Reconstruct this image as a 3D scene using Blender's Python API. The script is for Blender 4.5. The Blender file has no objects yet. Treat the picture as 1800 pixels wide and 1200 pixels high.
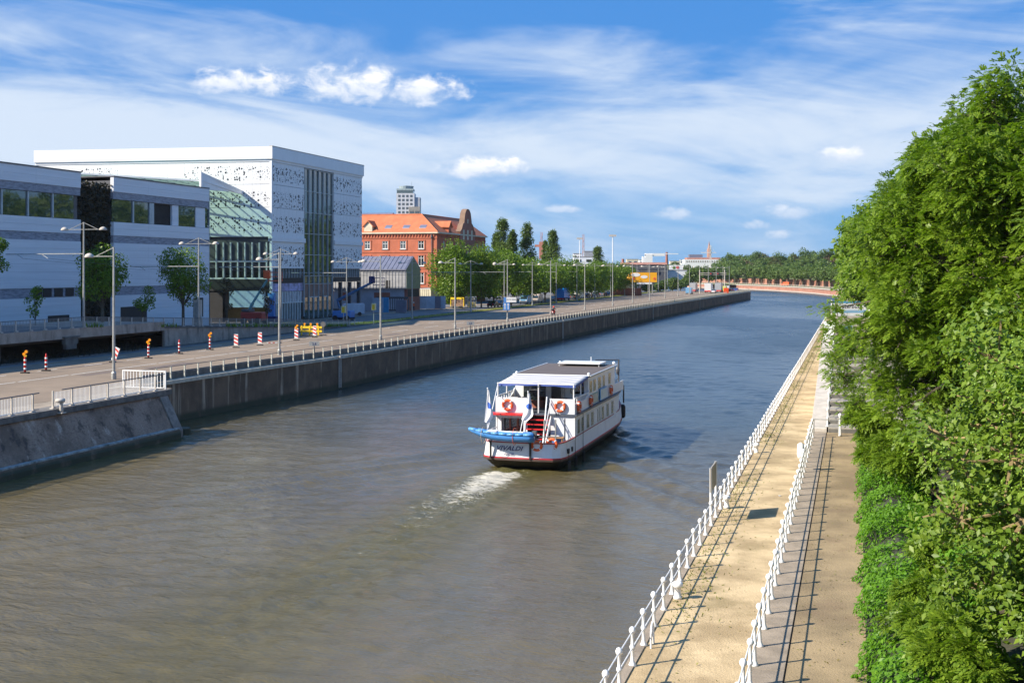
import bpy, bmesh, math, random
import numpy as np
from math import sin, cos, pi, radians, atan2, sqrt
from mathutils import Vector, Matrix

sc = bpy.context.scene
COL = sc.collection

# ------------------------------------------------------------------ camera
cam_d = bpy.data.cameras.new('camera'); cam = bpy.data.objects.new('camera', cam_d); COL.objects.link(cam)
cam_d.sensor_width = 36; cam_d.lens = 42.0; cam_d.shift_y = -125/1800
cam_d.clip_start = 0.5; cam_d.clip_end = 12000
cam.location = (0, 0, 12); cam.rotation_euler = (radians(90), 0, 0)
sc.camera = cam

# ------------------------------------------------------------------ light
SUN_EL = radians(35.5)
SUN_TO = Vector((-cos(radians(21))*cos(SUN_EL), -sin(radians(21))*cos(SUN_EL), sin(SUN_EL)))
sd = bpy.data.lights.new('sun', 'SUN'); sd.energy = 4.8; sd.angle = radians(0.53); sd.color = (1.0, 0.91, 0.77)
so = bpy.data.objects.new('sun', sd); COL.objects.link(so)
so.rotation_euler = SUN_TO.to_track_quat('Z', 'Y').to_euler(); so.location = (-50, -30, 80)
sc.view_settings.view_transform = 'Standard'; sc.view_settings.look = 'None'
sc.view_settings.exposure = 0.84; sc.view_settings.gamma = 1.0
sc.view_settings.use_curve_mapping = False
sc.cycles.max_bounces = 6; sc.cycles.transparent_max_bounces = 12
sc.cycles.diffuse_bounces = 3; sc.cycles.glossy_bounces = 3; sc.cycles.transmission_bounces = 4
sc.cycles.sample_clamp_indirect = 4.0; sc.cycles.caustics_reflective = False; sc.cycles.caustics_refractive = False

# ---- node helper
class NT:
    def __init__(s, tree): s.t = tree; s.n = tree.nodes; s.l = tree.links
    def node(s, typ, **kw):
        n = s.n.new(typ)
        for k, v in kw.items(): setattr(n, k, v)
        return n
    def put(s, sock, v):
        if hasattr(v, 'is_output'): s.l.new(v, sock)
        elif isinstance(v, (tuple, list)) and sock.type == 'RGBA' and len(v) == 3: sock.default_value = (*v, 1)
        else: sock.default_value = v
    def m(s, op, a, b=0.0, c=None, clamp=False):
        n = s.node('ShaderNodeMath', operation=op, use_clamp=clamp)
        s.put(n.inputs[0], a); s.put(n.inputs[1], b)
        if c is not None: s.put(n.inputs[2], c)
        return n.outputs[0]
    def mix(s, f, a, b, mode='MIX'):
        n = s.node('ShaderNodeMix', data_type='RGBA', blend_type=mode)
        s.put(n.inputs[0], f); s.put(n.inputs[6], a); s.put(n.inputs[7], b)
        return n.outputs[2]
    def ramp(s, f, lo, hi, a=0.0, b=1.0, smooth=True):
        n = s.node('ShaderNodeMapRange', interpolation_type='SMOOTHSTEP' if smooth else 'LINEAR')
        s.put(n.inputs[0], f); s.put(n.inputs[1], lo); s.put(n.inputs[2], hi); s.put(n.inputs[3], a); s.put(n.inputs[4], b)
        return n.outputs[0]
    def xyz(s, x, y, z=0.0):
        n = s.node('ShaderNodeCombineXYZ'); s.put(n.inputs[0], x); s.put(n.inputs[1], y); s.put(n.inputs[2], z); return n.outputs[0]
    def sep(s, v):
        n = s.node('ShaderNodeSeparateXYZ'); s.l.new(v, n.inputs[0]); return n.outputs
    def noise(s, vec, scale, detail=4, rough=0.5, dist=0.0):
        n = s.node('ShaderNodeTexNoise')
        if vec is not None: s.l.new(vec, n.inputs['Vector'])
        n.inputs['Scale'].default_value = scale; n.inputs['Detail'].default_value = detail
        n.inputs['Roughness'].default_value = rough; n.inputs['Distortion'].default_value = dist
        return n.outputs[0]
    def scale(s, vec, sx, sy, sz):
        n = s.node('ShaderNodeVectorMath', operation='MULTIPLY'); s.l.new(vec, n.inputs[0]); n.inputs[1].default_value = (sx, sy, sz); return n.outputs[0]

# ---- sky: Nishita with cirrus and cumulus by direction
world = bpy.data.worlds.new('World'); sc.world = world; world.use_nodes = True
w = NT(world.node_tree); w.n.clear()
sky = w.node('ShaderNodeTexSky', sky_type='NISHITA'); sky.sun_disc = False
sky.sun_elevation = SUN_EL; sky.sun_rotation = atan2(SUN_TO.x, SUN_TO.y)
sky.air_density = 1.0; sky.dust_density = 0.4; sky.ozone_density = 3.0; sky.altitude = 0
d = w.sep(w.node('ShaderNodeTexCoord').outputs['Generated'])
az = w.m('ARCTAN2', d[0], d[1])
hor = w.m('SQRT', w.m('ADD', w.m('MULTIPLY', d[0], d[0]), w.m('MULTIPLY', d[1], d[1])))
el = w.m('DIVIDE', d[2], w.m('MAXIMUM', hor, 0.02))
hs = w.node('ShaderNodeHueSaturation'); hs.inputs['Saturation'].default_value = 1.25; hs.inputs['Value'].default_value = 1.0
w.l.new(sky.outputs[0], hs.inputs['Color'])
base = w.mix(0.84, hs.outputs[0], w.mix(w.ramp(el, -0.02, 0.20), (1.55, 4.1, 7.8), (0.62, 2.6, 6.9)))
ELC = w.m('MINIMUM', el, 1.2)
p1 = w.xyz(w.m('MULTIPLY', az, 3.2), w.m('ADD', w.m('MULTIPLY', ELC, 15.0), w.m('MULTIPLY', az, 1.3)), 3.1)
n1 = w.noise(p1, 1.15, 7, 0.57, 0.6)
p2 = w.xyz(w.m('MULTIPLY', az, 9.0), w.m('ADD', w.m('MULTIPLY', ELC, 34.0), w.m('MULTIPLY', az, -6.0)), 9.7)
n2 = w.noise(p2, 0.9, 5, 0.55, 0.8)
band = w.m('SUBTRACT', 1.0, w.m('ABSOLUTE', w.m('DIVIDE', w.m('SUBTRACT', el, w.m('SUBTRACT', 0.108, w.m('MULTIPLY', az, -0.03))), 0.085)))
band = w.m('MAXIMUM', band, -0.5)  # floor keeps unseen cirrus overhead, added to brighten and whiten the shade
leftv = w.ramp(az, -0.12, -0.42, 0.0, 0.24)
dens = w.m('ADD', w.m('ADD', w.m('MULTIPLY', n1, 1.7), w.m('MULTIPLY', n2, 0.30)), w.m('ADD', w.m('MULTIPLY', band, 0.40), leftv))
cirrus = w.ramp(dens, 0.86, 1.52, 0.0, 0.90)
base = w.mix(cirrus, base, (6.5, 7.4, 8.6))
PUFFS = [(440,148,92,25),(625,155,92,37),(735,162,84,28),(845,298,74,20),(895,296,36,17),(1482,272,42,15),(1398,374,46,13),
         (1325,396,30,8),(1370,414,22,9),(1188,376,30,12),(990,368,26,8)]
pn = w.noise(w.xyz(w.m('MULTIPLY', az, 46.0), w.m('MULTIPLY', ELC, 70.0), 1.0), 1.0, 7, 0.6, 0.3)
pn = w.m('MULTIPLY', w.m('SUBTRACT', pn, 0.5), 4.4)
allp = None; shd = None
for (px_, py_, rx, ry) in PUFFS:
    a0 = atan2(px_-900, 2100); e0 = (475-py_)/2100/sqrt(1+((px_-900)/2100)**2)
    da = w.m('DIVIDE', w.m('SUBTRACT', az, a0), rx*1.25/2100)
    de = w.m('DIVIDE', w.m('SUBTRACT', el, e0), ry*1.2/2100)
    deb = w.m('MULTIPLY', de, w.m('ADD', 1.0, w.m('MULTIPLY', w.m('LESS_THAN', de, 0.0), 0.45)))
    f = w.m('SUBTRACT', 1.0, w.m('ADD', w.m('MULTIPLY', da, da), w.m('MULTIPLY', deb, deb)))
    g = w.m('ADD', f, w.m('MULTIPLY', pn, 0.95))
    dn = w.ramp(g, -0.25, 1.35)
    if py_ > 350: dn = w.m('MULTIPLY', dn, 0.6)
    allp = dn if allp is None else w.m('MAXIMUM', allp, dn)
    sh = w.m('MULTIPLY', dn, w.ramp(de, -0.7, 0.8))
    shd = sh if shd is None else w.m('MAXIMUM', shd, sh)
puffc = w.mix(w.m('ADD', shd, w.m('MULTIPLY', pn, 0.25), clamp=True), (6.0, 6.9, 8.4), (10.2, 10.1, 10.1))
base = w.mix(w.m('MULTIPLY', allp, 0.93), base, puffc)
bg = w.node('ShaderNodeBackground'); bg.inputs['Strength'].default_value = 0.065
w.l.new(base, bg.inputs[0])
w.l.new(bg.outputs[0], w.node('ShaderNodeOutputWorld').inputs[0])

# ------------------------------------------------------------------ frames and helpers
A = math.atan(0.287); SU, CU = sin(A), cos(A)
def W(s, t, z=0.0): return Vector((s*SU + t*CU, s*CU - t*SU, z))
def ray(px, Y, z=0.0): return Vector(((px-900)/2100*Y, Y, z))           # a place Y metres out, along the direction measured in the photo
def ground(px, py, z):
    Y = 2100*(12-z)/(py-475); return Vector(((px-900)/2100*Y, Y, z))
def ST(v): return (v.x*SU + v.y*CU, v.x*CU - v.y*SU)
def hgt(py, Y): return 12 - (py-475)*Y/2100

def tag(o, label=None, cat=None, group=None, kind=None):
    if label: o['label'] = label
    if cat: o['category'] = cat
    if group: o['group'] = group
    if kind: o['kind'] = kind
    return o
def thing(name, label, cat, loc, rz=-A, group=None):
    o = bpy.data.objects.new(name, None); COL.objects.link(o); o.empty_display_size = .3
    o.location = loc; o.rotation_euler = (0, 0, rz)
    return tag(o, label, cat, group)

class MB:
    def __init__(s): s.v = []; s.f = []; s.mi = []; s.cur = 0
    def add(s, vs, fs):
        b = len(s.v); s.v += [tuple(v) for v in vs]; s.f += [tuple(b+i for i in f) for f in fs]; s.mi += [s.cur]*len(fs); return s
    def box(s, x0, x1, y0, y1, z0, z1):
        return s.add([(x0,y0,z0),(x1,y0,z0),(x1,y1,z0),(x0,y1,z0),(x0,y0,z1),(x1,y0,z1),(x1,y1,z1),(x0,y1,z1)],
                     [(0,3,2,1),(4,5,6,7),(0,1,5,4),(1,2,6,5),(2,3,7,6),(3,0,4,7)])
    def cyl(s, p0, p1, r0, r1=None, n=8, cap=True):
        r1 = r0 if r1 is None else r1
        p0 = Vector(p0); p1 = Vector(p1); d = (p1-p0).normalized()
        u = d.orthogonal().normalized(); q = d.cross(u)
        vs = [p0 + (u*cos(2*pi*i/n)+q*sin(2*pi*i/n))*r0 for i in range(n)] + [p1 + (u*cos(2*pi*i/n)+q*sin(2*pi*i/n))*r1 for i in range(n)]
        fs = [(i, (i+1)%n, n+(i+1)%n, n+i) for i in range(n)]
        if cap: fs += [tuple(range(n-1,-1,-1)), tuple(range(n, 2*n))]
        return s.add(vs, fs)
    def tube(s, pts, r, n=6):
        for a, b in zip(pts[:-1], pts[1:]): s.cyl(a, b, r, n=n)
        return s
    def lathe(s, prof, c=(0,0,0), n=12):
        vs = []; fs = []
        for (r, z) in prof: vs += [(c[0]+r*cos(2*pi*i/n), c[1]+r*sin(2*pi*i/n), c[2]+z) for i in range(n)]
        for k in range(len(prof)-1): fs += [(k*n+i, k*n+(i+1)%n, (k+1)*n+(i+1)%n, (k+1)*n+i) for i in range(n)]
        fs += [tuple(range(n-1,-1,-1)), tuple(range((len(prof)-1)*n, len(prof)*n))]
        return s.add(vs, fs)
    def ball(s, c, r, n=8, m=5, sz=1.0):
        return s.lathe([(max(1e-3, r*sin(pi*k/m)), -r*sz*cos(pi*k/m)) for k in range(m+1)], c, n)
    def prism(s, poly, z0, z1):
        n = len(poly)
        return s.add([(x,y,z0) for x,y in poly]+[(x,y,z1) for x,y in poly], [tuple(range(n-1,-1,-1)), tuple(range(n,2*n))]+[(i,(i+1)%n,n+(i+1)%n,n+i) for i in range(n)])
    def prismx(s, poly, x0, x1):   # poly in (y,z)
        n = len(poly)
        return s.add([(x0,y,z) for y,z in poly]+[(x1,y,z) for y,z in poly], [tuple(range(n)), tuple(range(2*n-1,n-1,-1))]+[(i,n+i,n+(i+1)%n,(i+1)%n) for i in range(n)])
    def prismy(s, poly, y0, y1):   # poly in (x,z)
        n = len(poly)
        return s.add([(x,y0,z) for x,z in poly]+[(x,y1,z) for x,z in poly], [tuple(range(n)), tuple(range(2*n-1,n-1,-1))]+[(i,n+i,n+(i+1)%n,(i+1)%n) for i in range(n)])
    def torus(s, c, R, r, axis='y', n=20, m=8):
        vs = []; fs = []
        for i in range(n):
            a = 2*pi*i/n
            for j in range(m):
                b = 2*pi*j/m; rr = R+r*cos(b); h = r*sin(b)
                x, y, z = rr*cos(a), h, rr*sin(a)
                if axis == 'x': x, y = y, x
                if axis == 'z': y, z = z, y
                vs.append((c[0]+x, c[1]+y, c[2]+z))
        for i in range(n):
            for j in range(m): fs.append((i*m+j, ((i+1)%n)*m+j, ((i+1)%n)*m+(j+1)%m, i*m+(j+1)%m))
        return s.add(vs, fs)
    def mesh(s, name, mats, smooth=False):
        me = bpy.data.meshes.new(name); me.from_pydata(s.v, [], s.f)
        if not isinstance(mats, (list, tuple)): mats = [mats]
        for m in mats: me.materials.append(m)
        if len(mats) > 1: me.polygons.foreach_set('material_index', s.mi)
        bm = bmesh.new(); bm.from_mesh(me); bmesh.ops.recalc_face_normals(bm, faces=bm.faces); bm.to_mesh(me); bm.free()
        if smooth:
            me.polygons.foreach_set('use_smooth', [True]*len(me.polygons))
        me.update(); return me
    def build(s, name, mats, parent=None, smooth=False, bevel=0.0):
        return place(s.mesh(name, mats, smooth), name, parent, bevel=bevel)
def place(me, name, parent=None, loc=None, rz=None, bevel=0.0):
    o = bpy.data.objects.new(name, me); COL.objects.link(o)
    if parent: o.parent = parent
    if loc is not None: o.location = loc
    if rz is not None: o.rotation_euler = (0, 0, rz)
    if bevel:
        b = o.modifiers.new('b', 'BEVEL'); b.width = bevel; b.segments = 2; b.limit_method = 'ANGLE'
    return o
def box(name, m, parent, *b, bevel=0.0): return MB().box(*b).build(name, m, parent, bevel=bevel)
def copy_tree(o, parent=None, loc=None, rz=None, label=None):
    c = o.copy(); COL.objects.link(c)
    if parent is not None: c.parent = parent
    if loc is not None: c.location = loc
    if rz is not None: c.rotation_euler = (0, 0, rz)
    if label: c['label'] = label
    for ch in list(o.children): copy_tree(ch, c)
    return c
def text(body, name, m, parent, loc, rot, size, align='CENTER', shear=0.0, ext=0.004, wide=1.0):
    cu = bpy.data.curves.new(name, 'FONT'); cu.body = body; cu.size = size; cu.align_x = align; cu.align_y = 'CENTER'
    cu.extrude = ext; cu.shear = shear; cu.space_character = 1.05; cu.resolution_u = 2; cu.offset = size*.018
    cu.materials.append(m); o = bpy.data.objects.new(name, cu); COL.objects.link(o)
    o.parent = parent; o.location = loc; o.rotation_euler = rot; o.scale = (wide, 1, 1); return o

# ------------------------------------------------------------------ materials
def mat(name, col, rough=0.7, metal=0.0, var=0.12, vs=1.0, bump=0.0, bs=20.0, col2=None, stretch=None, spec=None, dirt=None):
    m = bpy.data.materials.new(name); m.use_nodes = True; t = NT(m.node_tree)
    b = t.n['Principled BSDF']; b.inputs['Roughness'].default_value = rough; b.inputs['Metallic'].default_value = metal
    if spec is not None: b.inputs['Specular IOR Level'].default_value = spec
    pos = t.node('ShaderNodeNewGeometry').outputs['Position']
    if stretch: pos = t.scale(pos, *stretch)
    n = t.noise(pos, vs, 6, 0.6)
    c1 = tuple(max(0, c*(1-var)) for c in col); c2 = tuple(min(1, c*(1+var)) for c in (col2 or col))
    c = t.mix(t.ramp(n, 0.3, 0.7), c1, c2)
    if dirt:
        dn = t.noise(t.scale(t.node('ShaderNodeNewGeometry').outputs['Position'], 1, 1, .25), dirt[1], 5, .65)
        c = t.mix(t.ramp(dn, .52, .72, 0, dirt[2] if len(dirt) > 2 else .7), c, dirt[0])
    t.put(b.inputs['Base Color'], c)
    if bump:
        bn = t.node('ShaderNodeBump'); bn.inputs['Strength'].default_value = bump; bn.inputs['Distance'].default_value = .05
        t.put(bn.inputs['Height'], t.noise(pos, bs, 5, .6)); t.l.new(bn.outputs[0], b.inputs['Normal'])
    return m
def leafmat(name, c1, c2, trans=0.35, rough=0.45):
    m = bpy.data.materials.new(name); m.use_nodes = True; t = NT(m.node_tree); b = t.n['Principled BSDF']
    g = t.node('ShaderNodeNewGeometry')
    n = t.noise(g.outputs['Position'], 0.35, 3)
    f = t.m('ADD', t.m('MULTIPLY', g.outputs['Random Per Island'], 0.75), t.m('MULTIPLY', t.m('SUBTRACT', n, .3), 0.6), clamp=True)
    c = t.mix(f, c1, c2)
    t.put(b.inputs['Base Color'], c); b.inputs['Roughness'].default_value = rough; b.inputs['Specular IOR Level'].default_value = .35
    tr = t.node('ShaderNodeBsdfTranslucent'); t.put(tr.inputs[0], t.mix(1.0, c, (1.0, 1.15, .5), 'MULTIPLY'))
    mx = t.node('ShaderNodeMixShader'); mx.inputs[0].default_value = trans
    t.l.new(b.outputs[0], mx.inputs[1]); t.l.new(tr.outputs[0], mx.inputs[2])
    t.l.new(mx.outputs[0], t.n['Material Output'].inputs[0]); return m
def glassmat(name, col, rough=0.03, alpha=1.0, wob=0.0):
    m = bpy.data.materials.new(name); m.use_nodes = True; t = NT(m.node_tree); b = t.n['Principled BSDF']
    b.inputs['Base Color'].default_value = (*col, 1); b.inputs['Roughness'].default_value = rough
    b.inputs['Specular IOR Level'].default_value = 1.0; b.inputs['IOR'].default_value = 1.8
    if wob:
        bn = t.node('ShaderNodeBump'); bn.inputs['Strength'].default_value = wob; bn.inputs['Distance'].default_value = .1
        t.put(bn.inputs['Height'], t.noise(t.node('ShaderNodeNewGeometry').outputs['Position'], .5, 2)); t.l.new(bn.outputs[0], b.inputs['Normal'])
    if alpha < 1:
        tr = t.node('ShaderNodeBsdfTransparent'); tr.inputs[0].default_value = (.72, .90, .82, 1)
        mx = t.node('ShaderNodeMixShader'); mx.inputs[0].default_value = alpha
        t.l.new(tr.outputs[0], mx.inputs[1]); t.l.new(b.outputs[0], mx.inputs[2]); t.l.new(mx.outputs[0], t.n['Material Output'].inputs[0])
    return m
M = {}
M['white'] = mat('white_paint', (.78,.78,.77), .45, var=.04, vs=2)
M['boatwhite'] = mat('boat_white', (.76,.77,.78), .35, var=.04, vs=1.5, dirt=((.5,.46,.42), 1.2, .35))
M['clad'] = mat('white_cladding', (.76,.77,.80), .5, var=.05, vs=.4, stretch=(.3,.3,6))
M['clad_dark'] = mat('dark_slat_cladding', (.28,.29,.34), .6, var=.35, vs=1.2, stretch=(1,1,6), bump=.4, bs=5)
M['grey'] = mat('galvanised_steel', (.36,.36,.34), .45, .3, var=.15, vs=3)
M['dgrey'] = mat('dark_steel', (.10,.10,.11), .5, .2)
M['black'] = mat('black_rubber', (.015,.015,.016), .6)
M['asphalt'] = mat('road_asphalt', (.235,.178,.125), .85, var=.14, vs=.25, bump=.3, bs=25, stretch=(1,1,1), dirt=((.16,.125,.09), .12, .6))
M['asphalt2'] = mat('grey_asphalt', (.15,.15,.155), .85, var=.18, vs=.3, bump=.3, bs=20)
M['paint'] = mat('road_paint', (.62,.6,.56), .7, var=.2, vs=6)
M['coping'] = mat('coping_concrete', (.5,.45,.36), .85, var=.2, vs=1.5, bump=.3, bs=15)
M['parapet'] = mat('parapet_concrete', (.13,.125,.115), .9, var=.3, vs=1.2, bump=.4, bs=12)
M['fascia'] = mat('stained_concrete', (.36,.30,.25), .9, var=.2, vs=.7, bump=.3, bs=10, dirt=((.07,.06,.055), .9, .8))
M['sand'] = mat('sand_path', (.455,.33,.175), .95, var=.22, vs=.5, bump=.6, bs=14, col2=(.54,.41,.235), dirt=((.30,.225,.11), .38, .85))
M['dirt'] = mat('dirt_path', (.29,.215,.12), .95, var=.28, vs=.4, bump=.6, bs=14, dirt=((.22,.15,.09), .35, .7))
M['slab'] = mat('concrete_slab', (.30,.245,.185), .9, var=.2, vs=1.2, bump=.4, bs=18)
M['stone'] = mat('pale_stone', (.50,.455,.40), .8, var=.14, vs=1.5, bump=.3, bs=12)
M['stepstone'] = mat('step_stone', (.33,.30,.26), .85, var=.2, vs=1.0, bump=.3, bs=12)
M['grass'] = mat('grass_ground', (.07,.10,.025), .95, var=.45, vs=.8, bump=.8, bs=6, col2=(.13,.14,.04))
M['verge'] = mat('verge_grass', (.19,.21,.03), .95, var=.35, vs=.7, bump=.8, bs=6, col2=(.24,.22,.05))
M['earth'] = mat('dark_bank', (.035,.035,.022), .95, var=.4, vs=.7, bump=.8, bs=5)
M['redbrick'] = mat('red_brick', (.46,.135,.07), .85, var=.12, vs=.5, bump=.2, bs=8)
M['redtile'] = mat('red_roof_tiles', (.50,.155,.065), .8, var=.15, vs=.6, bump=.3, bs=4)
M['darkbrick'] = mat('dark_red_brick', (.33,.12,.08), .85, var=.15, vs=.5)
M['quaybrick'] = mat('quay_brick', (.36,.17,.12), .85, var=.2, vs=.5)
M['cream'] = mat('cream_render', (.62,.56,.42), .8)
M['glass'] = glassmat('dark_glass', (.012,.018,.016), .03, wob=.03)
M['glass2'] = glassmat('greenish_glass', (.02,.045,.035), .03, wob=.05)
M['canopyglass'] = glassmat('canopy_glass', (.15,.3,.22), .1, alpha=.25)
M['winframe'] = mat('window_frame_white', (.7,.7,.68), .5)
M['bluegreyframe'] = mat('curtain_frame', (.42,.47,.50), .4, .2)
M['zinc'] = mat('zinc_cladding', (.40,.40,.41), .5, .3, var=.12, vs=.8)
M['zincroof'] = mat('blue_zinc_roof', (.22,.23,.30), .45, .4, var=.1)
M['ochre'] = mat('olive_board', (.25,.25,.13), .8)
M['red'] = mat('red_paint', (.6,.03,.03), .4)
M['orange'] = mat('orange_plastic', (.75,.12,.03), .5, var=.1)
M['redwhite'] = mat('signal_white', (.8,.8,.78), .4, var=.03)
M['signred'] = mat('signal_red', (.65,.03,.02), .4)
M['yellow'] = mat('yellow_plastic', (.8,.52,.02), .45, var=.06)
M['amber'] = mat('amber_lens', (.85,.30,.01), .25)
M['blue'] = mat('boat_blue', (.07,.22,.55), .35, var=.1)
M['skyblue'] = mat('sky_blue', (.05,.30,.55), .4)
M['navy'] = mat('navy_print', (.02,.025,.12), .5)
M['taupe'] = mat('taupe_roof', (.125,.10,.085), .7, var=.06)
M['hullblack'] = mat('hull_black', (.022,.020,.016), .5, var=.4, vs=.8, dirt=((.10,.08,.05), .8, .5))
M['hullred'] = mat('hull_red', (.45,.02,.035), .45)
M['bark'] = mat('bark', (.10,.08,.055), .9, var=.35, vs=3, bump=.6, bs=14)
M['branch'] = mat('pale_branch', (.26,.19,.09), .85, var=.3, vs=4)
M['deck'] = mat('boat_deck', (.10,.09,.085), .8)
M['lboxcream'] = mat('cream_lens', (.75,.66,.35), .4)
M['skin'] = mat('skin', (.5,.3,.2), .6)
M['orangevest'] = mat('orange_vest', (.8,.14,.02), .7)
M['rope'] = mat('rope', (.5,.42,.3), .9)
M['mesh'] = mat('rail_infill', (.28,.28,.27), .6, .2)
M['wood'] = mat('plank_wood', (.4,.22,.1), .7)
M['blindpane'] = glassmat('boat_window', (.16,.14,.05), .08)

# awning stripes
def striped():
    m = bpy.data.materials.new('awning_canvas'); m.use_nodes = True; t = NT(m.node_tree); b = t.n['Principled BSDF']
    o = t.sep(t.node('ShaderNodeTexCoord').outputs['Object'])
    f = t.m('FRACT', t.m('ADD', t.m('MULTIPLY', o[1], 1.15), t.m('MULTIPLY', t.m('MULTIPLY', o[0], o[0]), .09))); n = t.m('GREATER_THAN', f, .55)
    t.put(b.inputs['Base Color'], t.mix(n, (.60,.58,.56), (.42,.42,.45))); b.inputs['Roughness'].default_value = .8
    return m
M['awning'] = striped()
def perforated(name, base, rmax=.42, sc_=2.6):
    m = bpy.data.materials.new(name); m.use_nodes = True; t = NT(m.node_tree); b = t.n['Principled BSDF']
    pos = t.node('ShaderNodeNewGeometry').outputs['Position']
    acc = None
    for (s2, r2, off) in ((sc_, rmax, 0), (sc_*2.2, rmax*.75, 5.)):
        v = t.node('ShaderNodeTexVoronoi'); v.voronoi_dimensions = '3D'
        ad = t.node('ShaderNodeVectorMath', operation='ADD'); t.l.new(pos, ad.inputs[0]); ad.inputs[1].default_value = (off, off, off)
        t.l.new(ad.outputs[0], v.inputs['Vector']); v.inputs['Scale'].default_value = s2; v.inputs['Randomness'].default_value = .8
        r = t.sep(v.outputs['Color'])[0]
        k = t.m('LESS_THAN', v.outputs['Distance'], t.m('MULTIPLY', t.m('POWER', r, 1.6), r2))
        acc = k if acc is None else t.m('MAXIMUM', acc, k)
    t.put(b.inputs['Base Color'], t.mix(acc, base, (.03,.035,.045))); b.inputs['Roughness'].default_value = .5
    return m
M['perf'] = perforated('perforated_white', (.80,.81,.82))
M['clean'] = mat('white_facade', (.80,.81,.82), .5, var=.03, vs=.5)
def quaywall(name, base, dark, light, brick=False):
    m = bpy.data.materials.new(name); m.use_nodes = True; t = NT(m.node_tree); b = t.n['Principled BSDF']; b.inputs['Roughness'].default_value = .85
    pos = t.node('ShaderNodeNewGeometry').outputs['Position']; z = t.sep(pos)[2]
    c = t.mix(t.ramp(t.noise(pos, .45, 6, .65), .35, .68), base, dark)
    st = t.noise(t.scale(pos, 1, 1, .05), 1.15, 4, .6)          # run-off streaks
    c = t.mix(t.m('MULTIPLY', t.ramp(st, .56, .66), t.ramp(t.noise(pos, .22, 3), .36, .55)), c, light)
    c = t.mix(t.ramp(t.noise(pos, 3.0, 5, .7), .55, .75, 0, .5), c, light if brick else dark)
    if brick: c = t.mix(t.ramp(t.noise(t.scale(pos, 1, 1, 2.2), 5.5, 4, .7), .50, .62, 0, .65), c, dark); c = t.mix(t.ramp(t.noise(pos, .9, 5, .7), .56, .66, 0, .75), c, (.07,.05,.04))
    c = t.mix(t.m('MULTIPLY', t.ramp(z, .75, .35), t.ramp(t.noise(pos, .8, 4), .1, .5)), c, (.055,.055,.03))
    t.put(b.inputs['Base Color'], c)
    bn = t.node('ShaderNodeBump'); bn.inputs['Strength'].default_value = .5; bn.inputs['Distance'].default_value = .06
    t.put(bn.inputs['Height'], t.noise(pos, 4, 5, .7)); t.l.new(bn.outputs[0], b.inputs['Normal']); return m
M['quay'] = quaywall('quay_concrete', (.20,.128,.080), (.11,.073,.048), (.46,.36,.26))
M['quayold'] = quaywall('old_quay_masonry', (.36,.25,.185), (.18,.12,.085), (.50,.39,.31), True)
M['leaf_ash'] = leafmat('ash_leaves', (.090,.175,.014), (.26,.37,.030), .45)
M['leaf_near'] = leafmat('walnut_leaves', (.085,.165,.016), (.23,.33,.035), .42)
M['leaf_street'] = leafmat('street_tree_leaves', (.07,.145,.013), (.22,.32,.026), .42)
M['leaf_dark'] = leafmat('poplar_leaves', (.065,.115,.026), (.15,.215,.042), .32)
M['leaf_far'] = leafmat('far_leaves', (.075,.135,.036), (.16,.23,.05), .35)
M['leaf_olive'] = leafmat('olive_leaves', (.065,.08,.025), (.12,.125,.035), .25)
M['leaf_hedge'] = leafmat('hedge_leaves', (.08,.20,.012), (.18,.36,.025), .42)
M['leaf_brown'] = leafmat('bronze_leaves', (.075,.055,.025), (.12,.09,.035), .2)
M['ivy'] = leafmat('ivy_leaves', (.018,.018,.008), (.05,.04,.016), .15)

# ================================================================== THE SETTING
ZR = 3.35
QL = [(76,-52.0),(79,-51.9),(90,-51.5),(109,-50.2),(201,-48.8),(286,-47),(400,-44.2),(500,-41.3)]
def ql(s):
    return float(np.interp(s, [q[0] for q in QL], [q[1] for q in QL]))
def zup(s):                                   # level of the upper avenue on the ramp
    return float(np.interp(s, [-50, 104, 168, 900], [6.35, 6.25, ZR+.05, ZR+.05]))
def struct(name, mb, m): return tag(mb.build(name, m), kind='structure')
def sheet(name, st, z, m, zb=None):
    mb = MB(); P = [W(s, t, 0) for s, t in st]
    if zb is None: mb.add([(p.x, p.y, z) for p in P], [tuple(range(len(P)))])
    else: mb.prism([(p.x, p.y) for p in P], zb, z)
    return struct(name, mb, m)

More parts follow.
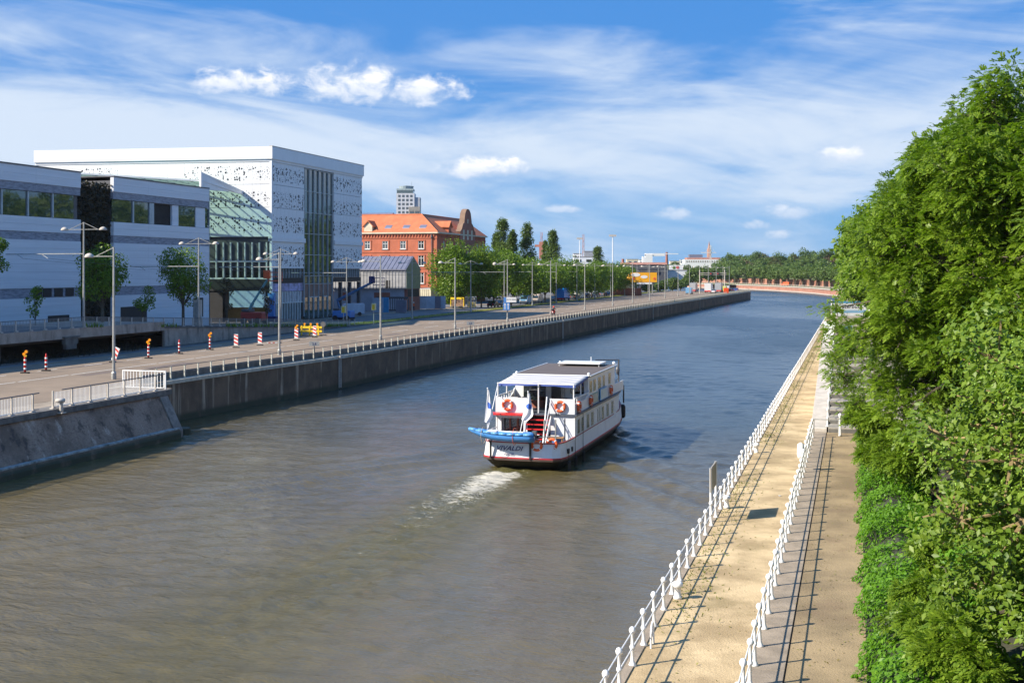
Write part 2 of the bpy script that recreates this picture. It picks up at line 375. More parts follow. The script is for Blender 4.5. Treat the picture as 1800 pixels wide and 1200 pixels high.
# ---- water: fine ripple grid round the boat, plain sheet beyond
SB, TB = 68.9, -19.25                          # stern of the boat
def water():
    s0, s1, t0, t1 = 22.0, 560.0, -53.0, -5.9
    sv = np.concatenate([np.arange(22, 130, .27), np.arange(130, 175, .4), np.arange(175, 560.1, .62)]); ns = len(sv); nt = 150; s1 = sv[-1]
    S, T = np.meshgrid(sv, np.linspace(t0, t1, nt), indexing='ij')
    rng = np.random.default_rng(4)
    Zs = np.zeros_like(S); Zm = np.zeros_like(S)
    for k in range(30):
        L = rng.uniform(.75, 2.0); a = rng.normal(-.5, .85); Zs += .0040*L*np.sin(2*pi/L*(S*cos(a)+T*sin(a))+rng.uniform(0,6.28)+.6*np.sin(S*.11+k)+.6*np.sin(T*.13+k*2))
    for k in range(26):
        L = rng.uniform(2.1, 4.6); a = rng.normal(-.3, .8); Zm += .0048*L*np.sin(2*pi/L*(S*cos(a)+T*sin(a))+rng.uniform(0,6.28)+.6*np.sin(S*.06+k)+.6*np.sin(T*.09+k*2))
    patch = .62+.38*np.sin(S*.10+1.3+T*.05)*np.sin(T*.17+.4+S*.04)
    Z = Zs*patch*np.clip((190-S)/70, 0, 1) + Zm*(.30+.0*S+.10*np.clip((S-55)/110, 0, 1))*(.75+.25*patch)
    xb = (SB+23) - S; yb = np.abs(T-TB)
    for (kk, th, amp, off) in ((2*pi/2.6, radians(52), .12, 1.5), (2*pi/2.2, radians(50), .075, -6)):
        front = (xb+off)*.36
        env = np.exp(-((yb-front)/(1.3+.045*np.maximum(xb, 0)))**2)*(xb > -2)*np.clip(1.2-xb/75, .25, 1)*(S < 130)
        Z += amp*env*np.cos(kk*(xb*cos(th)-yb*sin(th)))
    xs = SB - S
    wk = np.exp(-((T-TB+.5)/(1.8+.07*np.maximum(xs, 0)))**2)*(xs > -1)*np.exp(-np.maximum(xs, 0)/26)
    turb = np.zeros_like(S)
    for k in range(14):
        L = rng.uniform(.6, 1.8); a = rng.uniform(0, 6.28); turb += .022*L*np.sin(2*pi/L*(S*cos(a)+T*sin(a))+rng.uniform(0, 6))
    Z += wk*turb + .12*np.exp(-((xs-3.0)/1.6)**2-((T-TB+.9)/1.3)**2)
    e = np.minimum(np.minimum(S-s0, s1-S), np.minimum(T-t0, (t1-T)*4+3)); Z *= np.clip(e/3.0, 0, 1)
    X = S*SU+T*CU; Y = S*CU-T*SU
    v = np.stack([X, Y, Z], -1).reshape(-1, 3)
    idx = np.arange(ns*nt).reshape(ns, nt)
    f = np.stack([idx[:-1,:-1], idx[:-1,1:], idx[1:,1:], idx[1:,:-1]], -1).reshape(-1, 4)
    ex = [(-400,-600),(3000,-600),(3000,500),(-400,500),(s0,t0),(s1,t0),(s1,t1),(s0,t1)]
    ev = np.array([list(W(a,b,0)) for a, b in ex]); o = len(v)
    v = np.vstack([v, ev]); ef = np.array([(o,o+4,o+5,o+1),(o+1,o+5,o+6,o+2),(o+2,o+6,o+7,o+3),(o+3,o+7,o+4,o)])
    f = np.vstack([f, ef])
    me = bpy.data.meshes.new('canal_water'); me.vertices.add(len(v)); me.vertices.foreach_set('co', v.ravel())
    me.loops.add(f.size); me.loops.foreach_set('vertex_index', f.ravel().astype(np.int32))
    me.polygons.add(len(f)); me.polygons.foreach_set('loop_start', np.arange(0, f.size, 4, dtype=np.int32)); me.polygons.foreach_set('loop_total', np.full(len(f), 4, dtype=np.int32))
    me.update(calc_edges=True); me.polygons.foreach_set('use_smooth', [True]*len(f))
    ctr = TB-.6-.03*np.maximum(xs, 0)
    foam = np.exp(-((T-ctr)/(1.25+.10*np.maximum(xs, 0)))**2)*np.clip((xs-.3)/1.0, 0, 1)*np.exp(-np.maximum(xs-2.5, 0)/11)
    al = me.attributes.new('foam', 'FLOAT', 'POINT'); al.data.foreach_set('value', np.concatenate([foam.ravel(), np.zeros(8)]))
    al = me.attributes.new('wake', 'FLOAT', 'POINT'); al.data.foreach_set('value', np.concatenate([wk.ravel(), np.zeros(8)]))
    m = bpy.data.materials.new('canal_water'); m.use_nodes = True; t = NT(m.node_tree); b = t.n['Principled BSDF']
    pos = t.node('ShaderNodeNewGeometry').outputs['Position']
    q0 = t.node('ShaderNodeVectorRotate', rotation_type='Z_AXIS'); t.l.new(pos, q0.inputs['Vector']); q0.inputs['Angle'].default_value = radians(-74)
    fa = t.node('ShaderNodeAttribute'); fa.attribute_name = 'foam'; wa = t.node('ShaderNodeAttribute'); wa.attribute_name = 'wake'
    lace = t.noise(t.scale(q0.outputs[0], 1.6, .55, 1), 2.6, 9, .75, 1.2)
    fo = t.ramp(t.m('ADD', t.m('MULTIPLY', fa.outputs['Fac'], .62), t.m('MULTIPLY', lace, 1.5)), 1.02, 1.26)
    fo = t.m('MULTIPLY', fo, t.ramp(fa.outputs['Fac'], .01, .12))
    murk_sky = t.mix(t.ramp(t.noise(pos, .05, 3), .3, .7), (.108,.082,.030), (.140,.108,.044))
    murk_sky = t.mix(t.m('MULTIPLY', wa.outputs['Fac'], .8), murk_sky, (.13,.12,.025))
    # silty behind the boat; colour darkened and blued ahead to stand for reflected sky
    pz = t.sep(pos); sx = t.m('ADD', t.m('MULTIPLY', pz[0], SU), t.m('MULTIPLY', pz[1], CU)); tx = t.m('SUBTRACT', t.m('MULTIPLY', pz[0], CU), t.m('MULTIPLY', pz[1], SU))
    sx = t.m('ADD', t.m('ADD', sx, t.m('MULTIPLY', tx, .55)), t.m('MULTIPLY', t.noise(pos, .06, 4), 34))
    murk_sky = t.mix(t.ramp(sx, 58, 118), murk_sky, (.030,.044,.046))
    t.put(b.inputs['Base Color'], t.mix(fo, murk_sky, (.62,.58,.48)))
    ps = t.sep(pos); sa = t.m('ADD', t.m('MULTIPLY', ps[0], SU), t.m('MULTIPLY', ps[1], CU))
    calm = t.noise(t.scale(pos, 1, .4, 1), .028, 3, .5, .6)
    rg = t.m('ADD', t.ramp(sa, 45, 160, .14, .24), t.ramp(calm, .38, .62, -.06, .05))
    t.put(b.inputs['Roughness'], t.m('ADD', rg, t.m('MULTIPLY', fo, .4)))
    b.inputs['IOR'].default_value = 1.55
    # wind ripples: two scales, stretched across the wind, patchy
    q = t.node('ShaderNodeVectorRotate', rotation_type='Z_AXIS'); t.l.new(pos, q.inputs['Vector']); q.inputs['Angle'].default_value = radians(24)
    r1 = t.noise(t.scale(q.outputs[0], .6, 1.3, 1), 1.3, 4, .6, .5)
    r2 = t.noise(t.scale(q.outputs[0], .8, 1.5, 1), 6.5, 3, .6)
    pt = t.ramp(t.noise(t.scale(pos, 1, .35, 1), .035, 3), .35, .65, .55, 1.15)
    h = t.m('MULTIPLY', t.m('ADD', t.m('MULTIPLY', r1, .13), t.m('MULTIPLY', r2, .030)), pt)
    h = t.m('ADD', h, t.m('MULTIPLY', t.m('MULTIPLY', lace, wa.outputs['Fac']), .22))
    bn = t.node('ShaderNodeBump'); bn.inputs['Strength'].default_value = 1.0; bn.inputs['Distance'].default_value = 1.0
    t.put(bn.inputs['Height'], h); t.l.new(bn.outputs[0], b.inputs['Normal'])
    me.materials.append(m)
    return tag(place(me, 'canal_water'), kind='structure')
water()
# canal bed and far plain (one sheet to the horizon, well below the water)
mb = MB(); mb.add([(-6000,-300,-3),(6000,-300,-3),(6000,11000,-3),(-6000,11000,-3)], [(0,1,2,3)]); struct('ground', mb, M['earth'])

# ---- left side: quay level
poly = [(s,t-.35) for s,t in QL] + [(500,-74.4),(76,-74.4)]
sheet('quay_ground', poly, ZR-.05, M['fascia'], -2)
sheet('quay_ground', [(10,-48.3),(76.4,-48.3),(76.4,-74.4),(10,-74.4)], ZR-.05, M['fascia'], 0.5)
# carriageway
rd = [(10,-51.2),(79,-51.2)]+[(s, t-1.6) for s,t in QL[2:]]
sheet('road', rd+[(500,-72.7),(10,-72.7)], ZR, M['asphalt'])
sheet('road_gutter', [(10,-72.7),(500,-72.7),(500,-74.35),(10,-74.35)], ZR+.0, M['asphalt2'])
sheet('quay_walk', [(10,-48.2),(77.5,-48.2),(77.5,-51.1),(10,-51.1)], ZR+.004, M['slab'])
# road markings
mk = MB()
def dash(s0, s1, t, wd=.16, z=ZR+.006):
    P = [W(s0,t-wd/2,z), W(s1,t-wd/2,z), W(s1,t+wd/2,z), W(s0,t+wd/2,z)]; mk.add(P, [(0,1,2,3)])
s = 20
while s < 490:
    if s < 125 or (s % 13) < 7: dash(s, s+6.2, -62.4, .17)
    s += 6.5
s = 22
while s < 480: dash(s, s+2.6, -67.2, .16); s += 6.5
s = 26
while s < 480: dash(s, s+3.0, -57.2 if s > 150 else -70.6, .14); s += 9.5
struct('road_markings', mk, M['paint'])
rp = random.Random(8)
pch = MB()
for k in range(16):
    s = rp.uniform(70, 300); t = rp.uniform(-71, -56); l_ = rp.uniform(2, 9); w_ = rp.uniform(.6, 1.6)
    pch.add([W(s,t,ZR+.004), W(s+l_,t,ZR+.004), W(s+l_,t+w_,ZR+.004), W(s,t+w_,ZR+.004)], [(0,1,2,3)])
for k in range(7):
    s = rp.uniform(60, 260); t = rp.choice([-53.6,-65,-72.2]); pch.add([W(s+.35*cos(a*.785), t+.35*sin(a*.785), ZR+.0085) for a in range(8)], [tuple(range(8))])
struct('road_patches', pch, mat('asphalt_repair', (.15,.115,.095), .9, var=.2, vs=1.5))
# kerbs
kb = MB()
def kerbline(mb, pts, wd, z0, z1):
    for (a, b) in zip(pts[:-1], pts[1:]):
        P = [W(a[0],a[1]-wd/2), W(b[0],b[1]-wd/2), W(b[0],b[1]+wd/2), W(a[0],a[1]+wd/2)]
        mb.prism([(p.x,p.y) for p in P], z0, z1)
kerbline(kb, [(10,-74.3),(167,-74.3)], .25, 3.2, ZR+.13)
kerbline(kb, [(168,-74.3),(500,-74.3)], .25, 3.2, ZR+.15)
struct('kerb', kb, M['parapet'])

# ---- upper ground behind
SS = [-60, 20, 60, 104, 118, 130, 142, 155, 168]
mb = MB()
for a, b in zip(SS[:-1], SS[1:]):
    za, zb = zup(a), zup(b)
    P = [W(a,-74.6,za), W(b,-74.6,zb), W(b,-420,zb), W(a,-420,za)]
    mb.add(P, [(0,1,2,3)])
struct('upper_avenue', mb, M['asphalt2'])
sheet('upper_ground', [(168,-74.45),(500,-74.45),(640,-420),(640,-900),(168,-900)], ZR+.05, M['asphalt2'], -2)
# sunlit street lanes of the avenue beyond the verge and its grass strip
mb = MB()
def strip(mb, s0, s1, ta, tb, z):
    P = [W(s0,ta,z), W(s1,ta,z), W(s1,tb,z), W(s0,tb,z)]; mb.add(P, [(0,1,2,3)])
strip(mb, 168, 498, -78.2, -88.5, ZR+.058)
struct('side_road', mb, M['asphalt2'])
mb = MB()
for a, b in ((170,200),(200,262),(262,330),(330,420),(420,495)):
    P = [W(a,-74.6,0), W(b-1.5,-74.6,0), W(b-3,-77.3,0), W(a+1,-77.6,0)]; mb.prism([(p.x,p.y) for p in P], ZR, ZR+.17)
struct('verge', mb, M['verge'])
mb = MB(); strip(mb, 168, 498, -77.8, -78.2, ZR+.12); strip(mb, 168, 498, -88.5, -91.2, ZR+.11); struct('pavement', mb, M['slab'])
def tufts(name, pts, n, h, m, sd, spread=.5):
    rng = np.random.default_rng(sd); mb = MB()
    for i in range(n):
        a = pts[rng.integers(len(pts))]; p = Vector(a)+Vector((rng.normal(0,spread), rng.normal(0,spread), 0))
        for k in range(3):
            an = rng.uniform(0,6.28); d = Vector((cos(an), sin(an), 0))*h*.35; q = Vector((-sin(an), cos(an), 0))*h*.09
            hh = h*rng.uniform(.6,1.3); mb.add([p-q, p+q, p+d+Vector((0,0,hh))], [(0,1,2)])
    return tag(mb.build(name, m), 'tufts of grass and weeds', None, None, 'stuff')
vp = [W(s, t, ZR+.16) for s in np.arange(171, 490, .8) for t in (-74.9,-75.8,-76.7)]
tag(tufts('grass', vp, 5200, .22, leafmat('verge_blades', (.12,.15,.015), (.30,.30,.03), .3), 2, .3), 'yellow green grass growing on the verge between the two roads', 'grass')
wp = [W(s, -74.0 - .1*(k%2), zup(s)-.0) for k, s in enumerate(list(np.arange(106,112,.4))+list(np.arange(119,123,.4))+list(np.arange(128,166,.5)))]
tag(tufts('weeds', [W(s,-74.5,zup(s)) for s in list(np.arange(104,107,.5))+list(np.arange(117,121,.4))+list(np.arange(132,168,.4))], 420, .5, M['leaf_street'], 3, .25), 'green weeds sprouting along the top of the ramp wall', 'weeds')
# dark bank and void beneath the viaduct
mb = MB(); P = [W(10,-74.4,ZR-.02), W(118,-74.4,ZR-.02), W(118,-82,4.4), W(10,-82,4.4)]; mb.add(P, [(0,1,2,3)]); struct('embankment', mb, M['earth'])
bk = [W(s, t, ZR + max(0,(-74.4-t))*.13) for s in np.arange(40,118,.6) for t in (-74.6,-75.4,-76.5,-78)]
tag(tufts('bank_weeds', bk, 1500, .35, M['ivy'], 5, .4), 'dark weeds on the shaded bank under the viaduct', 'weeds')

# viaduct: slab, fascia panels, beam, pier, back wall
vd = thing('viaduct', 'grey stained concrete viaduct edge carrying the upper avenue above the dark gap', 'viaduct', W(0,-74.5,0))
def L(s, t): return (t+74.5, s)       # local xy in that frame
for i, s in enumerate(np.arange(20, 118, 9.8)):
    z = 6.25
    box('fascia_panel', M['fascia'], vd, -.18, .12, s+.02, s+9.78, z-.98, z)
box('deck_slab', M['fascia'], vd, -12, -.19, 10, 118, 5.6, 6.2)
mb = MB(); mb.prismy([(-2.2,5.6),(-.25,5.6),(-.25,5.3),(-.9,4.95),(-2.2,4.8)], 10, 118); mb.build('edge_beam', mat('brown_beam', (.11,.085,.065), .9, var=.2), vd)
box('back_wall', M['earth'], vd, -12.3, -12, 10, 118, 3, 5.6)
for s in (101.3,):
    mb = MB(); mb.box(-.1,.34,s-1.1,s+.9,4.75,5.35); mb.box(-.1,.30,s-.9,s+.7,4.25,4.75); mb.box(.1,.44,s-1.3,s+1.1,5.35,5.5); mb.build('lamp_bracket', M['parapet'], vd)
for s in (92, 60):
    box('pier', M['parapet'], vd, -3.2, -1.6, s, s+1.4, 3.3, 5.0)
rw = thing('retaining_wall', 'stained grey ramp wall sinking towards the grass verge', 'wall', W(118,-74.5,0))
sg = [118,124,130,136,142,148,154,160,166,169]
for a, b in zip(sg[:-1], sg[1:]):
    mb = MB(); mb.prismx([(a-118+.015,3.2),(b-118-.015,3.2),(b-118-.015,zup(b)-.02),(a-118+.015,zup(a)-.02)], -.2, .1); mb.build('wall_panel', M['fascia'], rw)
mb = MB()
for a, b in zip(sg[:-1], sg[1:]):
    mb.prismx([(a-118,zup(a)-.1),(b-118,zup(b)-.1),(b-118,zup(b)+.08),(a-118,zup(a)+.08)], -.3, .18)
mb.build('coping', M['parapet'], rw)

# upper railing
rl = thing('railing', 'grey steel railing along the top of the viaduct and ramp wall', 'railing', W(0,-74.6,0))
pm = MB().box(-.05,.05,-.05,.05,0,1.05).box(-.09,.2,-.14,.14,0,.12).mesh('post', M['stone'])
for s in np.arange(30, 172, 2.05): place(pm, 'post', rl, (0, s, zup(s)+.02))
mb = MB()
pts = list(np.arange(28, 172, 2.05))
for a, b in zip(pts[:-1], pts[1:]):
    for zz, r in ((1.05,.035),(.12,.03)): mb.cyl((0,a,zup(a)+zz),(0,b,zup(b)+zz),r,n=5)
mb.build('rail', M['dgrey'], rl)
mb = MB()
for s in np.arange(60, 170, .205): mb.box(-.012,.012,s-.02,s+.02,zup(s)+.12,zup(s)+1.03)
tag(mb.build('balusters', M['mesh'], rl), kind='stuff')

# ---- left quay wall (concrete, far) in panels, with coping
qw = thing('quay_wall', 'dark streaked concrete quay wall running along the far side of the canal', 'quay wall', W(0,0,0))
s = 76.0
while s < 499:
    e = min(s+8.2, 500); g = .02
    a, b = (ql(s+g), ql(e-g))
    mb = MB(); mb.add([(a,s+g,-1.5),(b,e-g,-1.5),(b,e-g,3.08),(a,s+g,3.08),(a-.6,s+g,-1.5),(b-.6,e-g,-1.5),(b-.6,e-g,3.08),(a-.6,s+g,3.08)],
        [(0,1,2,3),(4,7,6,5),(3,2,6,7),(0,3,7,4),(1,5,6,2)])
    mb.build('wall_panel', M['quay'], qw)
    s = e
s = 76.0
while s < 499:
    e = min(s+4.1, 500); a, b = ql(s), ql(e)
    mb = MB(); mb.add([(a+.12,s+.01,3.05),(b+.12,e-.01,3.05),(b+.12,e-.01,3.33),(a+.12,s+.01,3.33),(a-.75,s+.01,3.05),(b-.75,e-.01,3.05),(b-.75,e-.01,3.36),(a-.75,s+.01,3.36)],
        [(0,1,2,3),(4,7,6,5),(3,2,6,7),(0,3,7,4),(1,5,6,2),(0,4,5,1)])
    mb.build('coping_stone', M['coping'], qw); s = e
mb = MB()
ss = list(np.arange(80, 500, 10))+[500]
for a, b in zip(ss[:-1], ss[1:]):
    ta, tb = ql(a)-.62, ql(b)-.62
    mb.add([(ta,a,3.3),(tb,b,3.3),(tb,b,3.93),(ta,a,3.93),(ta-.2,a,3.3),(tb-.2,b,3.3),(tb-.2,b,3.93),(ta-.2,a,3.93)], [(0,1,2,3),(4,7,6,5),(3,2,6,7)])
mb.build('parapet', M['parapet'], qw)
mb = MB(); mb.add([(ql(499.9)+.02,500,-1.5),(-140,500,-1.5),(-140,500,3.3),(ql(499.9)+.02,500,3.3)], [(0,1,2,3)]); mb.build('end_wall', M['quay'], qw)
# ladders / gauge boards on the wall
def ladder(s, lab):
    t = thing('wall_ladder', lab, 'ladder', W(s, ql(s)+.1, 0), -A, 'steel ladders down the quay wall')
    mb = MB()
    for y in (-.22,.22): mb.box(0,.1,y-.04,y+.04,.15,3.3)
    mb.build('stile', M['stone'], t)
    for k in range(11): box('rung', M['grey'], t, .02,.07,-.17,.17,.3+k*.25,.34+k*.25)
    box('ladder_head', M['stone'], t, .11,.2,-.28,.28,3.1,3.4)
for px_, lab in ((585,'pale ladder on the dark quay wall nearest the old masonry corner'),(988,'pale ladder on the quay wall below the motorcyclist'),(1145,'third pale ladder along the quay wall beyond the boat'),(1228,'fourth small ladder near the far end of the quay wall')):
    Lg = {585:53.0,988:51.0,1145:49.5,1228:47.6}[px_]; Y = 2100*Lg/(1505-px_); s, t = ST(ray(px_, Y)); ladder(s, lab)

# ---- near old masonry wall with battered face, ledge and capping
ow = thing('old_quay_wall', 'battered old masonry quay wall with pale ledge at the water', 'quay wall', W(0,0,0))
def seg(name, prof, s0, s1, m):  # prof (t,z)
    n = len(prof); mb = MB(); mb.add([(p[0],s0,p[1]) for p in prof]+[(p[0],s1,p[1]) for p in prof],
        [tuple(range(n)), tuple(range(2*n-1,n-1,-1))]+[(i,(i+1)%n,n+(i+1)%n,n+i) for i in range(n)]); return mb.build(name, m, ow)
for a in np.arange(21, 75, 11.0):
    seg('wall_bay', [(-47.95,2.95),(-46.85,.72),(-46.85,-1),(-52,-1),(-52,2.95)], a+.01, min(a+10.99, 75.3), M['quayold'])
seg('lower_face', [(-46.83,.6),(-46.62,.58),(-46.5,.3),(-46.5,-1),(-46.83,-1)], 20, 75.9, M['quayold'])
seg('ledge', [(-46.85,.74),(-46.58,.70),(-46.58,.60),(-46.85,.61)], 20, 75.9, mat('pale_ledge', (.33,.34,.33), .8, var=.35, vs=2.5, dirt=((.06,.06,.03), 1.0, .8)))
seg('corner_pier', [(-47.85,2.95),(-46.6,.5),(-46.6,-1),(-52,-1),(-52,2.95)], 75.3, 76.3, mat('corner_stone', (.24,.20,.17), .85, var=.3, vs=2))
for a in np.arange(20, 77, 3.8):
    seg('capping_stone', [(-47.8,3.0),(-47.8,3.36),(-49.2,3.36),(-49.2,3.0)], a+.01, min(a+3.79,76.8), mat('capping', (.15,.14,.13), .9, var=.3, vs=2) if a == 20 else bpy.data.materials['capping'])
mb = MB(); mb.cyl((-47.6,77.6,-1),(-47.6,77.6,.45),.8,.75,n=14); mb.box(-52,-47.4,76.6,78.2,-1,.4); mb.build('footing', M['quayold'], ow, bevel=.05)

# near white railing with balusters
nr = thing('railing', 'white steel railing with close balusters on the old masonry quay wall', 'railing', W(0,-48.15,ZR))
hb = []
for s0 in np.arange(22.0, 76.2, 1.9):
    hb.append(s0)
pm = MB().box(-.045,.045,-.045,.045,0,1.12).box(-.12,.12,-.17,.17,0,.07).box(-.05,.09,-.06,.06,.07,.2).mesh('post', M['stone'])
bal = MB()
for k in range(13): bal.box(-.012,.012,.1+k*.132,.128+k*.132,.14,1.04)
bal.box(-.02,.02,.05,1.85,.10,.15)
balm = bal.mesh('baluster_panel', M['white'])
gap = 63.6
for s0 in hb:
    place(pm, 'post', nr, (0, s0, 0))
    if s0+1.9 < 77 and not (s0 < gap < s0+1.9): place(balm, 'baluster_panel', nr, (0, s0, 0))
mb = MB(); mb.cyl((0,22,1.12),(0,gap-1.1,1.12),.035,n=6); mb.cyl((0,gap+1.1,1.12),(0,76.4,1.12),.035,n=6); mb.cyl((0,22,.12),(0,gap-1.1,.12),.02,n=5); mb.cyl((0,gap+1.1,.12),(0,76.4,.12),.02,n=5)
mb.build('handrail', M['dgrey'], nr)
gt = thing('end_gate', 'small white barred gate closing the end of the near railing', 'gate', W(76.7,-48.3,ZR))
mb = MB()
for k in range(14): mb.box(-3.4+k*.25,-3.36+k*.25,-.02,.02,.1,1.25)
mb.build('bars', M['white'], gt); mb = MB(); mb.box(-3.5,0,-.04,.04,1.25,1.33); mb.box(-3.5,0,-.04,.04,.05,.12); mb.box(-3.56,-3.48,-.05,.05,0,1.33); mb.box(-.04,.06,-.05,.05,0,1.33); mb.build('frame', M['white'], gt)
bd = thing('mooring_bollard', 'white mushroom-headed bollard bracketed to the wall edge in the railing gap', 'bollard', W(64.0,-47.75,ZR-.28)); bd.scale = (.52,.52,.52)
mb = MB(); mb.box(-.1,.55,-.45,.45,0,.12); mb.build('bracket', M['stone'], bd)
MB().lathe([(.28,0),(.24,.3),(.2,1.0),(.24,1.15)], (.15,0,.12), 14).build('stem', M['stone'], bd, True)
MB().lathe([(.2,0),(.5,.08),(.62,.28),(.5,.5),(.2,.58)], (.0,0,1.25), 16).build('cap', M['stone'], bd, True)

# far quay railing with posts
fr = thing('railing', 'long grey and pale two-rail railing on the far quay coping', 'railing', W(0,0,3.33))
pm = MB().box(-.05,.05,-.045,.045,0,1.1).box(-.12,.1,-.12,.12,0,.06).box(-.06,.06,-.055,.055,.5,.6).mesh('post', mat('post_paint', (.50,.49,.42), .5))
ps = list(np.arange(79.4, 500, 1.92))
for s in ps: place(pm, 'post', fr, (ql(s)-.18, s, 0))
mb = MB()
for a, b in zip(ps[:-1], ps[1:]):
    for zz in (1.08,.55): mb.cyl((ql(a)-.18,a,zz),(ql(b)-.18,b,zz),.028,n=5)
mb.build('rail', M['dgrey'], fr)

# ---- right side: towpath
sheet('towpath', [(5,-5.85),(545,-5.85),(545,-2.7),(5,-2.7)], 1.5, M['sand'], -2)
sheet('dirt_path', [(5,-1.73),(86,-1.73),(86,.3),(5,.3)], 1.5, M['dirt'], -2)
sheet('path_base', [(5,-2.7),(86,-2.7),(86,-1.73),(5,-1.73)], 1.44, M['black'], -2)
kf = thing('kerb_strip', 'grey brown concrete slab strip under the inner white railing', 'kerb', W(0,-2.7,1.5))
for s in np.arange(20, 79.5, 2.0): box('slab', M['slab'], kf, .0, .93, s+.012, s+1.988, -.3, .03, bevel=.012)
re_ = thing('path_edging', 'stone edging of the towpath on the canal side', 'kerb', W(0,-5.85,1.5))
for s in np.arange(20, 130, 2.5): box('edge_stone', M['slab'], re_, -.02, .22, s+.01, s+2.49, -1.2, .035)
box('edge_stone', M['slab'], re_, -.02, .22, 130, 545, -1.2, .035)
# moss & litter patches
def patchy(name, m, spots, z):
    rng = random.Random(7); mb = MB()
    for (s, t, rs, rt) in spots:
        n = 14; P = []
        for k in range(n):
            a = 2*pi*k/n; q = rng.uniform(.6,1.15); P.append(W(s+rs*q*cos(a), t+rt*q*sin(a), z))
        mb.add(P, [tuple(range(n))])
    return mb
# outer railing posts with ball heads
def white_rail(name, lab, t0, s0, s1, dz, hh, zfun, mids):
    r = thing(name, lab, 'railing', W(0,t0,0))
    k = hh
    prof = [(.11,0),(.11,.03),(.075,.09),(.05,.16),(.045,.5*k-.06),(.075,.5*k-.02),(.075,.5*k+.04),(.045,.5*k+.08),(.04,k-.14),(.085,k-.08),(.095,k-.02),(.06,k+.05),(.001,k+.075)]
    near = MB().lathe(prof, n=12).mesh('post', M['white'], True)
    far = MB().lathe([(.1,0),(.05,.12),(.05,k-.1),(.095,k-.02),(.001,k+.07)], n=6).mesh('post', M['white'], True)
    s = s0; ss = []; rj = random.Random(int(s0*10))
    while s <= s1: ss.append(s); s += dz
    for i, s in enumerate(ss): 
        if i < 290: place(near if s < 120 else far, 'post', r, (rj.uniform(-.012,.012), s+rj.uniform(-.03,.03), zfun(s)-.005)).rotation_euler = (rj.uniform(-.022,.022), rj.uniform(-.022,.022), 0)
    mb = MB()
    for a, b in zip(ss[:-1], ss[1:]):
        for m_ in mids: mb.cyl((0,a,zfun(a)+m_),(0,b,zfun(b)+m_),.02,n=6,cap=False)
    mb.build('rail', M['white'], r); return r
white_rail('railing', 'white ball-headed post railing along the canal edge of the towpath', -5.68, 24.2, 545, 1.80, .98, lambda s: 1.5, (.92,.48))
white_rail('railing', 'white ball-headed post railing on the slab strip beside the dirt path', -2.55, 22.3, 78, 1.66, 1.15, lambda s: 1.53, (1.06,.56))
tg = thing('low_gate', 'low grey bar gate at the foot of the stairs', 'gate', W(78.4,-2.5,1.53))
MB().tube([(0,0,.1),(0,0,1.0),(1.5,0,1.0),(1.5,0,.1)],.03).tube([(0,0,.55),(1.5,0,.55)],.02).build('bar', M['grey'], tg)
MB().lathe([(.12,0),(.08,.1),(.07,1.2),(.12,1.28),(.11,1.36),(.001,1.45)],(1.6,0,0),12).build('post', M['white'], tg, True)

# stone stair rising beside the path with coping blocks
NST = 13; S0, S1, Z1 = 80.0, 108.0, 5.9
st_ = thing('stairs', 'broad worn stone steps rising from the towpath under the trees', 'stairs', W(S0,-2.6,1.5))
for k in range(NST):
    a = (S1-S0)*k/NST; z = (Z1-1.5)*(k+1)/NST
    box('step', M['stepstone'], st_, .95, 9, a+.012, (S1-S0)*(k+1)/NST+.0, z-.9, z, bevel=.02)
    box('riser', M['parapet'], st_, .97, 8.98, a-.012, a+.010, z-.36, z-.09)
cw = thing('coping_wall', 'row of pale stone coping blocks flanking the steps', 'wall', W(S0,-2.6,1.5))
for k in range(15):
    a = 28.0*k/15; b = 28.0*(k+1)/15; za = .25+4.25*a/28; zb = .25+4.25*b/28
    MB().prismx([(a+.02,za-1.6-(za if k > 1 else 0)*.5),(b-.02,zb-1.6-(zb if k > 1 else 0)*.5),(b-.02,zb),(a+.02,za)], -.15, .85).build('coping_block', M['stone'], cw, bevel=.02)
mb = MB(); mb.prismx([(0.3,-1),(28,-1),(28,3.2),(.3,-.9)], .0, .8); mb.build('wall_core', M['slab'], cw)
white_rail('railing', 'white ball-headed post railing climbing beside the stone steps', -1.70, 80.5, 108, 2.1, 1.15, lambda s: 1.75+4.25*(s-80)/28, (1.06,.56))
sheet('upper_quay', [(108,-2.5),(545,-2.5),(545,2.0),(108,2.0)], 5.9, M['slab'], -2)
ar = thing('arched_wall_end', 'white rounded wall end at the top of the stone steps', 'wall', W(108.4,-2.55,5.7))
MB().prismx([(0,-.3),(1.3,-.3),(1.3,1.75),(1.0,1.75),(.55,1.5),(.2,1.0),(0,.3)], -.1, .9).build('wall_end', M['white'], ar, bevel=.04)
wsg = thing('quay_sign', 'white and turquoise boat-stop sign board on a white post above the steps', 'sign', W(111.5,-2.0,5.9), 0)
MB().cyl((0,0,-.1),(0,0,3.4),.08,n=10).cyl((3.4,0,-.1),(3.4,0,3.4),.08,n=10).build('post', M['white'], wsg)
box('board', M['redwhite'], wsg, .1, 3.3, -.03, .03, 2.0, 3.3)
for a, b in ((3.14,3.3),(2.44,2.52),(2.28,2.38)): box('stripe', M['skyblue'], wsg, .1, 3.3, -.036, -.03, a, b)
text('waterbus', 'lettering', M['dgrey'], wsg, (1.5,-.034,2.83), (pi/2,0,0), .5, shear=.2)
bb = thing('blue_board', 'small blue notice board above the top step', 'sign', W(109.6,-1.2,5.9), 0)
box('board', M['blue'], bb, 0, 1.0, -.03, .03, .35, 1.25); MB().box(-.06,0,-.04,.04,0,1.35).box(1.0,1.06,-.04,.04,0,1.35).build('frame', M['white'], bb)

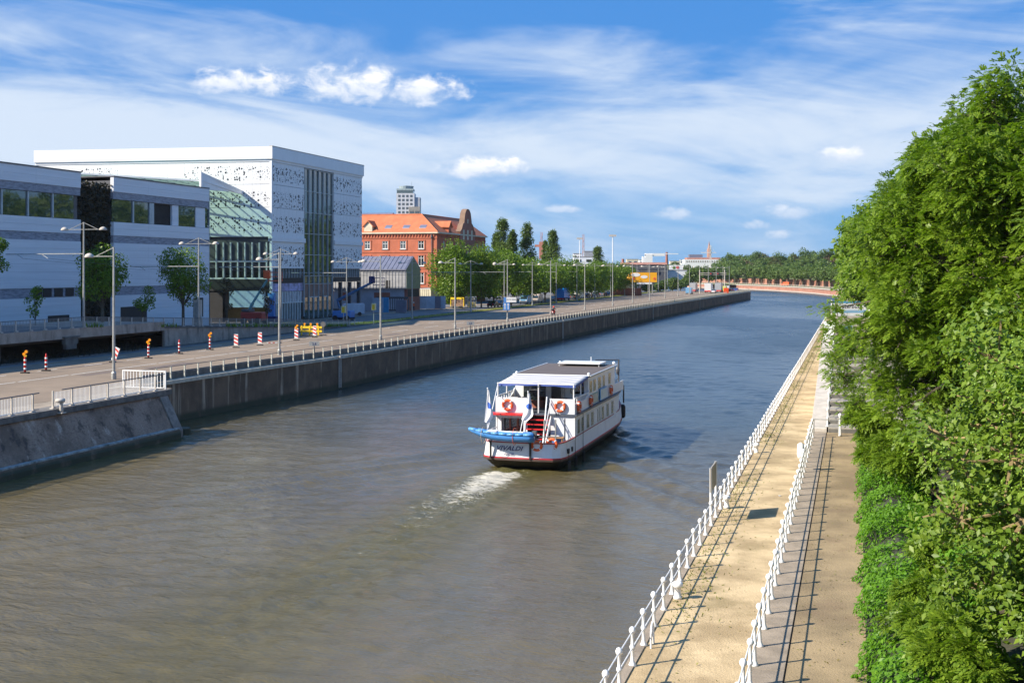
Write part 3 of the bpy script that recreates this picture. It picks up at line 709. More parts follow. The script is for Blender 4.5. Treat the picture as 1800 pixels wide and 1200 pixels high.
# right bank rising ground behind the path
mb = MB()
prof = [(.3,1.5),(2.2,1.6),(6,3.2),(10,5.9),(40,5.9),(400,5.9)]
for s0, s1 in ((-40,80),(80,108),(108,560)):
    pr = prof if s0 < 80 else ([(6.4,3.2),(10,5.9),(400,5.9)] if s0 < 100 else [(1.9,5.9),(400,5.9)])
    for (ta,za),(tb,zb) in zip(pr[:-1], pr[1:]):
        mb.add([W(s0,ta,za), W(s1,ta,za), W(s1,tb,zb), W(s0,tb,zb)], [(0,1,2,3)])
struct('right_bank', mb, M['earth'])
gw = thing('garden_wall', 'pale rendered wall glimpsed through the trees', 'wall', W(66,10.5,5.5))
box('wall', mat('pale_render', (.62,.52,.50), .8), gw, 0, .3, -20, 20, 0, 3.0)

# ---- far bank: curve of the canal, brick quay and land
FB = [(150.5,520),(151.5,560),(155,610),(155.5,650),(153,690),(148,735),(139,785),(124,830),(95,880),(50,930),(-40,985),(-200,1040)]
land = FB+[(-1500,1300),(-5000,2500),(-5000,10500),(5000,10500),(5000,520)]
mb = MB(); mb.prism(land, -2, 2.9); struct('far_bank_ground', mb, M['grass'])
def alongFB(off=0.0, step=4.0):
    out = []
    for a, b in zip(FB[:-1], FB[1:]):
        A_, B_ = Vector((*a,0)), Vector((*b,0)); Ln = (B_-A_).length; n = Vector(((B_-A_).y, -(B_-A_).x, 0)).normalized()
        k = max(1, int(Ln/step))
        for i in range(k): out.append(A_.lerp(B_, i/k)+n*off)
    return out
fw = thing('brick_quay_wall', 'red brick quay wall round the outside of the canal bend', 'quay wall', (0,0,0), 0)
pts = alongFB(-.25, 22)
for a, b in zip(pts[:-1], pts[1:]):
    d = (b-a).normalized(); n = Vector((d.y,-d.x,0)); a2 = a+d*.1; b2 = b-d*.1
    mb = MB(); mb.add([a2, b2, b2-Vector((0,0,0)), a2], []); P = [a2-n*.3, b2-n*.3, b2+n*.2, a2+n*.2]
    mb.prism([(p.x,p.y) for p in P], -.5, 2.55); mb.build('brick_bay', M['quaybrick'], fw)
for zz, w_, m_, nm in ((.55,.75,M['stone'],'footing_ledge'),(3.0,.6,M['stone'],'coping')):
    mb = MB()
    for a, b in zip(pts[:-1], pts[1:]):
        d = (b-a).normalized(); n = Vector((d.y,-d.x,0)); P = [a-n*w_, b-n*w_, b+n*.3, a+n*.3]; mb.prism([(p.x,p.y) for p in P], zz-.45, zz)
    mb.build(nm, m_, fw)
mb = MB()
pr = alongFB(1.2, 3.0)
for p in pr: mb.box(p.x-.1,p.x+.1,p.y-.1,p.y+.1,3,4.0)
for a, b in zip(pr[:-1], pr[1:]):
    for zz in (4.0,3.5): mb.cyl((a.x,a.y,zz),(b.x,b.y,zz),.06,n=4)
tag(mb.build('far_railing', M['stone']), 'thin pale railing on top of the far brick quay at the canal bend', 'railing')

# ================================================================== BUILDINGS
def zoneperf(name, zones, rmax, sc_):
    m = perforated(name, (.80,.81,.82), rmax, sc_); t = NT(m.node_tree)
    z = t.sep(t.node('ShaderNodeNewGeometry').outputs['Position'])[2]; acc = None
    for a, b in zones:
        k = t.m('MULTIPLY', t.ramp(z, a, a+.7), t.ramp(z, b, b-.7)); acc = k if acc is None else t.m('MAXIMUM', acc, k)
    for n in list(t.n):
        if n.bl_idname == 'ShaderNodeMath' and n.operation == 'POWER':
            for l in list(n.outputs[0].links):
                to = l.to_socket; t.l.remove(l); mm = t.m('MULTIPLY', n.outputs[0], acc); t.l.new(mm, to)
    return m
ZN = [(26.3,29.6),(21.9,25.4),(17.9,21.4),(12.2,16.6)]
M['perfF'] = zoneperf('perforated_front', ZN, .55, 2.5)
M['perfC'] = zoneperf('perforated_canal_side', ZN, .62, 2.3)

# ---- white perforated cube
wb = thing('office_building', 'big white cube building with perforated facade panels and tall glass slot', 'building', W(177.5,-92,0))
dl = math.atan2(4.76,42); cd, sdl = cos(dl), sin(dl)
def fmap(mb):       # (a along front from corner, o outward, z) -> local
    mb.v = [(-a*cd+o*sdl, -a*sdl-o*cd, z) for a, o, z in mb.v]; return mb
core = MB(); core.prism([(-.35,.35),(-.35,37.2),(-42,37),(-41.9,-4.4)], 12.3, 31.6); core.build('wall', M['dgrey'], wb)
core = MB(); core.prism([(-9,9),(-9,37),(-41,37),(-41,1)], 3, 12.3); core.build('wall', M['dgrey'], wb)
# parapet
mb = MB(); mb.box(-.6,.32,-.34,37.7,30.25,32.25); mb.build('parapet', M['clean'], wb)
mb = MB(); mb.box(-.2,.34,-.36,37.8,32.25,32.4); mb.build('parapet_cap', M['stone'], wb)
fmap(MB().box(-.25,42.2,-.5,.3,30.25,32.3)).build('parapet', M['clean'], wb)
box('cornice', M['clean'], wb, -.5, .12, -.1, 37.5, 29.85, 30.25); fmap(MB().box(0,42.1,-.5,.1,29.85,30.25)).build('cornice', M['clean'], wb)
box('ledge', M['clean'], wb, -.5, .22, -.12, 12.3, 16.75, 17.5); box('ledge', M['clean'], wb, -.5, .22, 24.4, 37.5, 16.75, 17.5)
rows = [(26.15,29.85),(22.35,26.13),(17.5,22.33),(12.3,16.75)]
for (z0, z1) in rows:
    for k in range(8): box('perforated_panel', M['perfC'], wb, -.3, 0+.0, .35+k*1.47, .35+k*1.47+1.445, z0+.02, z1-.02)
    for k in range(9): box('perforated_panel', M['perfC'], wb, -.3, 0, 24.4+k*1.45, 24.4+k*1.45+1.425, z0+.02, z1-.02)
for r, (z0, z1) in enumerate(rows):
    for k in range(28):
        a = .35+k*1.485
        if r == 3 and a < 11: continue
        fmap(MB().box(a, a+1.46, -.3, 0, z0+.02, z1-.02)).build('perforated_panel' if (a < 14 or 26 < a < 35) else 'plain_panel', M['perfF'] if (a < 14 or 26 < a < 35) else M['clean'], wb)
box('corner_post', M['clean'], wb, -.28, .1, -.12, .33, 3.4, 29.85)
# glass slot
ys = np.linspace(12.35, 24.0, 7); zs = [9.6, 11.0, 14.7, 18.4, 22.1, 25.8, 29.7]
for a, b in zip(ys[:-1], ys[1:]):
    for z0, z1 in zip(zs[:-1], zs[1:]): box('pane', M['glass2'], wb, -.32, -.25, a+.05, b-.05, z0+.05, z1-.05)
for y in ys: box('mullion', M['bluegreyframe'], wb, -.3, -.02, y-.05, y+.05, 4, 29.7)
for z in zs: box('transom', M['bluegreyframe'], wb, -.3, -.08, 12.35, 24, z-.05, z+.05)
box('infill', mat('copper_panel', (.28,.16,.12), .6), wb, -.4, -.24, 12.3, 24, 7.4, 9.55)
for k, (a, b) in enumerate(zip(ys[:-1], ys[1:])):
    box('pane', M['glass2'], wb, -.32, -.22, a+.12, b-.12, 3.6, 7.3)
    mb = MB(); mb.box(-.26,-.1,a+.06,a+.2,3.5,7.4); mb.box(-.26,-.1,b-.2,b-.06,3.5,7.4); mb.box(-.26,-.1,a+.2,b-.2,7.2,7.4)
    if k in (1,2,4): mb.build('window_frame', M['bluegreyframe'], wb)
# strip windows below panels
for (y0, y1) in ((.35,12.1),(24.4,37.4)):
    n = int((y1-y0)/.98)
    for k in range(n):
        a = y0+k*(y1-y0)/n; b = y0+(k+1)*(y1-y0)/n
        box('pane', M['glass2'], wb, -.5, -.4, a+.04, b-.04, 10.75, 12.25)
        box('mullion', M['bluegreyframe'], wb, -.4, -.1, a-.05, a+.05, 10.7, 12.3)
    box('dark_band', M['black'], wb, -.6, -.2, y0, y1, 9.85, 10.7)
# lower left: film-wrapped panels and shopfront
pf = mat('film_wrapped_panel', (.33,.33,.55), .4, var=.5, vs=.9)
for k in range(6): box('wrapped_panel', pf, wb, -.5, -.25, .6+k*1.95, .6+k*1.95+1.9, 8.5, 9.8)
sf = mat('grey_shopfront', (.4,.39,.42), .5, var=.4, vs=1.3)
for k in range(6):
    a = .6+k*1.95
    box('spandrel', sf, wb, -.6, -.4, a+.1, a+1.85, 6.6, 8.4); box('pane', M['glass'], wb, -.6, -.5, a+.1, a+1.85, 3.6, 6.5)
    mb = MB(); mb.box(-.5,-.25,a-.08,a+.08,3.4,8.45); mb.box(-.5,-.25,a+.9,a+1.02,3.4,8.45); mb.box(-.5,-.3,a+.1,a+1.85,6.45,6.62); mb.build('window_frame', M['winframe'], wb)
for y in (24.4, 28.6, 32.9, 37.2): box('column', M['dgrey'], wb, -.9, -.3, y-.25, y+.25, 3.4, 9.8)
for y in (26,31): box('brick_infill', M['darkbrick'], wb, -4.2, -4, y-2, y+2, 3.4, 9.8)
# front lower (in the light shaft under the canopy): window wall
for r, (z0, z1) in enumerate(((13.6,16.5),(10.8,13.3))):
    for k in range(8):
        a = .9+k*1.25
        fmap(MB().box(a+.08, a+1.17, -.5, -.4, z0, z1)).build('pane', M['glass'], wb)
        fmap(MB().box(a-.08, a+.08, -.4, -.02, z0-.1, z1+.1)).build('mullion', M['winframe'], wb)
    fmap(MB().box(.8, 11, -.4, -.05, z0-.28, z0-.02)).build('transom', M['winframe'], wb)
fmap(MB().box(.0, 11.2, -.6, -.1, 8.6, 10.45)).build('dark_band', M['black'], wb)
fmap(MB().box(1.2, 7.2, -.5, .3, 5.9, 8.6)).build('white_board', mat('pale_blue_board', (.42,.52,.66), .5), wb)
fmap(MB().box(.6, 8.5, -2.5, -2.2, 3.4, 5.9)).build('plywood', mat('plywood', (.28,.19,.08), .8), wb)
fmap(MB().box(8.6, 11.4, -1.5, -.3, 3.4, 10.4)).build('dark_opening', M['black'], wb)

# ---- glass canopy over the passage
cp = thing('glass_canopy', 'pale green glass canopy with white edge between the low block and the white cube', 'canopy', W(0,-92,0))
c00, c10, c11, c01 = Vector((-1.4,158.4,25.4)), Vector((-5.2,177.2,24.7)), Vector((-30,180,26.6)), Vector((-30,146,27.0))
def cq(u, v): return c00.lerp(c10, u).lerp(c01.lerp(c11, u), v)
NU, NV = 9, 13
for i in range(NU):
    for j in range(NV):
        g = .02; P = [cq((i+g)/NU,(j+g)/NV), cq((i+1-g)/NU,(j+g)/NV), cq((i+1-g)/NU,(j+1-g)/NV), cq((i+g)/NU,(j+1-g)/NV)]
        MB().add(P+[p+Vector((0,0,.04)) for p in P], [(0,3,2,1),(4,5,6,7),(0,1,5,4),(1,2,6,5),(2,3,7,6),(3,0,4,7)]).build('glass_pane', M['canopyglass'], cp)
mb = MB()
for i in range(NU+1): mb.cyl(cq(i/NU,0)-Vector((0,0,.1)), cq(i/NU,1)-Vector((0,0,.1)), .14, n=4)
for j in range(NV+1): mb.cyl(cq(0,j/NV)-Vector((0,0,.1)), cq(1,j/NV)-Vector((0,0,.1)), .10, n=4)
tag(mb.build('glazing_bars', M['clean'], cp), kind='stuff')
MB().add([(-1.2,157.6,24.0),(-1.2,157.6,26.6),(-4.2,172,25.6),(-5.0,177.2,25.1),(-5.0,177.2,24.5),(-4.2,172,24.6),
          (-1.5,157.6,24.0),(-1.5,157.6,26.6),(-4.5,172,25.6),(-5.3,177.2,25.1),(-5.3,177.2,24.5),(-4.5,172,24.6)],
         [(0,1,2,3,4,5),(11,10,9,8,7,6),(0,6,7,1),(1,7,8,2),(2,8,9,3),(3,9,10,4),(4,10,11,5),(5,11,6,0)]).build('edge_fascia', M['clean'], cp)

# ---- low shaded blocks
BANDS = [(24.05,22.15,'clad'),(22.15,21.2,'clad_dark'),(21.2,18.25,'win'),(18.25,16.5,'clad'),(16.5,15.55,'clad_dark'),(15.55,9.9,'clad'),(9.9,8.75,'clad_dark'),(8.75,3.2,'clad')]
def block(name, lab, s0, s1, winpat):
    b = thing(name, lab, 'building', W(s0,-92,0)); Ln = s1-s0
    box('wall', M['dgrey'], b, -30, -.5, .05, Ln-.05, 3, 23.6)
    for (zt, zb, kind) in BANDS:
        if kind == 'win': continue
        n = max(1, round(Ln/8)); off = 0 if kind == 'clad' else -.08
        rws = max(1, round((zt-zb)/.95)) if kind == 'clad' else 1
        for i in range(n):
            for r in range(rws):
                a = zb+(zt-zb)*r/rws; c = zb+(zt-zb)*(r+1)/rws
                box('cladding_board' if kind == 'clad' else 'slat_panel', M[kind], b, -.5, off, i*Ln/n+.008, (i+1)*Ln/n-.008, a+.007, c-.007)
    box('roof_edge', M['dgrey'], b, -29, .08, -.05, Ln+.05, 24.05, 24.2)
    x = 0
    for (kind, wd) in winpat:
        x1 = min(Ln, x+wd)
        if kind == 'g': box('window', M['glass2'], b, -.45, -.3, x+.03, x1-.03, 18.3, 21.15)
        elif kind == 'o': box('column', M['clean'], b, -.9, -.46, x+.1, x1-.1, 18.3, 21.15)
        elif kind == 'd': box('dark_opening', M['black'], b, -.6, -.5, x, x1, 18.3, 21.15)
        elif kind == 'w': box('infill_panel', M['clad'], b, -.5, -.2, x, x1, 18.3, 21.15)
        elif kind == 'm': box('mullion', M['bluegreyframe'], b, -.5, -.15, x, x1, 18.3, 21.15)
        x = x1
    return b
b1 = block('low_block', 'long low grey-white block with a dark window band at the left edge', 60, 127.3, [('g',4.2),('m',.25)]*14+[('g',4)])
b2 = block('low_block', 'shorter grey-white block between the ivy wall and the glass canopy', 134.1, 157.8, [('g',4.5),('m',.3),('g',3.6),('m',1.1),('d',4.6),('w',1.6),('g',4.6),('w',2.6),('g',.8)])
for s in (118.5, 120.2, 122.3, 124.4): box('shutter', M['black'], b1, -.07, .02, s-60, s-60+1.5, 8.85, 9.85)
box('dark_opening', M['black'], b1, -.1, .03, 61, 65, 3.4, 6.6); box('dark_opening', M['black'], b2, -.1, .03, 1.5, 7.5, 3.4, 7.2)
for y in (19.3, 20.9): box('door', M['black'], b2, -.1, .03, y, y+1.1, 5.2, 8.0)
iw = thing('planted_wall', 'tall dark brown planted wall between the two grey-white blocks', 'wall', W(127.3,-92,0))
box('wall', M['earth'], iw, -12, -.9, .06, 6.74, 3, 22.6)
rng = np.random.default_rng(11)
def leaf_cloud(name, P, N, size, m, parent=None, aspect=.55, seed=1, fold=.25, jitter=.9, kind='stuff', label=None, cat=None):
    """one mesh of many small folded leaves at points P facing about N"""
    r = np.random.default_rng(seed); n = len(P)
    N = N + r.normal(0, jitter, (n,3)); N /= np.linalg.norm(N, axis=1, keepdims=True)+1e-9
    R = r.normal(0, 1, (n,3)); R[:,2] -= .3; T = R - (R*N).sum(1, keepdims=True)*N; T /= np.linalg.norm(T, axis=1, keepdims=True)+1e-9
    B = np.cross(N, T); sz = size*r.uniform(.6, 1.35, (n,1)) if np.isscalar(size) else size[:,None]*r.uniform(.7,1.3,(n,1))
    a = P; c = P+T*sz; l = P+T*sz*.45+B*sz*aspect*.5+N*sz*fold*.3; q = P+T*sz*.45-B*sz*aspect*.5+N*sz*fold*.3
    v = np.stack([a, l, c, q], 1).reshape(-1, 3); base = (np.arange(n)*4)[:,None]
    f = np.concatenate([base+np.array([0,1,2]), base+np.array([0,2,3])], 1).reshape(-1, 3)
    return tag(raw(name, v, f, m, parent), label, cat, None, kind)
def raw(name, v, f, m, parent=None, smooth=False):
    me = bpy.data.meshes.new(name); k = f.shape[1]
    me.vertices.add(len(v)); me.vertices.foreach_set('co', np.ascontiguousarray(v, dtype=np.float32).ravel())
    me.loops.add(f.size); me.loops.foreach_set('vertex_index', np.ascontiguousarray(f, dtype=np.int32).ravel())
    me.polygons.add(len(f)); me.polygons.foreach_set('loop_start', np.arange(0, f.size, k, dtype=np.int32)); me.polygons.foreach_set('loop_total', np.full(len(f), k, dtype=np.int32))
    me.update(calc_edges=True); me.materials.append(m)
    return place(me, name, parent)
n = 9000
leaf_cloud('ivy', np.stack([rng.uniform(-1.0,-.55,n), rng.uniform(-.0,6.8,n), rng.uniform(3.4,23.1,n)],1), np.tile([1.,0,.3],(n,1)), .42, M['ivy'], iw, seed=2)
# glazed end strip beside the canopy
gs = thing('glazed_link', 'narrow green glazed link with dark frames beside the white cube', 'building', W(158,-93.4,0))
for k in range(5):
    z0 = 10.6+k*2.7; box('pane', M['glass2'], gs, -.3, -.2, .2, 2.2, z0+.1, z0+2.6)
mb = MB()
for y in (.1,1.2,2.3): mb.box(-.25,0,y-.07,y+.07,10.4,24)
for k in range(6): mb.box(-.25,-.02,0,2.4,10.5+k*2.7-.08,10.5+k*2.7+.08)
mb.build('frame', M['bluegreyframe'], gs); box('dark_base', M['black'], gs, -.5, -.1, 0, 2.6, 3.3, 10.4)

# ---- metal-clad shed
sh = thing('metal_shed', 'grey metal-clad shed with blue standing-seam roof and olive gable end', 'shed', ray(714,250,0))
box('wall', M['zinc'], sh, -17, 0, 0, 8.4, 8.1, 12.1)
mb = MB(); mb.prismx([(-.25,12.0),(4.2,14.75),(8.7,12.0),(8.7,12.2),(4.2,14.98),(-.25,12.22)], -17, .06); mb.build('roof', M['zincroof'], sh)
MB().prismx([(0.02,8.1),(8.38,8.1),(8.38,12.1),(4.2,14.7),(.02,12.1)], .0, .05).build('gable_end', M['ochre'], sh)
mb = MB()
for k in range(24): mb.box(-.3-k*.72-.06,-.3-k*.72+.06,-.08,0,8.1,12.05)
tag(mb.build('wall_seams', M['zinc'], sh), kind='stuff')
mb = MB()
for k in range(17): mb.prismx([(-.25,12.22),(4.2,14.98),(4.2,15.08),(-.25,12.32)], -.2-k*1.0-.04, -.2-k*1.0+.04)
tag(mb.build('roof_seams', M['zincroof'], sh), kind='stuff')
box('opening', M['black'], sh, -4.8, -3.6, -.03, .3, 8.2, 9.9)
box('lower_wall', mat('bluish_render', (.40,.43,.50), .8, var=.15, vs=.6), sh, -17, -.6, .5, 1.0, 3.2, 8.1)
box('lower_wall', M['darkbrick'], sh, -.6, -.05, .5, 8.3, 3.2, 8.1); box('dark_opening', M['black'], sh, -.62, .0, 1.0, 7.6, 6.4, 8.0)
box('brick_patch', M['redbrick'], sh, -14.6, -13.2, .44, .5, 5.6, 7.3); box('brick_patch', M['darkbrick'], sh, -7.4, -3.8, .42, .5, 5.9, 7.3)

# ---- red brick building
rb = thing('brick_building', 'large red brick building with orange tiled roof and rows of arched windows', 'building', ray(768,300,0))
box('wall', M['redbrick'], rb, -50, 0, 0, 13, 3, 21.3); box('wing_wall', M['redbrick'], rb, -13, -.001, 13.01, 41, 3, 21.3)
EV = 21.55
roofq = [(-50.5,-.5,EV),(.5,-.5,EV),(.5,41.5,EV),(-13.5,41.5,EV),(-13.5,13.5,EV),(-50.5,13.5,EV),(-6.5,6.5,26.4),(-50.5,6.5,26.4),(-6.5,41.5,26.4),(-6.5,41.5,26.4)]
MB().add(roofq, [(0,1,6,7),(1,2,8,6),(3,4,6,8),(4,5,7,6),(0,7,5),(2,3,8)]).build('roof', M['redtile'], rb)
mb = MB(); mb.box(-50.4,.45,-.5,-.2,EV-.28,EV+.05); mb.box(.2,.5,-.5,41.5,EV-.28,EV+.05); mb.build('gutter', M['cream'], rb)
mb = MB(); mb.cyl((-6.5,6.5,26.45),(-50,6.5,26.45),.14,n=6); mb.cyl((-6.5,6.5,26.45),(-6.5,41,26.45),.14,n=6); mb.cyl((.4,-.4,EV+.05),(-6.5,6.5,26.45),.14,n=6); mb.build('ridge_tiles', M['redtile'], rb)
mb = MB()
for k in range(62):
    x = -.8-k*.8; mb.box(x-.14,x+.14,-.22,0,20.35,21.3); mb.box(x-.4,x+.4,-.16,0,20.95,21.3)
for k in range(50):
    y = .8+k*.8; mb.box(0,.22,y-.14,y+.14,20.35,21.3); mb.box(0,.16,y-.4,y+.4,20.95,21.3)
tag(mb.build('corbels', M['redbrick'], rb), kind='stuff')
mb = MB()
for z in (16.6,20.2,12.5,7.8): mb.box(-50,.1,-.12,0,z-.15,z+.15); mb.box(0,.12,0,41,z-.15,z+.15)
mb.build('string_courses', M['redbrick'], rb)
def brickwin(parent, x, z0, z1, w_, axis=0, surround=True):
    def pos(mb):
        if axis: mb.v = [(-b+0.0, a, z) for a, b, z in mb.v]
        return mb
    if surround:
        mb = MB(); mb.box(x-w_/2-.35,x-w_/2-.02,-.12,0,z0-.2,z1+.2); mb.box(x+w_/2+.02,x+w_/2+.35,-.12,0,z0-.2,z1+.2)
        mb.prismy([(x-w_/2-.35,z1+.2),(x+w_/2+.35,z1+.2),(x+w_/2+.35,z1+.42),(x,z1+.62),(x-w_/2-.35,z1+.42)], -.14, 0); pos(mb).build('surround', M['redbrick'], parent)
    g = pos(MB().box(x-w_/2,x+w_/2,-.015,.05,z0,z1+.2)).build('window', M['glass'], parent)
    mb = MB()
    for a in (x-w_/2+.06, x, x+w_/2-.06): mb.box(a-.06,a+.06,-.06,-.016,z0,z1+.15)
    mb.box(x-w_/2,x+w_/2,-.06,-.018,z0,z0+.15); mb.box(x-w_/2,x+w_/2,-.06,-.018,z1-.5,z1-.4); mb.box(x-w_/2-.1,x+w_/2+.1,-.2,-.01,z0-.14,z0); pos(mb).build('window_frame', M['winframe'], g)
for k in range(9):
    x = -4.2-4.86*k
    for z0, z1 in ((17.4,19.2),(13.1,15.5),(8.7,11.2),(4.3,6.9)): brickwin(rb, x, z0, z1, 1.5)
for y in (5,10,15,33,38):
    for z0, z1 in ((17.4,19.2),(13.1,15.5),(8.7,11.2)): brickwin(rb, y, z0, z1, 1.3, 1)
MB().cyl((-1.3,-.2,21.2),(-1.3,-.2,3.4),.12,n=6).lathe([(.12,0),(.3,.2),(.3,.8)],(-1.3,-.25,20),6).build('downpipe', M['dgrey'], rb)
# shaped gable on the canal side
gp = [(a, b if b < 21.4 else 21.3+(b-21.3)*.84) for a, b in [(17,21.3),(17,22.2),(18.2,23.0),(19.2,24.6),(20.2,25.0),(20.6,26.6),(21.2,28.3),(22.3,29.3),(23.5,29.6),(24.7,29.3),(25.8,28.3),(26.4,26.6),(26.8,25.0),(27.8,24.6),(28.8,23.0),(30,22.2),(30,21.3),(30,3.2),(17,3.2)]]
MB().prismx(gp, -.8, .45).build('shaped_gable', M['darkbrick'], rb)
mb = MB()
for (a, b) in zip(gp[:16], gp[1:17]): 
    mb.add([(-.9,a[0],a[1]),(.55,a[0],a[1]),(.55,b[0],b[1]),(-.9,b[0],b[1]),(-.9,a[0],a[1]+.28),(.55,a[0],a[1]+.28),(.55,b[0],b[1]+.28),(-.9,b[0],b[1]+.28)], [(0,1,2,3),(4,7,6,5),(1,5,6,2),(0,3,7,4),(0,4,5,1),(3,2,6,7)])
mb.build('gable_coping', mat('gable_tile', (.24,.15,.10), .8), rb)
for y in (20,23.5,27):
    for z0, z1 in ((20.2,22.8),(14.6,17.2)):
        box('window', M['cream'], rb, .46, .5, y-.6, y+.6, z0, z1)
box('window', M['cream'], rb, .46, .5, 23.1, 23.9, 24.6, 25.8)
box('back_roof', M['redtile'], rb, -13, -12, 13.5, 40, 21.4, 24)
# skylights and dormers
for x in (-8.8,-13.7,-4.0-.3):
    MB().add([(x-.9,1.05,22.55),(x+.9,1.05,22.55),(x+.9,2.2,23.35),(x-.9,2.2,23.35),(x-.9,1.15,22.75),(x+.9,1.15,22.75),(x+.9,2.3,23.55),(x-.9,2.3,23.55)],
             [(0,3,2,1),(4,5,6,7),(0,1,5,4),(1,2,6,5),(2,3,7,6),(3,0,4,7)]).build('skylight', M['zincroof'], rb)
for (x, y, ax) in ((-18.6,.2,0),(.0,9.5,1)):
    mb = MB(); pr_ = [(-1.1,21.7),(1.1,21.7),(1.1,23.3),(0,24.4),(-1.1,23.3)]; mb.prismy(pr_, -.2, 3.5)
    rf = MB(); rf.prismy([(-1.5,23.0),(0,24.45),(1.5,23.0),(1.5,23.25),(0,24.75),(-1.5,23.25)], -.5, 4)
    for q in (mb, rf): q.v = [((-b if ax else a)+x, (a if ax else b)+y, z) for a, b, z in q.v]
    dm = mb.build('dormer', M['cream'] if not ax else M['redbrick'], rb); rf.build('dormer_roof', M['redtile'], dm)
gr = thing('rear_roof', 'low grey-green roof just behind the orange tiled ridge', 'building', ray(655,345,0))
box('wall', M['stepstone'], gr, -14, 4, 0, 10, 3, 26.5); MB().prismx([(-.5,26.5),(5,28.8),(10.5,26.5)], -14.5, 4.5).build('roof', M['zincroof'], gr)

# ---- container, fences and stacks by the building site
def boxy(name, lab, cat, px, Y, z, dims, m, n=1, group=None, trim=None, rz=-A):
    t = thing(name, lab, cat, ray(px, Y, z), rz, group); x, y, h = dims
    b = box('body', m, t, -x/2, x/2, 0, y, .12, h, bevel=.03)
    mb = MB()
    for k in range(max(2, int(x/.5))): mb.box(-x/2+.2+k*.5,-x/2+.32+k*.5,-.05,0,.2,h-.1)
    tag(mb.build('ribs', m, t), kind='stuff'); box('skid', M['dgrey'], t, -x/2+.1, x/2-.1, .1, y-.1, 0, .12)
    box('roof_rim', trim or m, t, -x/2-.05, x/2+.05, -.06, y+.05, h, h+.12); return t
boxy('site_cabin', 'cream site cabin against the red brick corner', 'cabin', 747, 275, 5.6, (2.9,5,2.1), M['cream'], trim=M['winframe'])
box('base', M['parapet'], bpy.data.objects['site_cabin'], -1.4, 1.4, .1, 4.8, -2.25, 0)
bw = mat('board_pale_blue', (.42,.50,.60), .6, var=.1)
for i, (px_, wd) in enumerate(((740,2.7),(757,1.9),(768,1.7),(777,1.6))):
    t = thing('hoarding_panel', ['widest pale hoarding panel right of the orange worker','second pale hoarding panel beside the widest one','narrow greyish hoarding panel leaning near the big tree','last narrow hoarding panel at the tree trunk'][i], 'panel', ray(px_, 262, 3.45), -A, 'pale hoarding panels by the site')
    box('board', bw if i != 2 else M['zincroof'], t, -wd/2, wd/2, 0, .08, .15, 2.9); MB().box(-wd/2,-wd/2+.08,.08,.9,0,.1).box(wd/2-.08,wd/2,.08,.9,0,.1).box(-.05,.05,.08,.2,0,2.6).build('strut', M['grey'], t)
for i, (px_, wd) in enumerate(((664,2.2),(676,1.6),(705,2.2))):
    t = thing('sheet_stack', ['blue-white stacked panel beside the white van','bright cyan-edged panel under the shed','mesh-covered panel under the shed corner'][i], 'panel', ray(px_, 240, 3.45), -A, 'panels under the shed')
    box('board', [bw,M['skyblue'],M['zincroof']][i], t, -wd/2, wd/2, 0, .3, .1, [3.0,3.1,2.6][i]); box('foot', M['grey'], t, -wd/2, wd/2, -.2, .5, 0, .1)
# boarded fence + trench box (dark lattice) under shed
sk = thing('trench_box', 'dark steel lattice trench box in front of the shed wall', 'trench box', ray(690,244,3.4))
mb = MB(); mb.box(-3.6,3.4,0,.15,2.8,3.2); mb.box(-3.6,3.4,0,.15,.3,.6)
mb.build('rail', M['dgrey'], sk)
for k in range(15): box('slat', M['dgrey'], sk, -3.6+k*.5, -3.45+k*.5, .02, .12, .6, 2.8)
# yellow machine + white cage near first tree
ym = thing('site_trailer', 'orange-yellow framed site trailer beside the large lit tree', 'trailer', ray(806,266,3.42))
box('crate_load', mat('brown_load', (.22,.13,.08), .8, var=.4, vs=2), ym, -1.6, 1.1, 0, 1.5, .6, 2.0); MB().box(-1.9,1.3,-.05,.05,2.1,2.55).box(-1.9,-1.75,-.05,.05,.5,2.3).box(1.15,1.3,-.05,.05,.5,2.3).build('frame', M['yellow'], ym)
MB().cyl((-1,0-.1,.35),(-1,.2,.35),.35,n=12).cyl((.6,-.1,.35),(.6,.2,.35),.35,n=12).build('wheel', M['black'], ym)
yc = thing('tool_cage', 'white and yellow barred tool cage left of the dark parked cars', 'cage', ray(828,268,3.42))
box('panel', M['yellow'], yc, -1.0, 1.0, .3, .4, .3, 1.5)
for k in range(8): box('bar', M['winframe'], yc, -1.25+k*.34, -1.17+k*.34, 0, .08, .1, 2.6)
MB().box(-1.3,1.3,-.02,.1,0,.1).box(-1.3,1.3,-.02,.1,2.6,2.7).build('frame', M['winframe'], yc)

# ---- far tower and skyline
tw = thing('apartment_tower', 'tall white apartment tower with stepped top standing beyond the brick roof', 'tower', ray(713,900,0), 0)
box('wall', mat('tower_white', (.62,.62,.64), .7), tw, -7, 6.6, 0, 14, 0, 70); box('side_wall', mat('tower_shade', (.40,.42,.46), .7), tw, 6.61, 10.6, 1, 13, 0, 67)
box('annex', M['stepstone'], tw, 2.6, 10.9, -1.2, -.01, 0, 59.8); box('low_annex', M['clean'], tw, -9, -7.01, 0, 12, 0, 54)
box('top_storey', M['glass2'], tw, -6.7, 5.5, .5, 13, 70, 72.2); box('crown_roof', mat('tower_green', (.35,.42,.42), .6), tw, -6.9, 5.8, .3, 13, 72.2, 73.4)
MB().lathe([(5.2,0),(5.6,2.2),(3.6,2.4),(.3,2.9)], (0,6,73.4), 16).cyl((4,6,75),(4,6,79),.15,n=4).build('rooftop_drum', mat('tower_green2', (.30,.36,.38), .6), tw)
mb = MB()
for r in range(22):
    for k in range(4): mb.box(-5.6+k*3.0,-3.9+k*3.0,-.1,0,3+r*3.05,4.7+r*3.05)
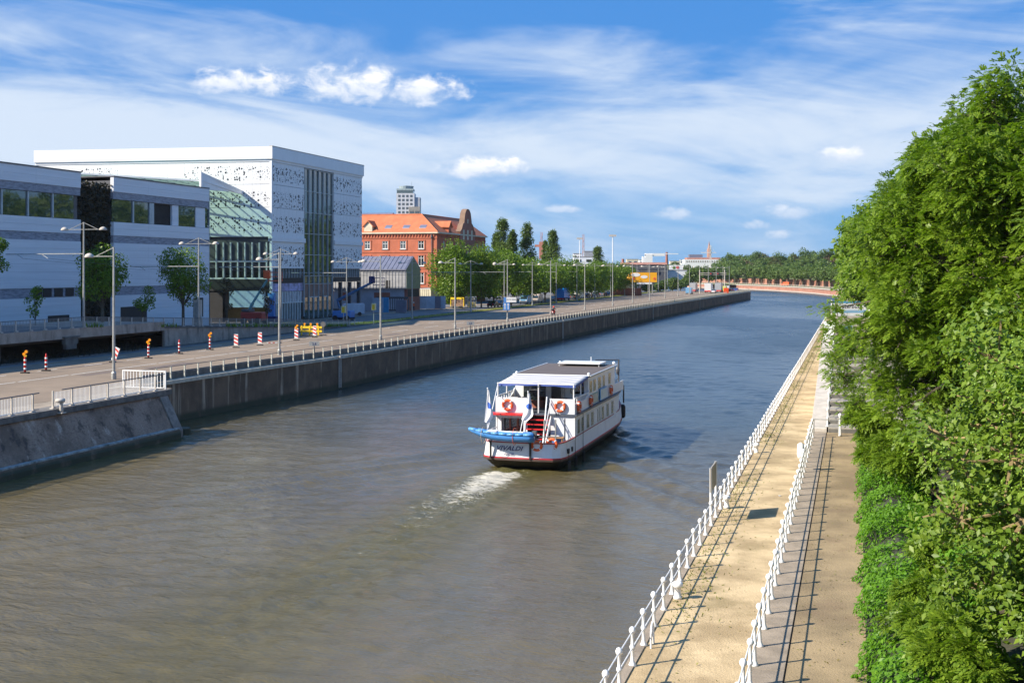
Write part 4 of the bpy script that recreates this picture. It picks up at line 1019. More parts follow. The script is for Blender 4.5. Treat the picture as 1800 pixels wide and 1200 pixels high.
for r in range(18):
    for k in range(2): mb.box(3.2+k*4,6.2+k*4,-1.3,-1.2,3+r*3.05,4.7+r*3.05)
tag(mb.build('windows', M['glass'], tw), kind='stuff')
def farb(name, lab, px0, px1, ytop, Y, m, z0=2, roof=None, win=True, cat='building', rows=None):
    x0, x1 = (px0-900)/2100*Y, (px1-900)/2100*Y; h = hgt(ytop, Y)
    t = thing(name, lab, cat, (0.5*(x0+x1), Y, 0), 0); w_ = (x1-x0)/2; dd = min(30, max(8, w_))
    box('wall', m, t, -w_, w_, 0, dd, z0, h)
    if roof: MB().prismx([(-.5,h),(dd/2,h+roof[1]),(dd+.5,h)], -w_-.4, w_+.4).build('roof', roof[0], t)
    else: box('roof', M['stepstone'], t, -w_-.2, w_+.2, -.2, dd+.2, h, h+.4)
    if win:
        mb = MB(); nw = max(2, int(w_*2/5)); nr_ = rows or max(1, int((h-z0-2)/4.2))
        for r in range(nr_):
            for k in range(nw): cx = -w_+(k+.5)*2*w_/nw; mb.box(cx-w_/nw*.5,cx+w_/nw*.5,-.15,0,h-1.6-r*3.8-1.8,h-1.6-r*3.8)
        tag(mb.build('windows', M['glass'], t), kind='stuff')
    return t
Wh = M['white']
wh = farb('warehouse', 'dark grey warehouse with a reddish roof edge behind the yellow billboard', 1094, 1172, 465, 640, M['dgrey'], roof=(M['quaybrick'],1.2), win=False)
box('loading_opening', M['black'], wh, -3, 8, -.3, 0, hgt(482,640), hgt(474,640)); sg_ = box('wall_sign', M['redwhite'], wh, 13, 20.5, -.9, -.3, hgt(474,640), hgt(466,640))
for cx, m_ in ((15.6,M['leaf_hedge']),(17.6,M['signred'])): MB().cyl((cx,-1.0,hgt(470,640)),(cx,-.95,hgt(470,640)),.85,n=14).build('logo_disc', m_, sg_)
farb('warehouse', 'low white shed with a green and red fascia right of the warehouse sign', 1166, 1208, 475, 650, Wh, win=False)
farb('white_block', 'white block with a stepped penthouse above the street trees', 1008, 1022, 446, 900, Wh)
farb('grey_block', 'grey metal-fronted hall above the street trees', 1027, 1049, 442, 880, M['zinc'], win=False)
farb('long_block', 'long pale low block above the tree row', 1008, 1044, 452, 860, M['clean'])
farb('flat_block', 'cream flat-roofed block on the skyline left of the gantry', 1102, 1122, 456, 1100, M['cream'])
farb('flat_block', 'white flat-roofed block on the skyline touching the gantry', 1124, 1137, 457, 1150, Wh)
gy = thing('gantry_building', 'tall white angular gantry with a cantilever arm on the skyline', 'gantry', ray(1140,950,0), 0)
box('leg', Wh, gy, -2.3, 3.2, 0, 8, 0, hgt(447,950)); box('arm', Wh, gy, -2.3, 13, .5, 7, hgt(450,950), hgt(445.2,950)); box('boom', Wh, gy, 10, 24, 2, 4, hgt(446.7,950), hgt(445.4,950)); box('low_leg', M['clean'], gy, -4.5, -2.31, 0, 8, 0, hgt(451,950))
ch = thing('church', 'long white church with grey slate roof and reddish spire on the skyline', 'church', ray(1235,1250,0), 0)
box('wall', Wh, ch, -19, 18, 0, 14, 0, hgt(456,1250)); box('wing', M['clean'], ch, -22, -19.01, 0, 12, 0, hgt(463,1250)); box('upper_wall', M['quaybrick'], ch, -15, 20, 8, 26, 0, hgt(452.5,1250))
box('nave_roof', M['zincroof'], ch, -12, 2, 12, 20, hgt(452,1250), hgt(447,1250)); MB().lathe([(2.4,0),(2.4,9),(1.6,9.2),(.1,17)], (9.5,16,hgt(452,1250)), 8).build('spire', mat('spire_brick', (.36,.21,.16), .8), ch)
mb = MB()
for k in range(14): mb.box(-17+k*2.4,-15.8+k*2.4,-.2,0,hgt(461,1250),hgt(458,1250))
tag(mb.build('windows', M['stepstone'], ch), kind='stuff')
def crane(lab, px, Y, zt, m, jib=None):
    t = thing('tower_crane', lab, 'crane', ray(px, Y, 0), 0); mb = MB()
    a = .7; n = int(zt/4)
    for (x, y) in ((-a,-a),(a,-a),(a,a),(-a,a)): mb.cyl((x,y,0),(x*.6,y*.6,zt),.2,n=4)
    for k in range(n): mb.cyl((-a,-a,k*4),(a,-a,k*4+4),.15,n=4)
    mb.build('mast', m, t)
    if jib: MB().cyl((-jib,0,zt*.8),(jib*.6,0,zt*.8),.45,n=4).cyl((0,0,zt),(-jib*.6,0,zt*.8),.1,n=4).cyl((0,0,zt),(jib*.5,0,zt*.8),.1,n=4).build('jib', m, t)
    return t
crm = mat('crane_red', (.5,.2,.13), .6)
t = crane('reddish lattice crane mast between the poplars', 952, 800, hgt(408,800), crm); MB().box(-4.5,3,-1,1,hgt(434,800),hgt(430,800)).box(-1.6,1.6,-1.6,1.6,hgt(455,800),hgt(425,800)).build('crane_house', crm, t)
crane('thin pale red mast beside the white block', 1025.5, 900, hgt(412,900), crm)
crane('white tower crane with a level jib beside the church spire', 1249, 1200, hgt(431,1200), mat('crane_white', (.65,.62,.58), .6), 9.5)
for i, px_ in enumerate((1019,1077)):
    Y = (560,470)[i]; t = thing('floodlight_mast', ['slim white floodlight mast above the trees left of the taller one','tall white floodlight mast above the street trees'][i], 'mast', ray(px_, Y, 3.4), 0, 'floodlight masts')
    zt = hgt((419,414)[i], Y)-3.4; MB().cyl((0,0,0),(0,0,zt),.28,.16,n=8).build('pole', Wh, t); MB().box(-1.4,1.4,-.3,.3,zt-.4,zt+.3).build('lamp_head', M['stone'], t)
for px_, ht, Y in ((1172,444,1300),(1095,456,1100)):
    t = thing('chimney', 'thin dark chimney on the skyline at the gantry' if px_ == 1172 else 'thin stub chimney on the skyline above the warehouse', 'chimney', ray(px_, Y, 0), 0); MB().lathe([(2.0,0),(1.2,hgt(ht,Y)),(1.3,hgt(ht,Y)+.5)], n=8).build('shaft', M['darkbrick'], t)
for i, (a, b, yt, Y) in enumerate(((1178,1196,459,1400),(1196,1206,457,1500),(1060,1080,464,1000),(1080,1096,468,900))):
    farb('skyline_block', ['pale terrace of houses on the skyline beside the chimney','small pale block on the skyline left of the church','low dark roof behind the round poplar','low cream house roof above the last street trees'][i], a, b, yt, Y, [M['cream'],Wh,M['zincroof'],M['cream']][i])
# billboard
bbx = thing('billboard', 'large orange-yellow billboard panel standing above the side road', 'billboard', ray(1131,400,3.4), 0)
yb = mat('billboard_yellow', (.85,.40,.01), .5, var=.03)
ZB0, ZB1 = hgt(496,400)-3.4, hgt(479,400)-3.4
box('panel', yb, bbx, -4.3, 4.5, -.25, .25, ZB0, ZB1, bevel=.03); MB().lathe([(.5,0),(.9,.5),(.4,1.3),(.1,1.9)],(-4.9,0,ZB0+.8),10).build('shaped_edge', yb, bbx)
for cx, cz, w_ in ((-2.6,ZB1-.75,1.5),(.2,ZB1-1.45,1.2)): MB().lathe([(w_*.01,-.02),(w_,-.02),(w_,.02),(w_*.01,.02)],n=20).build('print_oval', M['redwhite'], bbx).matrix_local = Matrix.Translation((cx,-.28,cz)) @ Matrix.Rotation(pi/2,4,'X') @ Matrix.Diagonal((1,.42,1,1))
for dx, nm in ((-3.3,'orange_dot'),(3.7,'orange_dot')): MB().cyl((dx,-.30,ZB0+1.2),(dx,-.26,ZB0+1.2),.45,n=12).build(nm, M['orange'], bbx)
MB().cyl((-3,0,0),(-3,0,ZB0),.15,n=8).cyl((3,0,0),(3,0,ZB0),.15,n=8).build('post', M['grey'], bbx); box('lower_strip', M['redwhite'], bbx, -2.2, 2.8, -.2, .2, ZB0-.65, ZB0-.1)
farb('white_shed', 'white lean-to shed partly behind the yellow billboard', 1088, 1116, 493, 420, Wh, z0=3, win=False)
fb = thing('brick_fence', 'low reddish wall below the white lean-to', 'wall', ray(1100,405,3.4), 0)
for k in range(6): box('bay', M['darkbrick'], fb, -5.4+k*1.8, -3.64+k*1.8, -.1, .1, 0, 2.6)

# ================================================================== THE BOAT
boat = thing('tour_boat', 'white two-deck passenger boat with taupe roof and black hull under way on the canal', 'boat', W(SB,TB,0))
def outline(hb, y0, y1, bowf=1.0):
    r = [(0,y0),(hb*.45,y0+.02),(hb*.74,y0+.12),(hb*.9,y0+.42),(hb*.97,y0+1.0),(hb,y0+2.0),(hb,y0+6),(hb,y1-9),(hb*.97,y1-6),(hb*.86,y1-3.6),(hb*.66,y1-1.9),(hb*.38,y1-.7),(0,y1)]
    return r + [(-x, y) for x, y in r[-2:0:-1]]
def loft(name, levels, m, parent, caps=(True, True), smooth=False):
    mb = MB(); n = len(levels[0][0])
    for k, (o, z) in enumerate(levels): mb.v += [(x, y, z + (.0 if y < 17 else (y-17)*(y-17)*.008*min(1,max(0,z)))) for x, y in o]
    for k in range(len(levels)-1):
        for i in range(n): mb.f.append((k*n+i, k*n+(i+1)%n, (k+1)*n+(i+1)%n, (k+1)*n+i)); mb.mi.append(0)
    if caps[0]: mb.f.append(tuple(range(n-1,-1,-1))); mb.mi.append(0)
    if caps[1]: mb.f.append(tuple(range((len(levels)-1)*n, len(levels)*n))); mb.mi.append(0)
    return mb.build(name, m, parent, smooth)
loft('hull', [(outline(1.4,2.2,21.5),-.7),(outline(2.05,.95,22.9),-.1),(outline(2.35,.45,23.3),.25),(outline(2.62,.02,23.8),.66)], M['hullblack'], boat, (True,False))
loft('rubbing_strake', [(outline(2.68,-.06,23.9),.60),(outline(2.70,-.08,23.9),.72)], mat('strake', (.09,.06,.05), .6), boat)
loft('red_line', [(outline(2.67,-.045,23.9),.72),(outline(2.66,-.04,23.9),.80)], M['hullred'], boat)
loft('bulwark', [(outline(2.64,-.02,23.95),.80),(outline(2.56,.14,24.05),1.62)], M['boatwhite'], boat, (False,False))
loft('inner_bulwark', [(outline(2.50,.22,23.8),1.1),(outline(2.48,.24,23.8),1.62)], M['boatwhite'], boat, (False,False))
loft('cap_rail', [(outline(2.60,.08,24.1),1.62),(outline(2.60,.08,24.1),1.665)], M['red'], boat)
loft('deck', [(outline(2.5,.2,23.8),1.05),(outline(2.5,.2,23.8),1.12)], M['deck'], boat)
bpy.data.objects.remove(bpy.data.objects['cap_rail'])
mb = MB(); oo = outline(2.58,.1,24.1); oi = outline(2.47,.22,23.9); n = len(oo)
mb.v = [(x,y,1.63+(.0 if y<17 else (y-17)**2*.013)) for x,y in oo]+[(x,y,1.63+(.0 if y<17 else (y-17)**2*.013)) for x,y in oi]+[(x,y,1.69+(.0 if y<17 else (y-17)**2*.013)) for x,y in oo]+[(x,y,1.69+(.0 if y<17 else (y-17)**2*.013)) for x,y in oi]
for i in range(n):
    j = (i+1)%n; mb.f += [(i,j,n+j,n+i),(2*n+i,3*n+i,3*n+j,2*n+j),(i,2*n+i,2*n+j,j),(n+i,n+j,3*n+j,3*n+i)]; mb.mi += [0]*4
mb.build('cap_rail', mat('cap_dark_red', (.30,.03,.04), .5), boat)
# main cabin
hb_ = 2.56
def cabin(o0, o1, z0, z1, name, m): 
    pass
cab = [(-hb_,3.4),(hb_,3.4),(hb_,16.5),(hb_*.94,18.6),(hb_*.72,20.6),(.9,21.8),(-.9,21.8),(-hb_*.72,20.6),(-hb_*.94,18.6),(-hb_,16.5)]
MB().prism([(x,y) for x,y in cab if y > 5] + [], 1.1, 2.94).build('cabin_wall', M['boatwhite'], boat)
mb = MB(); mb.box(hb_-.08,hb_,3.4,16.5,1.55,2.94); mb.box(-hb_,-hb_+.08,3.4,16.5,1.55,2.94); mb.build('side_wall', M['boatwhite'], boat)
MB().box(1.0,hb_-.09,3.42,3.5,1.1,2.94).box(-hb_+.09,-2.2,3.42,3.5,1.1,2.94).box(-.75,-.5,3.42,3.5,1.1,2.94).box(-2.2,-.75,3.44,3.5,2.7,2.94).build('aft_wall', M['boatwhite'], boat)
MB().box(-hb_+.1,hb_-.1,5.5,5.6,1.1,2.94).build('inner_wall', M['dgrey'], boat)
MB().box(-2.2,-.75,3.9,3.95,1.12,2.7).build('door_glass', M['glass'], boat)
for x in (-2.2,-1.75,-1.25,-.78): box('door_post', M['boatwhite'] if x in (-2.2,-.78) else M['darkbrick'], boat, x-.05, x+.05, 3.8, 3.88, 1.12, 2.7)
box('door_canopy', M['red'], boat, -2.75, -.45, 2.7, 3.4, 2.95, 3.06)
# deck slab line
dk = [(-hb_-.14,3.3),(hb_+.14,3.3),(hb_+.16,16.5),(hb_*.98,18.8),(hb_*.76,21.0),(.95,22.3),(-.95,22.3),(-hb_*.76,21.0),(-hb_*.98,18.8),(-hb_-.16,16.5)]
MB().prism(dk, 2.95, 3.07).build('upper_deck', mat('deck_edge', (.07,.085,.11), .5), boat)
# side windows
wd_ = [(4.1,4.75,1),(5.2,5.85,1),(6.75,7.5,1),(8.1,8.85,1),(10.1,10.35,1),(10.75,11.0,1),(11.5,12.2,1),(13.2,13.9,1),(14.9,15.6,1)]
for sx in (1,-1):
    for (a, b, _) in wd_:
        x0, x1 = (hb_, hb_+.012) if sx > 0 else (-hb_-.012, -hb_)
        f = box('window_frame', M['winframe'], boat, min(x0,x1), max(x0,x1), a-.07, b+.07, 1.72, 2.72)
        box('pane', M['blindpane'], f, *( (hb_+.013,hb_+.022) if sx > 0 else (-hb_-.022,-hb_-.013)), a, b, 1.79, 2.65)
    for (a, b, _) in [(4.1,4.9,0)]: pass
mb = MB(); mb.box(hb_+.0,hb_+.03,3.6,9.2,1.47,1.52); mb.box(hb_,hb_+.03,10.5,16.4,1.47,1.52); mb.build('side_moulding', M['boatwhite'], boat)
for y in (1.3,2.2): box('hatch', M['black'], boat, 2.5, 2.665, y, y+.28, .95, 1.22)
# upper cabin
U0, U1, ux = 7.6, 16.6, 2.48
MB().box(-ux,ux,U0,U1,3.07,5.0).build('upper_cabin', M['boatwhite'], boat)
for sx in (1,-1):
    for a, b in ((7.95,8.75),(9.2,9.9),(10.7,11.6),(12.3,12.9),(14.2,15.0)):
        x0, x1 = (ux, ux+.012) if sx > 0 else (-ux-.012, -ux)
        f = box('window_frame', M['winframe'], boat, x0, x1, a-.07, b+.07, 3.9, 4.75); box('pane', M['blindpane'], f, *((ux+.013,ux+.02) if sx > 0 else (-ux-.02,-ux-.013)), a, b, 3.96, 4.7)
MB().box(-1.9,-.4,U0-.03,U0,3.3,4.8).box(.0,.9,U0-.03,U0,3.1,4.8).box(1.3,2.2,U0-.03,U0,3.9,4.7).build('aft_window', M['glass'], boat)
MB().prismx([(U0-.1,5.0),(U1+.15,5.06),(U1+.15,5.14),(U0-.1,5.10)], -ux-.12, ux+.12).build('roof', M['taupe'], boat)
mb = MB(); mb.cyl((ux+.14,U0,5.08),(ux+.14,U1+.2,5.13),.05,n=6); mb.cyl((-ux-.14,U0,5.08),(-ux-.14,U1+.2,5.13),.05,n=6); mb.cyl((-ux-.1,U0-.1,5.1),(ux+.1,U0-.1,5.1),.05,n=6); mb.build('roof_trim', M['boatwhite'], boat)
MB().box(-1.3,1.8,14.6,16.9,5.3,5.36).build('roof_panel', M['boatwhite'], boat)
mb = MB()
for x in (-1.2,1.7):
    for y in (14.7,16.8): mb.cyl((x,y,5.1),(x,y,5.3),.03,n=5)
mb.ball((2.4,16.7,5.25),.13); mb.ball((2.5,7.7,5.2),.11); mb.ball((-2.4,7.7,5.2),.1); mb.ball((-1.6,16.6,5.25),.1); mb.cyl((.9,15.8,5.36),(.9,15.8,5.75),.03,n=5)
mb.build('deck_lights', M['boatwhite'], boat)
# awning
aw = MB(); nx, ny = 16, 10
for j in range(ny+1):
    for i in range(nx+1):
        u = i/nx*2-1; v = j/ny; y = U0-.15-v*3.75-(.12*(1-u*u))*v; z = 5.10-.16*v*v-.05*sin(v*pi)-.10*u*u*v - .03*abs(sin(i*pi/4))*v
        aw.v.append((u*(ux+.05), y, z))
for j in range(ny):
    for i in range(nx): aw.f.append((j*(nx+1)+i, j*(nx+1)+i+1, (j+1)*(nx+1)+i+1, (j+1)*(nx+1)+i)); aw.mi.append(0)
awo = aw.build('awning', M['awning'], boat, True); so_ = awo.modifiers.new('s','SOLIDIFY'); so_.thickness = .02
vl = MB(); b0 = ny*(nx+1)
for i in range(nx): 
    p, q = Vector(aw.v[b0+i]), Vector(aw.v[b0+i+1]); dn = Vector((0,-.03,-.16)); vl.add([p,q,q+dn,p+dn],[(0,1,2,3)])
for side in (0, nx):
    for j in range(ny): p, q = Vector(aw.v[j*(nx+1)+side]), Vector(aw.v[(j+1)*(nx+1)+side]); dn = Vector((0,0,-.14)); vl.add([p,q,q+dn,p+dn],[(0,1,2,3)])
vl.build('awning_valance', mat('valance_blue', (.03,.07,.30), .6), awo)
mb = MB()
for x, y0 in ((-2.45,3.5),(2.45,3.55),(2.45,5.5),(-2.45,5.5),(0.2,3.5)): mb.cyl((x,y0,3.07),(x,y0,4.92),.045,n=8)
mb.cyl((-2.45,3.3,4.9),(2.45,3.3,4.9),.03,n=6); mb.cyl((-2.5,1.0,1.6),(-2.45,3.4,4.7),.03,n=6)
mb.build('awning_post', M['boatwhite'], boat)
# upper aft bulwarks, side bulwarks
box('aft_bulwark', M['boatwhite'], boat, -2.56,-.35,3.34,3.42,3.07,4.0); box('aft_bulwark', M['boatwhite'], boat, .95,2.56,3.34,3.42,3.07,4.0)
mb = MB(); mb.prismx([(3.42,3.07),(7.6,3.07),(7.6,4.2),(7.1,3.85),(6.5,3.7),(3.42,3.7)], 2.5, 2.56); mb.prismx([(3.42,3.07),(7.6,3.07),(7.6,4.2),(7.1,3.85),(6.5,3.7),(3.42,3.7)], -2.56, -2.5); mb.build('side_bulwark', M['boatwhite'], boat)
mb = MB()
for sx in (-1,1):
    mb.box(sx*2.53-.03,sx*2.53+.03,3.4,7.2,4.0,4.07)
    for k in range(7): mb.box(sx*2.53-.025,sx*2.53+.025,3.5+k*.55,3.58+k*.55,3.7,4.0)
mb.build('upper_rail', M['boatwhite'], boat)
MB().box(-1.2,-.2,6.2,6.8,3.07,3.5).box(1.2,2.2,5.2,5.8,3.07,3.8).build('deck_furniture', M['darkbrick'], boat)
for k in range(4):
    x = (-1.9,-1.1,1.2,1.9)[k]; MB().lathe([(.05,0),(.04,.7),(.33,.72),(.33,.76)],(x,5.0+.5*(k%2),3.07),12).build('table', M['boatwhite'], boat)
# stairs
for k in range(7):
    y = 1.75+k*.28; z = 1.34+k*.26; box('stair_tread', M['red'], boat, -.42, .98, y, y+.2, z, z+.06)
for x in (-.5, 1.0): MB().prismx([(1.6,1.1),(1.95,1.1),(3.9,3.1),(3.5,3.1)], x, x+.06).build('stringer', M['boatwhite'], boat)
for x in (-.5, 1.05): MB().tube([(x,1.6,1.9),(x,3.4,4.0)], .03).tube([(x,1.6,1.1),(x,1.6,1.9)], .03).tube([(x,2.6,2.1),(x,2.6,3.1)],.025).build('hand_rail', M['boatwhite'], boat)
MB().tube([(1.05,1.2,1.1),(.8,3.3,4.1)],.05).tube([(-.1,1.1,1.2),(-.6,3.3,3.7)],.04).build('gangway_stay', M['boatwhite'], boat)
# stern rail + benches
mb = MB(); o2 = outline(2.45,.25,24)
ring = [(x,y) for x,y in o2 if y < 3]; ringL = [p for p in ring if p[0] <= 0]; 
rp = sorted([p for p in ring], key=lambda p: p[0])
rpp = [(-2.45,3.2)]+[p for p in rp]+[(2.45,3.2)]
seen = []
for p in rpp:
    if not seen or (Vector(p)-Vector(seen[-1])).length > .15: seen.append(p)
for a, b in zip(seen[:-1], seen[1:]):
    if a[0] > .2: continue
    mb.cyl((a[0],a[1],2.15),(b[0],b[1],2.15),.025,n=6); mb.cyl((a[0],a[1],1.9),(b[0],b[1],1.9),.018,n=6)
for p in seen:
    if p[0] <= .4: mb.cyl((p[0],p[1],1.66),(p[0],p[1],2.2),.03,n=6)
mb.build('stern_rail', M['boatwhite'], boat)
mb = MB(); 
for x,y in ((1.3,.7),(1.9,1.1),(2.3,1.8)): mb.cyl((x,y,1.1),(x,y,3.0),.045,n=8)
mb.cyl((1.0,.4,2.0),(2.3,1.0,2.0),.025,n=6); mb.build('stanchion', M['grey'], boat)
MB().box(1.2,2.2,1.9,2.3,1.75,1.82).box(1.3,1.36,1.95,2.25,1.12,1.75).box(2.05,2.1,1.95,2.25,1.12,1.75).build('bench', M['wood'], boat)
MB().box(1.35,1.95,2.4,3.0,1.12,1.7).build('locker', M['blue'], boat, bevel=.03)
MB().lathe([(.16,0),(.16,.5),(.1,.6)],(-1.7,1.6,1.12),10).box(-1.2,-.8,1.2,1.6,1.12,1.5).build('capstan', M['red'], boat)
MB().lathe([(.22,0),(.22,.6),(.12,.75)],(-1.0,2.5,1.12),10).box(.2,.6,.7,1.1,1.12,1.3).build('winch', M['dgrey'], boat)
text('VIVALDI', 'name_lettering', M['navy'], boat, (-.72,-.03,1.32), (radians(90-11),0,0), .38, shear=.35, ext=.006, wide=1.15)
text('VENISE', 'port_lettering', M['navy'], boat, (-.72,-.065,.98), (radians(90-11),0,0), .17, ext=.005, wide=1.2)
for x in (-1.85,.62): MB().box(x-.05,x+.05,-.12,.0,.7,1.75).box(x-.05,x+.05,-.3,.1,1.68,1.76).build('davit', M['black'], boat)
# side boards, notices, fenders, bow fittings
b_ = box('notice_board', M['cream'], boat, ux+.0, ux+.05, 8.3, 10.4, 3.22, 3.75); box('notice_frame', mat('board_green', (.15,.3,.22), .5), b_, ux-.0, ux+.045, 8.2, 10.5, 3.16, 3.8)
b_ = box('notice_board', mat('board_pale', (.55,.62,.58), .5), boat, ux+.1, ux+.14, 11.0, 13.1, 3.2, 3.85); box('notice_frame', M['skyblue'], b_, ux+.08, ux+.13, 10.9, 13.2, 3.12, 3.93)
for y, zt in ((2.7,1.75),(4.9,3.0),(1.0,1.2)):
    f = MB().cyl((2.74,y,zt),(2.74,y,.55),.02,n=5).build('fender_rope', M['black'], boat); MB().lathe([(.03,0),(.1,.08),(.1,.62),(.03,.7)],(2.78,y,-.12),10).build('fender', M['black'], f)
MB().tube([(2.3,21,1.9),(2.3,21,3.2),(1.4,22.6,3.2),(1.4,22.6,1.9)],.06).lathe([(.12,0),(.22,.15),(.22,.9),(.12,1.05)],(2.0,22.2,.6),10).build('bow_fender', M['black'], boat)
MB().cyl((2.2,19.5,3.0),(2.2,19.5,5.3),.06,n=8).cyl((2.2,19.5,5.3),(.6,18.6,5.3),.04,n=6).tube([(2.2,19.5,3.07),(2.2,19.5,3.9),(2.3,18.0,3.9),(2.3,18.0,3.07)],.03).ball((2.15,19.4,4.5),.16,sz=2).build('bow_mast', M['dgrey'], boat)
mb = MB(); mb.prismx([(16.6,3.07),(19.8,3.07),(19.9,3.75),(16.6,3.75)], 2.44, 2.5); mb.prismx([(16.6,3.07),(19.8,3.07),(19.9,3.75),(16.6,3.75)], -2.5, -2.44); mb.build('bow_bulwark', M['boatwhite'], boat)

# lifebuoys: one body, white bands
def lifebuoy(lab, loc, axis, tilt=0, col='orange'):
    t = thing('lifebuoy', lab, 'lifebuoy', boat.matrix_basis @ Vector(loc), -A + (pi/2 if axis == 'x' else 0), 'lifebuoys on the boat')
    MB().torus((0,0,0), .29, .085, 'y', 28, 10).build('ring', M[col], t, True)
    for k in range(4):
        a = pi/4+k*pi/2; mb = MB(); mb.torus((0,0,0), .29, .09, 'y', 28, 10); v = mb.v; keep = []
        for f in mb.f:
            c = sum((Vector(v[i]) for i in f), Vector())/4; an = atan2(c.z, c.x) % (2*pi)
            if abs((an-a+pi)%(2*pi)-pi) < .2: keep.append(f)
        used = sorted({i for f in keep for i in f}); mp = {i: k2 for k2, i in enumerate(used)}
        m2 = MB(); m2.v = [v[i] for i in used]; m2.f = [tuple(mp[i] for i in f) for f in keep]; m2.mi = [0]*len(keep); m2.build('band', M['redwhite'], t, True)
    return t
boat.matrix_basis = Matrix.Translation(boat.location) @ Matrix.Rotation(-A, 4, 'Z')
lifebuoy('orange lifebuoy on the upper left stern bulwark', (-1.75,3.24,3.55), 'y')
lifebuoy('red-orange lifebuoy on the upper right stern bulwark', (1.65,3.24,3.55), 'y')
lifebuoy('orange lifebuoy hanging low on the stern rail next to the dinghy', (.98,.12,1.55), 'y')
lifebuoy('orange lifebuoy on the low stern rail nearest the starboard corner', (1.85,.35,1.62), 'y')
lifebuoy('lifebuoy edge-on at the aft end of the boat side above the deck line', (2.66,4.2,3.45), 'x')
lifebuoy('lifebuoy edge-on at the middle of the boat side under the first upper windows', (2.66,7.7,3.48), 'x')
lifebuoy('lifebuoy edge-on near the bow end of the boat side', (2.62,14.6,3.5), 'x')
# dinghy
dg = thing('dinghy', 'blue inflatable dinghy lashed across the stern of the boat', 'dinghy', boat.matrix_basis @ Vector((-.95,-.55,1.95)), -A)
secs = [(-2.15,.02,.30),(-1.9,.14,.26),(-1.4,.30,.16),(-.6,.44,.05),(.3,.50,0),(1.1,.50,0),(1.7,.46,0),(1.95,.40,.02)]
mb = MB(); n = 14
for (x, r, dz) in secs:
    for k in range(n):
        a = 2*pi*k/n; mb.v.append((x, -r*cos(a)*.95, dz+.18+ (sin(a)*.26 if sin(a) > 0 else sin(a)*.34)*min(1, r/.4)))
for j in range(len(secs)-1):
    for k in range(n): mb.f.append((j*n+k, j*n+(k+1)%n, (j+1)*n+(k+1)%n, (j+1)*n+k)); mb.mi.append(0)
mb.f += [tuple(range(n)), tuple(range((len(secs)-1)*n+n-1,(len(secs)-1)*n-1,-1))]; mb.mi += [0,0]
mb.build('hull', mat('dinghy_blue', (.06,.24,.58), .3, var=.05), dg, True)
mb = MB()
for sy in (-1,1): mb.tube([(x_, sy*float(np.interp(x_,[-2.1,-1.4,-.6,.3,1.9],[.03,.26,.40,.46,.42])), float(np.interp(x_,[-2.1,-1.4,-.6,.3,1.9],[.55,.46,.38,.34,.34]))) for x_ in np.linspace(-2.1,1.9,9)], .07, 8)
mb.build('tube', mat('dinghy_blue_light', (.12,.33,.66), .3), dg, True)
MB().box(-1.0,1.3,-.12,.12,.43,.47).box(-.9,-.3,-.3,.3,.44,.5).build('cover', M['redwhite'], dg)
MB().box(1.86,2.1,-.14,.14,.25,.55).cyl((2.0,0,.3),(2.1,0,.0),.05,n=8).build('outboard_motor', M['dgrey'], dg, bevel=.03)
for x in (-1.2,.75): MB().torus((0,0,0),.5,.015,'x',20,5).build('lashing', M['orange'] if x > 0 else M['rope'], dg).location = (x,0,.18)
# flags
def flag(lab, loc, h, w_, hh, seed, tilt=(0,0)):
    base = boat.matrix_basis @ Vector(loc); t = thing('flag', lab, 'flag', base, -A, 'flags at the stern')
    MB().cyl((0,0,0),(tilt[0],tilt[1],h),.035,.025,n=8).ball((tilt[0],tilt[1],h),.05).build('flagpole', M['boatwhite'], t)
    mb = MB(); nx, nz = 8, 16; top = h-.08
    m_ = bpy.data.materials.get('flag_cloth')
    if not m_:
        m_ = bpy.data.materials.new('flag_cloth'); m_.use_nodes = True; q = NT(m_.node_tree); uv = q.sep(q.node('ShaderNodeTexCoord').outputs['UV'])
        dx = q.m('DIVIDE', q.m('SUBTRACT', uv[0], .55), .40); dz = q.m('DIVIDE', q.m('SUBTRACT', uv[1], .52), .10)
        r = q.m('ADD', q.m('MULTIPLY', dx, dx), q.m('MULTIPLY', dz, dz)); q.put(q.n['Principled BSDF'].inputs['Base Color'], q.mix(q.m('LESS_THAN', r, 1.0), (.74,.74,.76), (.04,.12,.5))); q.n['Principled BSDF'].inputs['Roughness'].default_value = .8
    uvs = []
    for j in range(nz+1):
        v = j/nz; ww = w_*(.12+.9*min(1, v*1.4))*(1 if v < .8 else 1-.5*(v-.8)/.2)
        for i in range(nx+1):
            u = i/nx; z = top-v*hh-u*u*.12*v; tt = z/h
            mb.v.append((tilt[0]*tt+.04+u*ww*.8-(.4*w_*v if v > .1 else 0), tilt[1]*tt-.05-.07*sin(u*7+v*3+seed)*min(1,u*3), z)); uvs.append((u,1-v))
    for j in range(nz):
        for i in range(nx): mb.f.append((j*(nx+1)+i, j*(nx+1)+i+1, (j+1)*(nx+1)+i+1, (j+1)*(nx+1)+i)); mb.mi.append(0)
    o = mb.build('cloth', m_, t, True); me = o.data; ul = me.uv_layers.new(name='UVMap')
    for lp in me.loops: ul.data[lp.index].uv = uvs[lp.vertex_index]
flag('white flag with blue emblem on the port quarter flagpole', (-2.15,.3,1.7), 3.15, .6, 1.95, 1)
flag('white and blue flag drooping from the slanted stern staff before the stairs', (.1,.3,1.1), 3.6, .75, 1.6, 3, (.25,.15))

